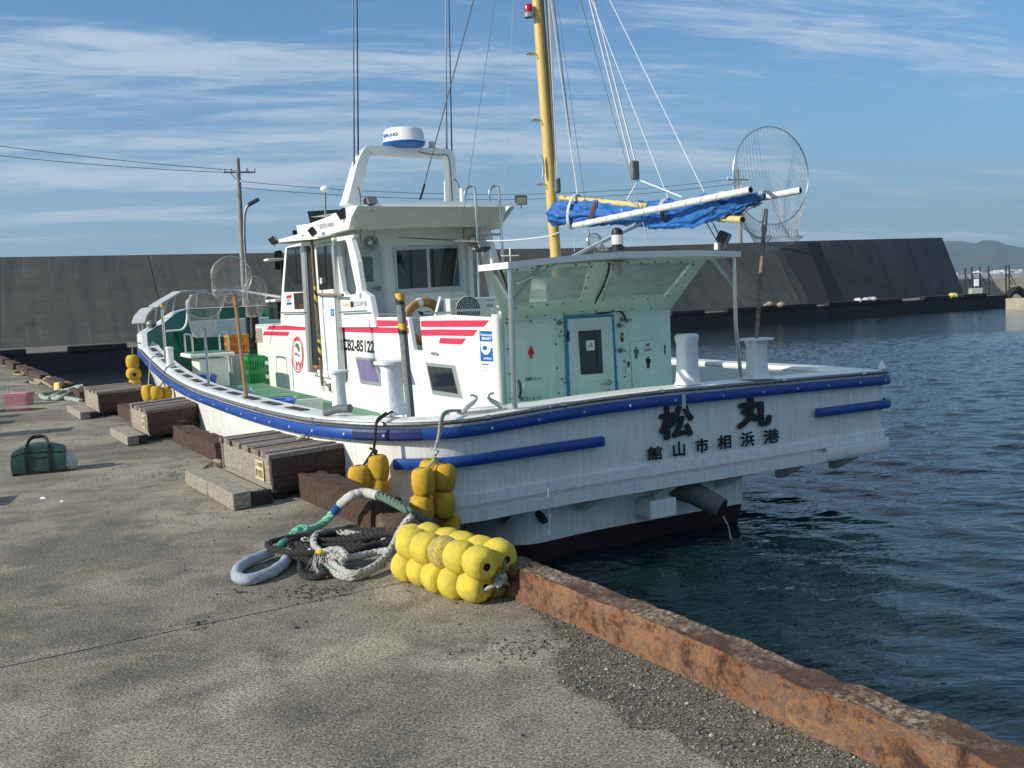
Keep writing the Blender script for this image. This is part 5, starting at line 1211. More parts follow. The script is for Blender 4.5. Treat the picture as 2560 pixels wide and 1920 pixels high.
part('door_pull', black, MB().tube(smoothpath([bp(q('D', 330, 1350), 0, XD-.09), bp(q('D', 346, 1390), 0, XD-.11), bp(q('D', 350, 1460), 0, XD-.11), bp(q('D', 336, 1500), 0, XD-.09)], 4), .014, 8), parent=wc, smooth=S)
cf_ = dpl('door_frame', mat('sky_blue_frame_paint', (.03, .26, .50), .5, var=.25, vscale=14), 'D', ((726, 796), (1152, 780), (1200, 1600), (760, 1600)), .02, .045, bevel=.003)
dd_ = dpl('centre_door', mat('pale_grey_door', (.70, .77, .74), .4, var=.06, vscale=4, streak=.1), 'D', ((754, 822), (1134, 800), (1172, 1600), (786, 1600)), .022, .056, bevel=.003)
dpl('bevelled_panel', mint, 'D', ((848, 918), (1046, 908), (1072, 1600), (876, 1600)), .012, .068, dd_, bevel=.004)
dg_ = dpl('door_pane', mat('dark_green_glass', (.03, .045, .042), .06), 'D', ((850, 926), (1044, 914), (1062, 1288), (872, 1302)), .008, .078, dd_)
dpl('no_smoking_notice', wink, 'D', ((914, 1008), (988, 1002), (992, 1090), (920, 1096)), .003, .084, dd_)
dpl('notice_mark', ink, 'D', ((934, 1052), (958, 1052), (958, 1058), (934, 1058)), .002, .088, dd_); dpl('notice_mark', ink, 'D', ((954, 1026), (970, 1038), (966, 1046), (976, 1056), (970, 1058), (958, 1046), (962, 1040), (950, 1030)), .002, .088, dd_)
dpl('door_rail', mint, 'D', ((872, 1310), (1064, 1294), (1068, 1352), (876, 1370)), .014, .08, dd_, bevel=.003)
part('door_handle', steel, MB().lathe([(.035, 0), (.035, .01), (.02, .02), (.015, .03)], Matrix.Translation(bp(q('D', 1114, 1368), 0, XD-.07)) @ Matrix.Rotation(-pi/2, 4, 'Y'), 14), parent=dd_, smooth=S)
part('door_handle', steel, MB().tube([bp(q('D', 1114, 1368), 0, XD-.1), bp(q('D', 1050, 1380), 0, XD-.1)], .008, 6), parent=dd_)
part('door_lock', steel, MB().lathe([(.022, 0), (.02, .012), (.005, .014)], Matrix.Translation(bp(q('D', 1116, 1436), 0, XD-.07)) @ Matrix.Rotation(-pi/2, 4, 'Y'), 12), parent=dd_, smooth=S)
dpl('hinge', black, 'D', ((756, 925), (770, 924), (772, 1016), (758, 1018)), .014, .07, dd_)
mp_ = dpl('mens_toilet_hatch', mint, 'D', ((1298, 1022), (1584, 996), (1606, 1385), (1322, 1440)), .012, .045, bevel=.004)
figure('D', 1350, 1112, 104, gink, False, .054, mp_); figure('D', 1454, 1195, 104, ink, False, .054, mp_)
dpl('small_notice', wink, 'D', ((1262, 1165), (1300, 1162), (1306, 1288), (1268, 1292)), .003, .048); figure('D', 1284, 1210, 56, ink, False, .053)
dpl('small_notice', wink, 'D', ((1410, 1032), (1484, 1024), (1488, 1110), (1416, 1118)), .003, .054, mp_)
dtext('男', ink, (1428, 1066), (1468, 1062), (1428, 1034), .058, mp_, .01); dtext('お便所', ink, (1420, 1106), (1482, 1100), (1420, 1076), .058, mp_, .005)
dpl('hatch_hinge', black, 'D', ((1590, 1045), (1600, 1044), (1602, 1125), (1592, 1126)), .01, .05, mp_); dpl('hatch_latch', dsteel, 'D', ((1305, 1434), (1395, 1424), (1390, 1446), (1306, 1448)), .02, .05)
dpl('hazard_sticker', black, 'D', ((1217, 942), (1238, 941), (1241, 1018), (1220, 1019)), .003, .04); dpl('hazard_sticker', yel, 'D', ((1217, 950), (1238, 970), (1238, 990), (1218, 968)), .002, .043)
for x, y, r_ in ((684, 852, .02), (1200, 878, .02), (1212, 1092, .022), (1264, 832, .018), (1222, 828, .016)):
    v = bp(q('D', x, y), 0, XD-.04); o = part('wall_hook', dsteel, MB().lathe([(r_*1.4, 0), (r_*1.3, .012), (r_*.5, .02), (r_*.5, .04)], Matrix.Translation(v) @ Matrix.Rotation(-pi/2, 4, 'Y'), 12), smooth=S); part('hook_tip', dsteel, MB().tube([v+Vector((-.045, 0, 0)), v+Vector((-.05, -.03, .01)), v+Vector((-.05, -.035, -.02))], .007, 6), parent=o)
bv = [(228, 858), (436, 840), (644, 828), (700, 930), (690, 968), (656, 1038), (666, 1245), (680, 1460), (706, 1338), (744, 1332), (730, 1370), (768, 1425), (762, 1280), (754, 1138), (730, 962), (884, 795), (1130, 792), (1150, 1000), (1166, 1092), (1174, 1235), (1180, 1375), (254, 1298), (266, 1510), (238, 1080), (1244, 1186), (1250, 1320)]
for x, y in bv: part('bolt', bolt_m, MB().lathe([(.011, .0), (.010, .01), (.003, .011)], Matrix.Translation(bp(q('D', x, y), 0, XD-.052)) @ Matrix.Rotation(-pi/2, 4, 'Y'), 7))
cable([sp_(q('D', 1090, 318))+Vector((-.05, 0, -.03)), sp_(q('D', 1080, 400))+Vector((-.05, 0, -.03)), sp_(q('D', 1020, 560))+Vector((-.05, 0, -.03)), bp(q('D', 965, 740), 0, XD-.06), bp(q('D', 990, 765), 0, XD-.06), bp(q('D', 1080, 768), 0, XD-.07), bp(q('D', 1180, 750), 0, XD-.07), bp(q('D', 1235, 775), 0, XD-.07), bp(q('D', 1258, 825), 0, XD-.06)], .011)
dl_ = sp_(q('D', 1148, 345))+Vector((-.06, 0, -.03)); dlo = part('deck_lamp', plast_w, MB().lathe([(.045, .03), (.045, -.02), (.05, -.04), (.042, -.09), (.02, -.115), (.005, -.12)], Matrix.Translation(dl_), 14), smooth=S)
part('lamp_plate', cream, MB().box((dl_.x-.06, dl_.y-.08, dl_.z+.03), (dl_.x+.06, dl_.y+.08, dl_.z+.045)), parent=dlo)
# canopy posts and diagonal braces
def spole(name, P, r, m_=steel): return part(name, m_, MB().tube(P, r, 10), smooth=S)
spole('canopy_post', [bp(q('D', 258, 365), 0, .02), bp(q('D', 300, 1590), 0, .02)], .026)
spole('canopy_post', [bp(q('E', 672, 278), 0, .1), bp(q('E', 690, 900), 0, .1), bp(q('E', 735, 1328), 0, .1)], .020)
spole('canopy_brace', [bp(q('D', 110, 378), 0, .42), bp(q('D', 262, 660), 0, .03)], .022); spole('canopy_brace', [bp(q('D', 540, 335), 0, .42), bp(q('D', 285, 650), 0, .03)], .018)
spole('canopy_brace', [bp(q('D', 180, 400), 0, .4), bp(q('D', 255, 590), 0, .1)], .012, black)
spole('canopy_brace', [bp(q('E', 430, 262), 0, .42), bp(q('E', 684, 548), 0, .1)], .014); spole('canopy_brace', [bp(q('E', 480, 290), 0, .42), bp(q('E', 684, 530), 0, .1)], .010)
nl = bp(q('D', 1190, 232), 0, .3); o = part('stern_light', black, MB().lathe([(.07, 0), (.07, .04), (.05, .045), (.055, .17), (.05, .2), (.02, .22)], Matrix.Translation(nl), 14), smooth=S); part('lens', plast_w, MB().lathe([(.056, .06), (.056, .15)], Matrix.Translation(nl), 14), parent=o)
flood('E', (590, 120), .3, 0, .6, -.5, .8); spole('lamp_stand', [bp(q('E', 525, 222), 0, .3), bp(q('E', 525, 165), 0, .3)], .025, cream)
an = bp(q('D', 262, 320), 0, .4); spole('small_antenna', [an, an+Vector((0, 0, .12))], .006, cream); spole('small_antenna', [an+Vector((0, -.09, .05)), an+Vector((0, .09, .05))], .005, cream)
for x_ in (815,): spole('rod_whip', [bp(q('D', x_, 240), 0, 1.6), bp(q('D', x_, 115), 0, 1.6)], .003, line_w)
# stern bitts, horns, cleat
def bitt(p, base_px, z, w_, h_, cap=False, lbl=None, taper=.9, ax_=2, flarebase=1.0):
    b0 = bp(base_px, 2, z) if p is None else p
    mb = MB(); rows = []; prof = [(1.15*flarebase, 0), (1.0, .05*h_), (taper, .35*h_), (taper*.98, .8*h_), (1.0 if not cap else 1.02, .93*h_)]
    if cap: prof += [(1.45, .94*h_), (1.45, .99*h_), (1.3, h_)]
    else: prof += [(.95, .98*h_), (.8, h_)]
    seg = 14; vs = []
    for r_, zz_ in prof:
        for k in range(seg):
            a_ = 2*pi*k/seg; c_, s_ = cos(a_), sin(a_); e = .45; x = math.copysign(abs(c_)**e, c_)*w_/2*r_; y = math.copysign(abs(s_)**e, s_)*w_/2*r_; vs.append((b0.x+x, b0.y+y, b0.z+zz_))
    fs = [(i*seg+k, i*seg+(k+1) % seg, (i+1)*seg+(k+1) % seg, (i+1)*seg+k) for i in range(len(prof)-1) for k in range(seg)]+[tuple((len(prof)-1)*seg+k for k in range(seg))]
    mb.add(vs, fs); o = part('mooring_bitt', skinw, mb, smooth=radians(50))
    if lbl: o['label'] = lbl
    return b0
bitt(None, (985, 1036), .61, .19, .48, True, 'thick white port bitt with a flat cap'); bitt(None, (850, 1018), .61, .13, .36, True); bitt(None, (427, 918), .72, .12, .33)
bitt(None, (1720, 960), .66, .20, .50, False, 'thick white stern bitt'); bitt(None, (1893, 944), .66, .20, .41, True, 'flared white bitt on the starboard quarter', flarebase=1.5)
hb = bp(q('C', 1960, 1135), 2, .62)
for s_ in (-1, 1):
    c0 = hb+Vector((0, s_*.0, 0)); dv = Vector((.0, -s_*.14, 0)) 
    P = [c0+Vector((0, -s_*.17, .0)), c0+Vector((0, -s_*.13, .06)), c0+Vector((0, -s_*.06, .105)), c0+Vector((0, -s_*.03, .10)), c0+Vector((0, -s_*.045, .085))]
    P = [c0+Vector((0, s_*.20, .0)), c0+Vector((0, s_*.15, .05)), c0+Vector((0, s_*.09, .085)), c0+Vector((0, s_*.06, .12)), c0+Vector((0, s_*.075, .145)), c0+Vector((0, s_*.115, .15))]
    part('horn_chock', alu, MB().tube(smoothpath(P, 4), [.022]*9+[.018]*6+[.010]*6, 8), smooth=S)
part('chock_base', alu, MB().box((hb.x-.04, hb.y-.24, hb.z-.005), (hb.x+.04, hb.y+.24, hb.z+.012)), bevel=.005)
part('stern_ornament', skinw, MB().lathe([(.05, 0), (.03, .04), (.008, .09)], Matrix.Translation(Vector((.12, bp((2205, 928), 0, .12).y, .62))), 10), smooth=S)
part('band_clip', steel, MB().box((-.08, bp(q('E', 235, 1445), 0, -.07).y-.02, .46), (-.06, bp(q('E', 235, 1445), 0, -.07).y+.02, .60)))

# ================================================================== MAST AND SPARS
XM = 2.8
m0, m1 = bp((1398, 760), 0, XM), bp((1312, -420), 0, XM)
mast = part('mast', mastm, MB().tube([m0, m0.lerp(m1, .5), m1], [.068, .062, .05], 20), smooth=S)
mbse = bp(q('D', 690, 700), 0, XM)
hx0, hx1 = bp(q('D', 555, 720), 0, XM-.2), bp(q('D', 825, 720), 0, XM-.2); ht0, ht1 = bp(q('D', 575, 465), 0, XM-.2), bp(q('D', 800, 465), 0, XM-.2)
part('mast_step', wclean, MB().prism([(XM-.22, hx0.y, 1.33), (XM-.22, hx1.y, 1.33), (XM+.25, hx1.y, 1.33), (XM+.25, hx0.y, 1.33)], [(XM-.18, ht0.y, ht0.z), (XM-.18, ht1.y, ht1.z), (XM+.18, ht1.y, ht1.z), (XM+.18, ht0.y, ht0.z)]), bevel=.02)
def M_at(y_px): # point on the mast axis for a given image row
    t_ = 0; lo, hi = 0., 1.
    for _ in range(30):
        mid = (lo+hi)/2; P = tow(m0.lerp(m1, mid))-EYE; yy = 960-FPX*P.dot(CU)/P.dot(cf)
        if yy > y_px: lo = mid
        else: hi = mid
    return m0.lerp(m1, lo)
part('sail_track', dsteel, MB().tube([M_at(470)+Vector((-.055, -.055, 0)), m1+Vector((-.04, -.045, 0))], .014, 6), parent=mast)
for y_ in (136, 301, 461): v = M_at(y_); part('mast_step_rung', steel, MB().tube([v+Vector((0, .05, 0)), v+Vector((-.02, .17, .0)), v+Vector((.05, .17, 0)), v+Vector((.05, .05, 0))], .009, 6), parent=mast, smooth=S)
v = M_at(420)+Vector((-.03, .09, 0)); part('mast_cleat', steel, MB().tube([v+Vector((0, .03, -.13)), v+Vector((0, .012, -.07)), v+Vector((0, .012, .07)), v+Vector((0, .03, .15))], [.006, .016, .016, .006], 8), parent=mast, smooth=S)
v = M_at(25)+Vector((0, .13, 0)); part('lamp_bracket', steel, MB().lathe([(.055, -.1), (.06, -.05), (.055, -.045)], Matrix.Translation(v), 12), parent=mast, smooth=S); part('red_lamp', mat('red_lens', (.45, .008, .015), .15), MB().lathe([(.05, -.045), (.052, .03), (.045, .05), (.02, .055)], Matrix.Translation(v), 14), parent=mast, smooth=S)
# boom line: in the vertical plane from mast towards the stern, slightly to starboard
def BP_(c, p, t_): # x position by parameter t along the boom (0 mast, 1 end)
    return bp(q(c, *p), 0, XM+(-.75-XM)*t_)
pipe1 = [bp(q('F', 540, 1560), 0, 2.05), bp(q('F', 1000, 1478), 0, 1.0), bp(q('F', 1760, 1312), 0, -.6)]
boomo = part('boom_pipe', pipew, MB().tube([pipe1[0], pipe1[-1]], .033, 16, caps=True), smooth=S, label='long white pipe of the folded awning frame')
part('pipe_bore', dark, MB().tube([pipe1[-1]+(pipe1[-1]-pipe1[0]).normalized()*.0, pipe1[-1]+(pipe1[-1]-pipe1[0]).normalized()*.004], .025, 14), parent=boomo)
p2a, p2b = BP_('F', (1450, 1440), .75), BP_('F', (2104, 1316), 1.0); boom2 = part('boom_pipe', pipew, MB().tube([p2a, p2b], .032, 16), smooth=S); part('pipe_bore', dark, MB().tube([p2b, p2b+(p2b-p2a).normalized()*.004], .024, 14), parent=boom2)
y1a, y1b = BP_('F', (448, 1368), .02), BP_('F', (1050, 1425), .5); part('boom_spar', sparm, MB().tube([y1a, y1b], .032, 14), smooth=S)
y2a, y2b = BP_('F', (1350, 1495), .6), BP_('F', (1704, 1518), .9); y2 = part('boom_spar', sparm, MB().tube([y2a, y2b], .032, 14), smooth=S); part('pipe_bore', dark, MB().tube([y2b, y2b+(y2b-y2a).normalized()*.004], .025, 14), parent=y2)
# furled blue canvas
def canvas_bundle(path, radii, name, seed, seg=44, sub_=14, squash=.8):
    P = smoothpath(path, sub_); n_ = len(P); mb = MB(); vs = []
    for i, p in enumerate(P):
        t_ = (P[min(i+1, n_-1)]-P[max(i-1, 0)]).normalized(); u = t_.cross(UP).normalized(); v_ = u.cross(t_)
        f = i/(n_-1)*(len(radii)-1); k = min(int(f), len(radii)-2); R_ = radii[k]+(radii[k+1]-radii[k])*(f-k)
        for j in range(seg):
            a_ = 2*pi*j/seg; c_ = Vector((cos(a_)*1.6, sin(a_)*1.6, i*.11+seed)); d = noise.noise(Vector((cos(a_)*2.2+seed, sin(a_)*2.2, i*.075)))*.34-abs(noise.noise(Vector((cos(a_)*2.1, sin(a_)*2.1+i*.06, i*.11+seed))))*.75+.14-abs(noise.noise(Vector((cos(a_)*4.3+i*.05, sin(a_)*4.3, i*.10+seed*2))))*.30
            d += .05*noise.noise(Vector((a_*2.5, i*.33, seed)))
            rr = R_*(1+d); vs.append(p+u*cos(a_)*rr*squash+v_*sin(a_)*rr)
    mb.add(vs, [(i*seg+j, i*seg+(j+1) % seg, (i+1)*seg+(j+1) % seg, (i+1)*seg+j) for i in range(n_-1) for j in range(seg)]+[tuple(range(seg))[::-1], tuple((n_-1)*seg+j for j in range(seg))])
    return part(name, canvas, mb, smooth=radians(75))
sail = canvas_bundle([BP_('F', (395, 1490), .02), BP_('F', (540, 1480), .12), BP_('F', (800, 1470), .30), BP_('F', (1050, 1485), .48), BP_('F', (1280, 1470), .62), BP_('F', (1500, 1430), .76), BP_('F', (1600, 1400), .83)], [.13, .15, .13, .13, .13, .12, .06], 'furled_canvas', 3.3)
sail2 = canvas_bundle([BP_('F', (1420, 1460), .70), BP_('F', (1560, 1435), .80), BP_('F', (1700, 1395), .88), BP_('F', (1860, 1350), .97)], [.10, .13, .09, .02], 'furled_canvas', 9.1)
sail3 = canvas_bundle([BP_('F', (1050, 1560), .50), BP_('F', (1250, 1530), .62), BP_('F', (1440, 1470), .74), BP_('F', (1560, 1390), .82)], [.03, .08, .11, .06], 'furled_canvas', 5.7)
def lash(c, p0, p1, t_, r, m_, n_=2, R_=.05, par=None):
    a_, b_ = BP_(c, p0, t_), BP_(c, p1, t_); mid = (a_+b_)/2; h_ = (b_-a_).length/2
    for k in range(n_):
        o_ = Vector((.025*k, 0, 0)); part('lashing', m_, MB().tube([mid+o_+(a_-mid)*cos(2*pi*i/20)+Vector((0, .0, 0))+Vector((-.15*sin(2*pi*i/20)*.5-.0, .14*sin(2*pi*i/20), 0)) for i in range(20)], r, 5, closed=True), smooth=S)
brn = mat('brown_cord', (.22, .07, .03), .8)
lash('F', (565, 1345), (530, 1580), .12, .012, line_w, 2); lash('F', (735, 1375), (700, 1545), .24, .008, brn, 3); lash('F', (905, 1400), (925, 1545), .36, .007, line_w, 2); lash('F', (1200, 1370), (1170, 1500), .55, .007, line_w, 3); lash('F', (1180, 1440), (1240, 1570), .58, .007, black, 3); lash('F', (1600, 1320), (1580, 1395), .80, .007, line_w, 3); lash('F', (1870, 1318), (1880, 1375), .95, .007, line_w, 3)
P = [pipe1[0].lerp(pipe1[-1], i/90)+Vector((0, cos(i*.9)*.037, sin(i*.9)*.037)) for i in range(6, 84)]; part('lacing', line_w, MB().tube(P, .004, 4))
# stays, halyards and wires
braid = mat('flecked_braid_line', (.50, .52, .52), .6, var=.5, vscale=90)
def line(name, p0, x0, p1, x1, r, m_, sag=0.0, r1=None):
    a_, b_ = bp(p0, 0, x0), bp(p1, 0, x1); P = [a_.lerp(b_, i/12)-Vector((0, 0, sag*4*(i/12)*(1-i/12))) for i in range(13)]; return part(name, m_, MB().tube(P, r, 5), smooth=S)
F_ = lambda x, y: q('F', x, y)
blockm = mat('spotted_rope_block', (.12, .12, .11), .6, speck=((.6, .6, .58), 60, .2))
line('halyard', F_(330, -300), XM-.08, F_(418, 1235), 2.6, .014, blockm); line('halyard', F_(350, -300), XM-.1, F_(425, 1235), 2.55, .010, braid); line('halyard', F_(375, -300), XM-.1, F_(412, 1235), 2.6, .008, braid)
line('halyard', F_(340, -300), 2.6, F_(510, 950), 2.4, .010, braid); line('halyard', F_(362, -300), 2.6, F_(516, 950), 2.4, .008, braid); line('halyard', F_(510, 950), 2.4, F_(566, 1345), 2.4, .011, line_w)
line('stay_wire', F_(380, -300), 2.6, F_(650, 1640), 2.0, .004, dsteel); line('stay_wire', F_(500, -300), 2.6, F_(1050, 1659), .9, .005, black)
v = bp(F_(425, 1275), 0, 2.6); part('pulley_block', blockm, MB().box((-.03, -.035, -.10), (.03, .035, .08), M=Matrix.Translation(v)), bevel=.02)
line('sheet', F_(570, -300), 2.4, F_(938, 1160), .95, .010, braid); line('sheet', F_(600, -300), 2.4, F_(972, 1150), .95, .010, braid)
line('topping_lift', F_(545, -300), 2.4, F_(1190, 1370), .6, .005, line_w); line('topping_lift', F_(640, -300), 2.4, F_(1438, 1325), .05, .005, line_w)
v = bp(F_(958, 1170), 0, .95); part('pulley_block', blockm, MB().box((-.03, -.05, -.11), (.03, .05, .09), M=Matrix.Translation(v)), bevel=.025)
vv_ = bp(F_(985, 1242), 0, .95); part('bridle', line_w, MB().tube([v, vv_], .014, 6)); part('bridle', line_w, MB().tube([vv_, bp(F_(1285, 1362), 0, .3)], .008, 5)); part('bridle', line_w, MB().tube([vv_, bp(F_(905, 1380), 0, 1.1)], .007, 5))
line('spring_line', F_(905, 1380), 1.1, F_(975, 1420), 1.05, .01, line_w)
line('aft_guy', F_(1500, 1540), .25, q('E', 690, 400), .15, .006, black); line('aft_guy', F_(1455, 1540), .3, q('E', 680, 410), .15, .006, black)
line('bipod_strut', q('D', 1395, 0), .6, q('D', 330, 510), .05, .013, steel); line('bipod_strut', q('D', 1340, 0), .7, q('D', 475, 445), .1, .011, pipew)
line('guy_line', q('P', 2115, 1430), XM, q('P', 1460, 1482), 4.6, .010, line_w, .02); line('guy_line', q('P', 1380, 1497), 4.9, q('P', 560, 1448), 6.5, .007, dsteel); line('guy_line', q('P', 1360, 1482), 5.0, q('P', 690, 1452), 6.5, .006, dsteel); line('guy_line', q('P', 2200, 1395), XM-.3, q('P', 2115, 1432), XM, .008, line_w)
line('stay_wire', (1268, -200), XM, (1128, 745), 5.0, .003, dsteel); line('stay_wire', (1293, -200), XM, (1252, 640), 4.6, .003, line_w)
line('backstay', (1200, -60), 5.2, (1050, 500), 5.7, .010, dsteel); line('backstay', (1062, 460), 5.65, (1050, 500), 5.7, .018, black)
line('stay_wire', q('C', 1705, 110), 5.0, q('C', 1680, 270), 5.0, .006, dsteel)

# ================================================================== FOREDECK
pl = [Vector((v.x, v.y, 0)) for v, p in zip(ringz(1.2, .10), OUT) if p.x > 14.25]
def flat(P, z): return [Vector((v.x, v.y, z)) for v in P]
mb = MB(); mb.prism(flat(pl, 1.0), flat(pl, 1.40)); part('foredeck_platform', wclean, mb, bevel=.015)
pl2 = [v+(Vector((15, 0, 0))-v)*.06 for v in pl]; mb = MB(); mb.add(flat(pl2, 1.408), [tuple(range(len(pl2)))]); part('foredeck_top', hgreen, mb)
pl3 = [Vector((v.x, v.y, 0)) for v, p in zip(ringz(.1, .14), OUT) if p.x > 13.3]
mb = MB(); mb.prism(flat(pl3, .08), flat(pl3, .62)); part('lower_foredeck', dgreen, mb, bevel=.01)
part('foredeck_void', dgreen, MB().box((14.3, -1.7, .6), (14.36, 1.75, 1.02)))
for x_, y_ in ((13.9, 2.15), (14.1, -1.9)): part('samson_post', dgreen, MB().tube([(x_, y_, .1), (x_, y_, 1.20)], .085, 14), smooth=S)
part('winch_bollard', dgreen, MB().box((15.0, -1.25, 1.4), (15.3, -.85, 1.74)), bevel=.05)
a_ = bp(q('M', 1010, 1240), 2, .88); part('seat_box', wclean, MB().box((9.75, 2.02, .27), (10.45, 2.52, .78)), bevel=.02)
st_ = part('seat_lid', wclean, MB().box((9.65, 1.92, .80), (10.62, 2.68, .87)), bevel=.02); part('seat_cushion', hgreen, MB().box((9.72, 1.98, .865), (10.55, 2.62, .885)), parent=st_, bevel=.008)
for y_ in (2.0, 2.6): part('seat_rail', steel, MB().tube(smoothpath([(9.78, y_, .88), (9.78, y_, 1.14), (9.9, y_, 1.2), (10.4, y_, 1.2), (10.5, y_, 1.16), (10.5, y_, .88)], 4), .017, 8), smooth=S)
# curved white hand rail and bow pulpit
part('hand_rail', cream, MB().tube(smoothpath([bp(q('M', *p), 0, 12.6) for p in ((600, 975), (700, 968), (800, 955), (850, 900), (868, 820), (875, 740), (880, 600), (930, 510))], 5), .022, 8), smooth=S)
def PU(*P): return [bp(q('M', *p), 0, x) for p, x in P]
gw = mat('grey_seat_board', (.5, .51, .51), .7, var=.15, grain=.15)
def board(P, w_, t_=.045, name='pulpit_board'):
    mb = MB(); vs = []
    for i, p in enumerate(P):
        d_ = (P[min(i+1, len(P)-1)]-P[max(0, i-1)]); d_.z = 0; s_ = Vector((-d_.y, d_.x, 0)).normalized()*w_
        vs += [p-s_, p+s_, p+s_+Vector((0, 0, t_)), p-s_+Vector((0, 0, t_))]
    n_ = len(P); mb.add(vs, [(i*4+k, i*4+(k+1) % 4, (i+1)*4+(k+1) % 4, (i+1)*4+k) for i in range(n_-1) for k in range(4)]+[(3, 2, 1, 0), tuple((n_-1)*4+k for k in range(4))])
    return part(name, gw, mb, bevel=.01)
b_a = [bp(q('M', 270, 870), 0, 12.9), bp(q('M', 320, 780), 0, 13.3), bp(q('M', 370, 700), 0, 13.7)]
board([bp(q('M', *p), 0, x) for p, x in (((240, 880), 13.1), ((265, 800), 13.3), ((345, 705), 13.6), ((410, 690), 13.75))], .13)
b_b = [bp(q('M', *p), 0, x) for p, x in (((440, 665), 13.9), ((560, 590), 14.3), ((740, 485), 14.7), ((900, 470), 15.0), ((1100, 462), 15.4))]
board(b_b, .11)
b_c = [bp(q('M', *p), 0, x) for p, x in (((1215, 462), 15.5), ((1400, 458), 15.6), ((1560, 462), 15.6), ((1870, 510), 15.3), ((2120, 550), 14.8))]
board(b_c, .10)
for t_, b_, x in (((240, 880), (243, 985), 13.2), ((290, 880), (290, 975), 13.2), ((345, 760), (352, 940), 13.4), ((480, 650), (455, 860), 13.9), ((600, 600), (575, 730), 14.2), ((720, 520), (680, 735), 14.5), ((905, 500), (900, 680), 14.8), ((1370, 500), (1335, 665), 15.4), ((1000, 480), (990, 670), 15.1), ((1870, 530), (1930, 690), 15.0)):
    part('stanchion', steel, MB().tube([bp(q('M', *t_), 0, x), bp(q('M', *b_), 0, x)], .016, 8), smooth=S)
part('bow_horn', dsteel, MB().ball(bp(q('M', 405, 880), 0, 13.0), .10, 10, 8, sc=(1, 1, .8)), smooth=S)
o = bpole('rail_pole', (q('M', 540, 650), q('M', 600, 1410)), 1, 3.1, .024, steel); P0, P1 = bp(q('M', 537, 620), 1, 3.1), bp(q('M', 600, 1410), 1, 3.1); hazard(o, P0, P1, .026, 0, .09)
# tinted locker in front of the wheelhouse
part('tinted_locker', sm, MB().box((10.1, .25, 1.38), (10.75, CY+.02, bp(q('M', 2000, 600), 1, CY).z)), bevel=.02); part('locker_lid', wclean, MB().box((10.05, .2, bp(q('M', 2000, 600), 1, CY).z), (10.8, CY+.06, bp(q('M', 2000, 560), 1, CY).z)), bevel=.02)
part('vent_patch', mat('tan_vent', (.33, .27, .20), .7, var=.2), plate('x', None, 1, CY+.004, qs('A', (1247, 625), (1294, 625), (1300, 745), (1238, 748)), .006, None, build=False))
part('rod_holder_rack', black, MB().box((12.0, .9, .8), (12.12, 1.15, 1.5)), bevel=.02)

# ================================================================== LOOSE THINGS ON THE BOAT
def world_of(v): return tow(v)
def bucket(v, r0, r1, h_, m_, label, name='bucket', group=None, handle=True):
    t_ = thing(name, label, 'bucket', world_of(v), group)
    MB().lathe([(r0, 0), (r0*1.02, .01), (r1, h_), (r1*1.06, h_), (r1*1.06, h_+.02), (r1*.97, h_+.02), (r1*.95, h_*.9), (r0*.9, .02), (.01, .015)], None, 24).build('body', m_, t_, smooth=S)
    if handle: MB().tube([(r1*1.05*cos(a_), r1*1.05*sin(a_)*.95, h_+.01+.03*sin(a_*1)) for a_ in [pi*i/14 for i in range(15)]], .006, 5).build('handle', steel, t_, smooth=S); MB().tube([(r1*1.0, -.03, h_+.05), (r1*1.0, .03, h_+.05)], .014, 6).build('grip', plast_y, t_)
    return t_
GB = 'blue buckets along the port side'
v = bp(q('M', 530, 1270), 0, 12.2); bucket(Vector((12.0, v.y+.05, .63)), .15, .20, .26, plast_b, 'blue bucket nearest the bow behind the striped pole', group=GB)
v = bp(q('M', 1110, 1580), 1, 2.6); bucket(Vector((8.78, 2.62, v.z-.23)), .15, .20, .25, plast_b, 'blue bucket at the foot of the smaller left landing net pole', group=GB)
v = bp(q('A', 1100, 1190), 1, 2.6); bucket(Vector((6.35, 2.62, v.z-.19)), .13, .19, .20, plast_b, 'shallow blue bucket beside the bamboo net pole', group=GB)
v = bp(q('A', 1465, 1265), 1, 2.6); bucket(Vector((4.1, 2.62, v.z-.19)), .14, .20, .20, plast_b, 'blue bucket nearest the stern, below the door pole', group=GB)
def crate(v, sx, sy, h_, m_, label, name, cat='crate', rz=0, ribs=True):
    t_ = thing(name, label, cat, world_of(v)); t_.rotation_euler.z = BA+pi/2+rz; mb = MB(); w_ = .02
    mb.box((-sx, -sy, 0), (sx, sy, .02))
    for z0 in (.0, h_*.42, h_*.86): 
        for a0, a1 in (((-sx, -sy, z0), (sx, -sy+w_, z0+h_*.14)), ((-sx, sy-w_, z0), (sx, sy, z0+h_*.14)), ((-sx, -sy+w_, z0), (-sx+w_, sy-w_, z0+h_*.14)), ((sx-w_, -sy+w_, z0), (sx, sy-w_, z0+h_*.14))): mb.box(a0, a1)
    mb.build('basket', m_, t_, bevel=.004); mb = MB(); n_ = 7
    for k in range(n_):
        f_ = -1+2*(k+.5)/n_
        for s_ in (-1, 1): mb.box((sx*f_-.012, s_*(sy-.012)-.008, .01), (sx*f_+.012, s_*(sy-.012)+.008, h_*.95)); mb.box((s_*(sx-.012)-.008, sy*f_-.012, .01), (s_*(sx-.012)+.008, sy*f_+.012, h_*.95))
    mb.build('slats', m_, t_)
    return t_
crate(Vector((12.1, 1.35, .745)), .22, .20, .36, plast_o, 'orange slatted plastic crate on the grey bin at the cabin front', 'plastic_crate')
t_ = thing('bin', 'grey tapered plastic bin under the orange crate', 'bin', tow((12.15, 1.38, .1))); t_.rotation_euler.z = BA+pi/2
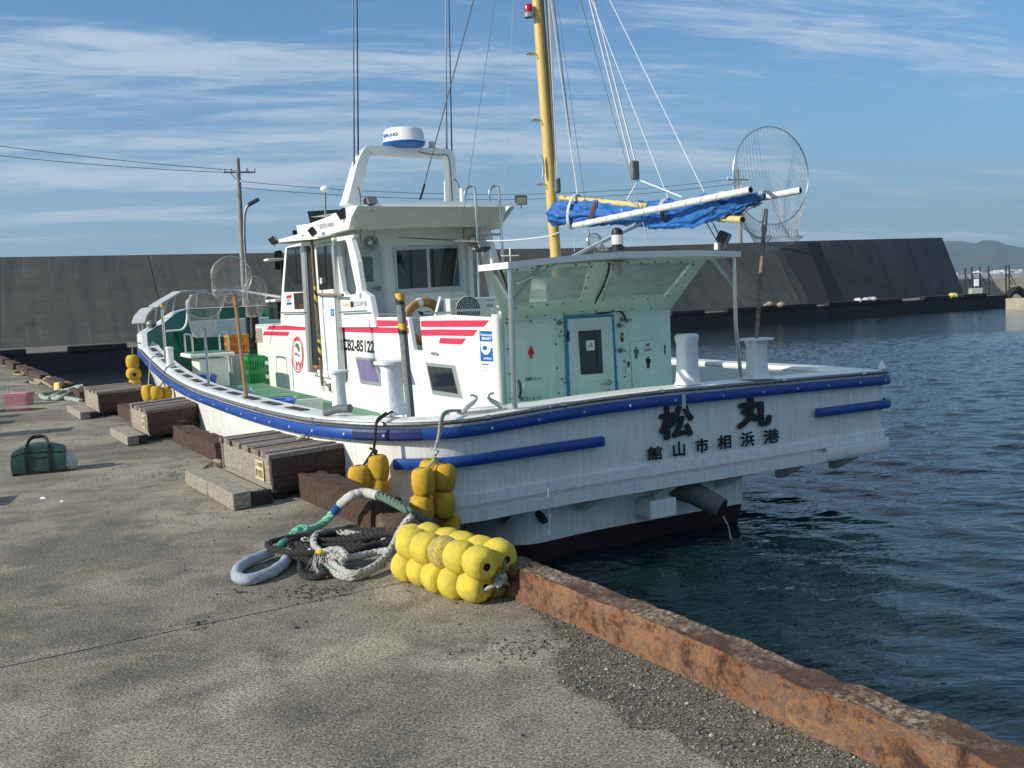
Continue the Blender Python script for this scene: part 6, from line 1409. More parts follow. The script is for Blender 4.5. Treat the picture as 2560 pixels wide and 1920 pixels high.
MB().prism([(-.17, -.15, 0), (.17, -.15, 0), (.17, .15, 0), (-.17, .15, 0)], [(-.23, -.2, .60), (.23, -.2, .60), (.23, .2, .60), (-.23, .2, .60)]).build('body', plast_w, t_, bevel=.02); MB().box((-.245, -.215, .595), (.245, .215, .635)).build('rim', plast_w, t_, bevel=.01)
for k in range(4): MB().tube([(-.19, -.12+.08*k, .1), (-.23, -.14+.09*k, .56)], .008, 5).build('rib', plast_w, t_)
crate(Vector((11.35, 1.22, .10)), .28, .17, .60, plast_g, 'bright green plastic crate against the front end of the cabin side', 'plastic_crate')
tarp = mat('black_tarpaulin', (.012, .012, .014), .45, bump=.5, bscale=9)
mb = MB(); c0 = Vector((13.0, 1.55, .12)); gx, gy = 16, 12
for i in range(gx):
    for j in range(gy):
        u_, v_ = i/(gx-1)*2-1, j/(gy-1)*2-1; mb.v.append((c0.x+u_*.62, c0.y+v_*.5, c0.z+max(0, .48*(1-abs(u_)**1.5)*(1-abs(v_)**1.6))+.05*noise.noise(Vector((u_*3, v_*3, 1)))))
for i in range(gx-1):
    for j in range(gy-1): mb.f.append((i*gy+j, (i+1)*gy+j, (i+1)*gy+j+1, i*gy+j+1)); mb.mi.append(0)
o = mb.build('tarpaulin', tarp, smooth=radians(60)); o.matrix_world = BM; tag(o, 'crumpled black tarpaulin over gear on the green foredeck', 'tarpaulin')
# landing nets
def lnet(label, ring_px, rx_px, ry_px, bag_px, base_px, X, Xb, pole_m, pole_r, Rseg=30, rows=11, group='landing nets stood along the boat rail', neck_px=None, tilt=(0, 0), bagw=.45, poly_pole=None):
    """ring centre/size in pixels on plane x=X (boat frame); bag hangs to bag_px; pole to base_px"""
    c_ = bp(ring_px, 0, X); px1 = bp((ring_px[0]+rx_px, ring_px[1]), 0, X); rr = abs(px1.y-c_.y); ratio = ry_px/rx_px
    base = bp(base_px, 0, Xb); t_ = thing('landing_net', label, 'landing net', tow(base), group); t_.rotation_euler.z = BA+pi/2
    O_ = base; ring = []
    for k in range(Rseg):
        a_ = 2*pi*k/Rseg; p = c_+Vector((sin(a_)*rr*.15*tilt[0], -cos(a_)*rr, sin(a_)*rr*ratio)); ring.append(p)
    MB().tube([p-O_ for p in ring], .007, 6, closed=True).build('hoop', steel, t_, smooth=S)
    nk = bp(neck_px, 0, X) if neck_px else c_-Vector((0, 0, rr*ratio))
    P = [nk-O_, Vector((0, 0, 0))]
    MB().tube(P, [pole_r, pole_r], 10).build('pole', pole_m, t_, smooth=S)
    MB().tube([P[0]+(P[0]-P[1]).normalized()*.03, P[0].lerp(P[1], .12)], pole_r*1.3, 8).build('socket', dsteel if pole_m != bamboo else bamboo, t_, smooth=S)
    be = bp(bag_px, 0, X+.05); mb = MB(); n_ = Rseg*2; gr = []
    for j in range(rows+1):
        f = j/rows; row = []
        for k in range(n_):
            a_ = 2*pi*(k+.5*(j % 2))/n_; p0 = c_+Vector((0, -cos(a_)*rr, sin(a_)*rr*ratio))
            tgt = be+Vector((.10*sin(a_*3), -cos(a_)*rr*bagw, .16*rr*sin(a_)*4*(1-f)))
            drop = f**.75
            p = p0.lerp(tgt, drop)+Vector((.30*rr*sin(pi*f)*(1 if sin(a_) > 0 else .6), 0, -.18*rr*sin(pi*f)))
            d = noise.noise_vector(p*6)*.025*f; row.append(p+d-O_)
        gr.append(row)
    for j in range(rows):
        for k in range(n_):
            a0 = gr[j][k]; b0 = gr[j+1][k]; b1 = gr[j+1][(k-1) % n_] if j % 2 == 0 else gr[j+1][(k+1) % n_]
            mb.tube([a0, b0], .0014, 3, caps=False); mb.tube([a0, b1], .0014, 3, caps=False)
    for k in range(0, n_, 4):
        mb.tube([gr[rows][k], gr[rows][(k+4) % n_]], .0025, 3, caps=False)
    o = mb.build('mesh_bag', netm, t_)
    return t_
lnet('big round landing net leaning high over the starboard stern, its brown pole on the transom', q('F', 1905, 1215), 92, 89, q('F', 1960, 1640), q('E', 842, 1345), .1, .12, crud, .021, 34, 13, neck_px=q('F', 1862, 1465), bagw=.5)
lnet('upper landing net with a bamboo pole forward of the wheelhouse', q('M', 1445, 265), 50, 51, q('M', 1420, 500), q('A', 1160, 1225), 5.2, 3.4, bamboo, .024, 26, 12, neck_px=q('M', 1490, 530), bagw=.75)
lnet('lowest landing net on a steel pole over the white seat box', q('M', 1085, 640), 45, 33, q('M', 1085, 1040), q('A', 838, 1135), 7.6, 5.57, steel, .019, 26, 12, neck_px=q('M', 1095, 960), bagw=.55)
lnet('right-hand landing net hanging before the tinted locker', q('M', 1760, 450), 28, 36, q('M', 1740, 780), q('M', 1700, 1050), 10.4, 10.9, dsteel, .014, 24, 12, neck_px=q('M', 1690, 700), bagw=.6)
lnet('small landing net half hidden behind the canopy roof', q('D', 990, 150), 19, 17, q('D', 1070, 225), q('D', 1000, 330), 3.0, 3.0, dsteel, .01, 22, 8, bagw=.6)
# life ring, rope coil on the locker, rods
rc_ = bp(q('O', 1040, 540), 0, 4.95); t_ = thing('life_ring', 'faded orange life ring leaning in the cockpit gateway', 'life ring', tow(rc_)); t_.rotation_euler.z = BA+pi/2
R_ = .27; P = [(0, R_*cos(a_), R_*sin(a_)) for a_ in [2*pi*k/32 for k in range(32)]]; MB().tube([Vector(p) for p in P], .062, 12, closed=True).build('ring', mat('faded_orange_ring', (.48, .22, .07), .7, var=.2, grain=.15), t_, smooth=S)
for a_ in (1.35, 2.9, 4.4, 6.0): MB().tube([Vector((0, R_*cos(a_-.13), R_*sin(a_-.13))), Vector((0, R_*cos(a_), R_*sin(a_))), Vector((0, R_*cos(a_+.13), R_*sin(a_+.13)))], .066, 12).build('tape_band', wink, t_, smooth=S)
MB().tube(smoothpath([Vector((-.06, (R_+.05)*cos(a_), (R_+.05)*sin(a_))) for a_ in [2*pi*k/16 for k in range(16)]], 3, True), .008, 5, closed=True).build('grab_line', rope_t, t_)
mb = MB(); rcn = bp(q('O', 1150, 300), 0, 5.4)
P = [Vector((.13*cos(a_*1.0)*(.7+.3*sin(a_*.37)), .22*sin(a_)*(.7+.3*cos(a_*.53)), .03+.10*abs(noise.noise(Vector((a_*.4, 0, 0)))))) for a_ in [k*.42 for k in range(110)]]
mb.tube(P, .010, 5); o = mb.build('rope_tangle', rope_b, smooth=S); o.matrix_world = BM @ Matrix.Translation(Vector((5.45, rcn.y, 1.37))); tag(o, 'dark rope tangle lying on the white cockpit locker', 'rope')
# spoon lure on a thin line over the transom
P = [bp(q('I', 1315, 375), 0, -.075), bp(q('I', 1322, 430), 0, -.07), bp(q('I', 1308, 515), 0, -.07), bp(q('I', 1300, 600), 0, -.07), bp(q('I', 1302, 700), 0, -.075), bp(q('I', 1300, 825), 0, -.08), bp(q('I', 1288, 835), 0, -.08), bp(q('I', 1298, 880), 0, -.08), bp(q('I', 1306, 1112), 0, -.09)]
t_ = thing('hanging_line', 'thin pale line with a white spoon hanging down the stern', 'fishing line', tow(P[0])); t_.rotation_euler.z = BA+pi/2; D_ = P[0]
MB().tube([p-D_ for p in P], .0028, 5).build('line', line_w, t_); e_ = bp(q('I', 1313, 1118), 0, -.09)-D_; e2 = bp(q('I', 1306, 1230), 0, -.09)-D_; MB().tube([e_, e2], .007, 6).build('shank', wink, t_); MB().ball(bp(q('I', 1305, 1255), 0, -.09)-D_, .022, 10, 8, sc=(.4, .8, 1.4)).build('spoon', wink, t_, smooth=S)

# ---- yellow foam floats -----------------------------------------------------
def float_mesh(name, m_, r_, h_, holes=True):
    mb = MB(); pr = [(r_*.17, -h_*.40), (r_*.24, -h_*.495), (r_*.55, -h_*.49), (r_*.80, -h_*.42), (r_*.95, -h_*.25), (r_, 0), (r_*.95, h_*.25), (r_*.80, h_*.42), (r_*.55, h_*.49), (r_*.24, h_*.495), (r_*.17, h_*.40)]
    pr = [(a_, b_) for a_, b_ in pr]
    P2 = []
    for (a0, b0), (a1, b1) in zip(pr, pr[1:]):
        for k in range(2): P2.append((a0+(a1-a0)*k/2, b0+(b1-b0)*k/2))
    P2.append(pr[-1]); mb.lathe(P2, None, 26); mb.mi[-1] = mb.mi[-2] = 1
    for i_, f_ in enumerate(mb.f[:26*2]): mb.mi[i_] = 1
    for i_ in range(len(mb.f)-2-26*2, len(mb.f)-2): mb.mi[i_] = 1
    sd_ = random.random()*50; mb.v = [tuple(Vector(v)*(1+.035*noise.noise(Vector(v)*9+Vector((sd_, 0, 0))))) for v in mb.v]
    o = mb.build(name, [m_, dark], smooth=radians(70)); return o
FM = [float_mesh('float', m_, 1, 2.1) for m_ in (yfl, yfl2, yfl3)]
FMd = [o.data for o in FM]
for o in FM: bpy.data.objects.remove(o)
def add_float(parent, loc, r_, h_, axis, kind, spin=0):
    o = bpy.data.objects.new('float', FMd[kind]); COL.objects.link(o); o.parent = parent
    o.matrix_local = Matrix.Translation(loc) @ Vector(axis).to_track_quat('Z', 'Y').to_matrix().to_4x4() @ Matrix.Rotation(spin, 4, 'Z') @ Matrix.Diagonal((r_, r_, h_/2.1, 1)); return o
def hang(label, anchor, rope_path, floats, m_=rope_w, group='yellow float fenders hung along the port side'):
    t_ = thing('float_fender', label, 'fender', tow(anchor), group); t_.rotation_euler.z = BA+pi/2
    for P in rope_path: rope_mb([p-anchor for p in P], .011, None, 3, 8, 6).build('rope', m_, t_, smooth=S)
    for p, ax_, k, r_, h_ in floats: add_float(t_, p-anchor, r_, h_, ax_, k, random.random()*6)
    return t_
def bx_(c, p, X): return bp(q(c, *p), 0, X)
X1, X2 = .18, -.19
kn = bx_('I', (520, 680), X2)
hang('bunch of five yellow floats on a grey rope at the stern corner', bx_('I', (560, 470), X2+.1),
     [[bx_('I', (690, 418), .12)+Vector((0, 0, .02)), bx_('I', (600, 425), -.02)+Vector((0, 0, .02)), bx_('I', (560, 450), X2+.06), bx_('I', (545, 560), X2+.04), kn], [bx_('I', (700, 424), .14)+Vector((0, 0, .02)), bx_('I', (610, 432), .0)+Vector((0, 0, .02)), bx_('I', (572, 460), X2+.07), bx_('I', (558, 560), X2+.05), kn+Vector((0, .0, .03))],
      [kn+Vector((.01, .03, .02)), kn+Vector((-.03, -.01, .0)), kn+Vector((.02, -.02, -.03)), kn+Vector((-.02, .02, -.05)), kn+Vector((0, 0, -.08))], [kn+Vector((0, 0, -.06)), bx_('I', (470, 800), X2-.02)], [kn+Vector((0, 0, -.06)), bx_('I', (545, 785), X2)]],
     [(bx_('I', (437, 898), X2-.03), (.05, .03, 1), 0, .098, .235), (bx_('I', (582, 868), X2), (.0, -.1, 1), 0, .098, .235), (bx_('I', (428, 1082), X2-.02), (.02, .05, 1), 0, .102, .235), (bx_('I', (580, 1055), X2), (.04, -.03, 1), 0, .096, .24), (bx_('I', (490, 830), X2+.13), (0, .1, 1), 0, .095, .22), (bx_('I', (500, 1010), X2+.13), (0, .1, 1), 0, .095, .22), (bx_('I', (620, 1205), X2+.04), (.1, -.25, .8), 0, .09, .22)])
kn = bx_('I', (95, 680), X1)
hang('bunch of yellow floats on a dark rope beside the nearest wooden step', bx_('I', (130, 440), X1),
     [[bx_('I', (330, 398), .7)+Vector((0, 0, .05)), bx_('I', (220, 430), .5)+Vector((0, 0, .02)), bx_('I', (150, 455), X1+.08), bx_('I', (115, 500), X1), bx_('I', (105, 600), X1), kn], [bx_('I', (180, 420), .5), bx_('I', (120, 470), X1+.03), bx_('I', (105, 560), X1), kn],
      [kn+Vector((.01, .03, .02)), kn+Vector((-.03, -.01, .0)), kn+Vector((.02, -.02, -.03)), kn], [kn, bx_('I', (22, 788), X1)], [kn, bx_('I', (110, 720), X1)]],
     [(bx_('I', (124, 805), X1), (0, .02, 1), 0, .096, .235), (bx_('H', (1160, 545), X1+.03), (0, .05, 1), 0, .10, .23), (bx_('H', (1285, 612), X1), (0, 0, 1), 0, .095, .2)], rope_b)
Y_ = 3.50
def by_(c, p, Y): return bp(q(c, *p), 1, Y)
hang('string of yellow floats hanging from the bow at the far left end', bp(q('G', *(1320, 60)), 0, 10.95),
     [[bp(q('G', *(1390, 75)), 0, 11.2), bp(q('G', *(1320, 70)), 0, 10.95), bp(q('G', *(1308, 140)), 0, 10.95), bp(q('G', *(1310, 210)), 0, 10.95), bp(q('G', *(1320, 330)), 0, 10.95), bp(q('G', *(1325, 420)), 0, 10.95), bp(q('G', *(1335, 470)), 0, 10.95)]],
     [(bp(q('G', *(1309, 255)), 0, 10.95), (0, 0, 1), 0, .115, .25), (bp(q('G', *(1320, 372)), 0, 10.95), (1, 0, .1), 0, .13, .24), (bp(q('G', *(1335, 470)), 0, 10.95), (0, .3, 1), 0, .10, .2)], rope_t)
hang('cluster of four deep yellow floats between the two far wooden steps', bp(q('G', *(1500, 210)), 0, 7.75),
     [[bp(q('G', *(1590, 212)), 0, 7.75)+Vector((0, 0, .03)), bp(q('G', *(1500, 215)), 0, 7.75), bp(q('G', *(1478, 330)), 0, 7.75), bp(q('G', *(1465, 500)), 0, 7.75)], [bp(q('G', *(1730, 290)), 0, 7.75)+Vector((0, 0, .03)), bp(q('G', *(1650, 310)), 0, 7.75), bp(q('G', *(1625, 360)), 0, 7.75), bp(q('G', *(1610, 450)), 0, 7.75), bp(q('G', *(1560, 520)), 0, 7.75)], [bp(q('G', *(1610, 440)), 0, 7.75), bp(q('G', *(1640, 520)), 0, 7.75)]],
     [(bp(q('G', *(1465, 565)), 0, 7.75), (0, .1, 1), 0, .098, .26), (bp(q('G', *(1545, 560)), 0, 7.68), (0, 0, 1), 0, .092, .20), (bp(q('G', *(1645, 560)), 0, 7.75), (0, 0, 1), 0, .080, .20), (bp(q('G', *(1530, 636)), 0, 7.75), (1, 0, .1), 0, .10, .2)], rope_w)
# mooring line with canvas sleeve
t_ = thing('mooring_line', 'white mooring rope with a grey sleeve running over the rail to the quay', 'rope', tow(bp(q('C', 700, 1140), 2, .63))); D_ = bp(q('C', 700, 1140), 2, .63); t_.rotation_euler.z = BA+pi/2
a0 = bp(q('C', 812, 1108), 2, .68); a1 = bp(q('C', 600, 1145), 2, .64); a2 = bp(q('C', 475, 1290), 0, a1.x+.12); a3 = a2+Vector((.15, .25, -.22))
MB().tube([a0-D_, a0.lerp(a1, .5)-D_+Vector((0, 0, .012)), a1-D_], [.05, .052, .045], 14, flat=.75).build('sleeve', mat('slate_rubber_sleeve', (.10, .125, .13), .7, var=.2), t_, smooth=S)
rope_mb([a1-D_, a1.lerp(a2, .4)-D_, a2-D_, a3-D_], .022, None, 3, 10, 8).build('rope', rope_w, t_, smooth=S)

# ================================================================== QUAY THINGS
tm = [mat('rusty_timber_side', (.20, .105, .06), .9, var=.4, vscale=5, bump=1, bscale=18, col2=(.12, .075, .055), grain=.25, gscale=40, speck=((.42, .20, .06), 5, .35)),
      mat('crusted_timber_top', (.17, .11, .075), .95, var=.5, vscale=7, bump=1, bscale=30, col2=(.30, .25, .18), grain=.35, gscale=50)]
rustm = bpy.data.materials.new('flaking_rust_kerb'); rustm.use_nodes = True; t = rustm.node_tree; n = t.nodes; l = t.links; b = n['Principled BSDF']; b.inputs['Roughness'].default_value = .9; b.inputs['Specular IOR Level'].default_value = .2
tc = n.new('ShaderNodeTexCoord')
def NZ(sc, det, rot=0, st=(1, 1, 1), dist=.3, r=.6):
    mp = n.new('ShaderNodeMapping'); mp.inputs['Rotation'].default_value = (0, 0, rot); mp.inputs['Scale'].default_value = st; l.new(tc.outputs['Object'], mp.inputs[0])
    x = n.new('ShaderNodeTexNoise'); x.inputs['Scale'].default_value = sc; x.inputs['Detail'].default_value = det; x.inputs['Roughness'].default_value = r; x.inputs['Distortion'].default_value = dist; l.new(mp.outputs[0], x.inputs[0]); return x.outputs['Fac']
ramp = n.new('ShaderNodeValToRGB'); l.new(NZ(4.5, 12, dist=.7, r=.7), ramp.inputs[0]); e = ramp.color_ramp.elements
e[0].position = .34; e[0].color = (.045, .028, .026, 1); e[1].position = .68; e[1].color = (.30, .20, .11, 1)
for pos, c_ in ((.41, (.13, .062, .042, 1)), (.46, (.30, .135, .06, 1)), (.50, (.19, .125, .105, 1)), (.54, (.36, .17, .07, 1)), (.60, (.21, .135, .10, 1)), (.64, (.42, .22, .09, 1))): k_ = e.new(pos); k_.color = c_
cur = ramp.outputs[0]
def MX(f, a_, b_):
    x = n.new('ShaderNodeMixRGB'); l.new(f, x.inputs[0])
    for i, v in ((1, a_), (2, b_)):
        if isinstance(v, tuple): x.inputs[i].default_value = v
        else: l.new(v, x.inputs[i])
    return x.outputs[0]
def MR(f, a_, b_, c_, d_):
    r = n.new('ShaderNodeMapRange'); l.new(f, r.inputs[0]); r.inputs[1].default_value = a_; r.inputs[2].default_value = b_; r.inputs[3].default_value = c_; r.inputs[4].default_value = d_; return r.outputs[0]
cur = MX(MR(NZ(17, 9, r=.7), .53, .64, 0, .8), cur, (.05, .032, .028, 1)); cur = MX(MR(NZ(3, 8, dist=1.2), .60, .68, 0, .6), cur, (.42, .16, .03, 1)); cur = MX(MR(NZ(60, 6, r=.8), .56, .68, 0, .5), cur, (.42, .30, .18, 1))
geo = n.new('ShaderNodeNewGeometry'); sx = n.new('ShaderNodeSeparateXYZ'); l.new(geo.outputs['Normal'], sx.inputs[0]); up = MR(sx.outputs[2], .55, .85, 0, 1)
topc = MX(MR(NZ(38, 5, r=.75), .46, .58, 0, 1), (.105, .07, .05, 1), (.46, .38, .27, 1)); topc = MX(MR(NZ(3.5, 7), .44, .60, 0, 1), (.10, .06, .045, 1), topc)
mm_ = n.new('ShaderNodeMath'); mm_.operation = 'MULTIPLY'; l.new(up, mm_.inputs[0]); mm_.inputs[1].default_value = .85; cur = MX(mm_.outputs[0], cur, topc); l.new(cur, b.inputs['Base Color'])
bn = n.new('ShaderNodeBump'); bn.inputs['Strength'].default_value = 1; bn.inputs['Distance'].default_value = .022; l.new(NZ(26, 10, r=.75), bn.inputs['Height']); l.new(bn.outputs[0], b.inputs['Normal'])
def timber(s0, s1, n0, n1, h_, mats, rough=.012, step=.03, lean=0, z0=-.01, seed=0, flat=False):
    """long rotten beam: cross-section swept along the quay edge, surface broken by noise"""
    N_ = max(2, int(abs(s1-s0)/step)); sec = []; W_ = n1-n0
    for k in range(9): sec.append((n0+W_*k/8, h_))               # top
    for k in range(1, 7): sec.append((n1, h_-(h_-z0)*k/6))
    for k in range(1, 3): sec.append((n1-W_*k/3, z0))
    for k in range(0, 7): sec.append((n0, z0+(h_-z0)*k/7))
    m = len(sec); vs = []
    for i in range(N_+1):
        s = s0+(s1-s0)*i/N_
        for a_, z in sec:
            p = Q(s, a_, z); d = noise.noise_vector(Vector((p.x*2.2, p.y*2.2, p.z*5+seed)))*rough*1.2+noise.noise_vector(p*9+Vector((seed, 0, 0)))*rough*.9+noise.noise_vector(p*28)*rough*.45
            crk = noise.noise(Vector((s*1.3+seed, z*22, a_*9))); d -= Vector((0, 0, rough*1.3*max(0, crk-.2)))
            if z > h_*.9: d.z -= abs(noise.noise(Vector((s*4, a_*22, seed))))*rough*1.6
            if z <= z0+.001: d = Vector((0, 0, 0))
            vs.append(p+d)
    mb = MB(); mb.add(vs, [(i*m+k, i*m+(k+1) % m, (i+1)*m+(k+1) % m, (i+1)*m+k) for i in range(N_) for k in range(m)][::1]+[tuple(range(m))[::-1], tuple(N_*m+k for k in range(m))])
    return mb.build('kerb_beam', mats, smooth=radians(50))
GK = 'kerb beams along the quay edge'
sb = toQ(gz(q('H', 1250, 870)))[0]
s_r = toQ(gz(q('I', 1045, 1560)))[0]
tag(timber(-7, s_r-.03, -.062, .085, .182, rustm, .0095, .014, seed=1), 'long rusty orange-brown kerb beam running to the lower right corner', 'kerb beam', GK)
tag(timber(s_r, 3.3, .01, .175, .115, [woodb2], .012, .03, seed=4), 'low dark brown kerb beam behind the heap of floats', 'kerb beam', GK)
b0 = toQ(gz(q('H', 830, 712))); b1 = toQ(gz(q('H', 1235, 905)))
tag(timber(b1[0], b0[0]+.25, b0[1]-.01, b0[1]+.22, .21, [woodb], .016, .03, seed=9), 'thick split brown kerb beam in front of the nearest wooden step', 'kerb beam', GK)
b0 = toQ(gz(q('G', 1720, 1045))); b1 = toQ(gz(q('G', 2190, 1235)))
tag(timber(b1[0], b0[0], -.06, .15, .20, [woodb], .018, .03, seed=14), 'round-topped brown kerb beam between the two nearest wooden steps', 'kerb beam', GK)
b0 = toQ(gz(q('G', 1172, 790))); b1 = toQ(gz(q('G', 1330, 870)))
tag(timber(b1[0]-.3, b0[0], -.06, .15, .19, [woodb], .018, .04, seed=19), 'short brown kerb beam between the two far wooden steps', 'kerb beam', GK)
for k, (xa_, xb_) in enumerate((((720, 600), (815, 650)), ((500, 480), (690, 560)), ((330, 405), (455, 460)), ((200, 350), (320, 400)), ((100, 290), (190, 330)), ((10, 240), (90, 280)))):
    b0 = toQ(gz(q('G', *xa_))); b1 = toQ(gz(q('G', *xb_)))
    tag(timber(min(b1[0], b0[0]-.3), b0[0], -.16, .08, .20, [woodb], .02, .08, seed=30+k), ['rusty kerb beam just beyond the farthest wooden step', 'kerb beam behind the upturned yellow tub', 'kerb beam with a pale rope hitched round it', 'dark kerb beam beyond the pale rope heap', 'small kerb beam second from the far quay corner', 'small kerb beam at the far quay corner'][k], 'kerb beam', GK)

def steps(label, c, top_px, z, low_px, lowz, seedk, nplank=16, sign=True, plank_m=woodt):
    A_, B_, C_, D_ = [gz(q(c, *p), z) for p in top_px]         # far-left, far-right, near-right, near-left
    base = Vector((D_.x, D_.y, 0)); t_ = thing('wooden_step', label, 'wooden step', base, 'wooden boarding steps on the quay edge')
    u = (A_-D_); v = (C_-D_); lu, lv = u.length, v.length; un, vn = u.normalized(), v.normalized()
    f = lambda a_, b_, z_: un*a_+vn*b_+Vector((0, 0, z_))
    def bx(name, a0, a1, b0, b1, z0, z1, m_, bev=.005, j=0):
        r_ = random.Random(seedk*100+j+int(a0*100)); jt = lambda: r_.uniform(-.004, .004)
        lo = [f(a0+jt(), b0+jt(), z0), f(a1+jt(), b0+jt(), z0), f(a1+jt(), b1+jt(), z0), f(a0+jt(), b1+jt(), z0)]; hi = [f(a0+jt(), b0+jt(), z1+jt()), f(a1+jt(), b0+jt(), z1+jt()), f(a1+jt(), b1+jt(), z1+jt()), f(a0+jt(), b1+jt(), z1+jt())]
        return MB().prism(lo, hi).build(name, m_, t_, bevel=bev)
    th_ = .045; wd = lu/nplank
    for k in range(nplank): bx('plank', k*wd+.008, (k+1)*wd-.008, -.015+.008*((k*7) % 3), lv+.01*((k*5) % 3), z-th_+.002*(k % 2), z+.004*((k*3) % 4-1.5)/1.5, (woodt, woodt3, woodt2, woodt, woodt3, woodt2, woodt2)[(k*5+seedk) % 7], .003, k)
    # side boards: near face (two wide brown boards, colour darkened to deepen its shade), left face (three pieces), far face, end
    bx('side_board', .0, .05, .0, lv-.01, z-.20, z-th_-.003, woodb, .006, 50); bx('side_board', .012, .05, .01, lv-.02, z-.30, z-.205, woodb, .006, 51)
    bx('side_board', lu-.05, lu, .0, lv-.01, z-.29, z-th_-.003, woodt, .006, 52)
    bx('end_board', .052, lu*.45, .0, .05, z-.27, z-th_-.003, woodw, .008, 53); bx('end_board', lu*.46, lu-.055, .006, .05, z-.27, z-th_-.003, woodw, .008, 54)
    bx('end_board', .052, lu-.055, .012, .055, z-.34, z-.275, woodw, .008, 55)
    bx('far_end_board', .052, lu-.055, lv-.06, lv-.02, z-.27, z-th_-.003, woodt, .006, 56)
    dk_ = mat('black_timber', (.035, .03, .027), .9, var=.4, bump=.8, bscale=20)  # near-black timber for feet, bearer and riser
    for a0, b0 in ((.06, .04), (lu-.18, .04), (.06, lv*.45), (lu-.18, lv*.45)): bx('foot', a0, a0+.12, b0, b0+.13, 0.003, z-.28, dk_, .008, int(b0*100))
    bx('bearer', .03, lu-.03, .06, lv*.55, z-.34, z-.29, dk_, .004, 70)
    # lower step
    lw_ = low_px; l0 = .02; W_ = lw_
    bx('tread', -.05, lu*.5-.004, -W_, -W_+.16, .003, lowz, woodw, .01, 80); bx('tread', lu*.5, lu+.02, -W_, -W_+.16, .003, lowz-.005, woodw, .01, 81)
    bx('tread', .0, lu-.02, -W_+.164, -.06, .06, lowz-.012, woodw, .008, 82)
    bx('riser', -.045, -.005, -W_+.165, -.02, .003, lowz-.02, dk_, .004, 83)
    if sign:
        sg = MATS.get('sign_board') or mat('sign_board', (.52, .44, .25), .7, var=.1)
        a0, a1 = lu*.12, lu*.27; lo = lambda a_, z_: un*a_+vn*(-.006)+Vector((0, 0, z_))
        o = MB().prism([lo(a0, z-.25), lo(a1, z-.25), lo(a1, z-.08), lo(a0, z-.08)], [lo(a0, z-.25)-vn*.006, lo(a1, z-.25)-vn*.006, lo(a1, z-.08)-vn*.006, lo(a0, z-.08)-vn*.006]).build('sign_plate', sg, t_)
        e_ = -vn*.0085
        for txt, z0, z1 in (('この船', z-.135, z-.095), ('釣り禁止', z-.225, z-.16)):
            vs, fs = text_vf(txt, .01); x0 = min(q_.x for q_ in vs); x1 = max(q_.x for q_ in vs); y0 = min(q_.y for q_ in vs); y1 = max(q_.y for q_ in vs)
            P0 = lo(a1-.015, z0)+e_; P1 = lo(a0+.015, z0)+e_; P2 = lo(a1-.015, z1)+e_
            MB().add([P0+(P1-P0)*((q_.x-x0)/(x1-x0))+(P2-P0)*((q_.y-y0)/(y1-y0)) for q_ in vs], fs).build('sign_lettering', ink, t_)
    # protruding rusty nails
    for k in range(4):
        p = f(.0, lv*(.25+.2*k), z-.24); MB().tube([p+un*.01, p-un*.006, p-un*.008+Vector((0, 0, -.09))], .0035, 4).build('nail', rust, t_)
    return t_
steps('nearest and largest wooden boarding step with a yellow notice on its side', 'H', ((195, 256), (715, 183), (1075, 290), (540, 376)), .40, .37, .14, 1)
steps('middle wooden boarding step between two brown kerb beams', 'G', ((1275, 665), (1830, 617), (2005, 655), (1450, 735)), .40, .32, .12, 2, 12, True)
steps('farthest wooden boarding step beside the pale green rope', 'G', ((825, 500), (1230, 455), (1440, 503), (965, 555)), .40, .32, .12, 3, 12, False)

# bollard
bc = gz(q('H', 1480, 985)); mb = MB(); mb.lathe([(.17, 0), (.175, .05), (.165, .10), (.13, .145), (.07, .17), (.01, .175)], None, 28)
mb.v = [tuple(Vector(v)*(1+.08*noise.noise(Vector(v)*13)) if Vector(v).length > .02 else v) for v in mb.v]
o = mb.build('mooring_bollard', rust, smooth=radians(60)); o.location = (bc.x, bc.y+.14, -.003); o.scale = (1.0, .85, .9); tag(o, 'squat rusty iron bollard head behind the coiled ropes', 'bollard')

# mooring rope with green strands, white whipping and a canvas eye
def G(c, x, y, z): return gz(q(c, x, y), z)
def onq(name, label, cat, P0): return thing(name, label, cat, (P0.x, P0.y, 0))
p0 = G('H', 700, 960, .03); t_ = onq('eye_rope', 'seafoam green mooring rope with a grey canvas eye in the foreground', 'rope', p0); r_ = lambda P: [v-Vector((p0.x, p0.y, 0)) for v in P]
main = [G('H', 1640, 850, .10), G('H', 1500, 770, .22), G('H', 1400, 710, .25), G('H', 1290, 660, .27), G('H', 1200, 640, .275), G('H', 1140, 650, .27), G('H', 1085, 675, .25), G('H', 1030, 720, .19), G('H', 985, 770, .13), G('H', 920, 840, .06), G('H', 850, 885, .035), G('H', 770, 905, .04), G('H', 720, 935, .045), G('H', 690, 965, .045)]
sm_ = smoothpath(main, 8); i_w0 = 8*4-4; i_w1 = 8*8
rope_mb(main[:5], .030, .16, 3, 12, 8).build('strand', rope_dg, t_, smooth=S).data.transform(Matrix.Translation(-Vector((p0.x, p0.y, 0))))
rope_mb(main[7:], .030, .16, 3, 12, 8, .22).build('strand', rope_g, t_, smooth=S).data.transform(Matrix.Translation(-Vector((p0.x, p0.y, 0))))
MB().tube(r_(smoothpath(main[3:8], 8)), .034, 14, rf=lambda a_, s: 1+.05*sin(s*160)+.05*sin(a_*3+s*20)).build('whipping', mat('dirty_white_tape', (.50, .49, .44), .85, var=.2, bump=.4, bscale=70), t_, smooth=S)
MB().tube(r_(smoothpath(main[7:9], 4)), .033, 12).build('blue_tape', blue, t_, smooth=S)
eyeA = [G('H', 720, 930, .06), G('H', 660, 960, .06), G('H', 610, 1010, .055), G('H', 560, 1045, .05), G('H', 520, 1062, .045)]
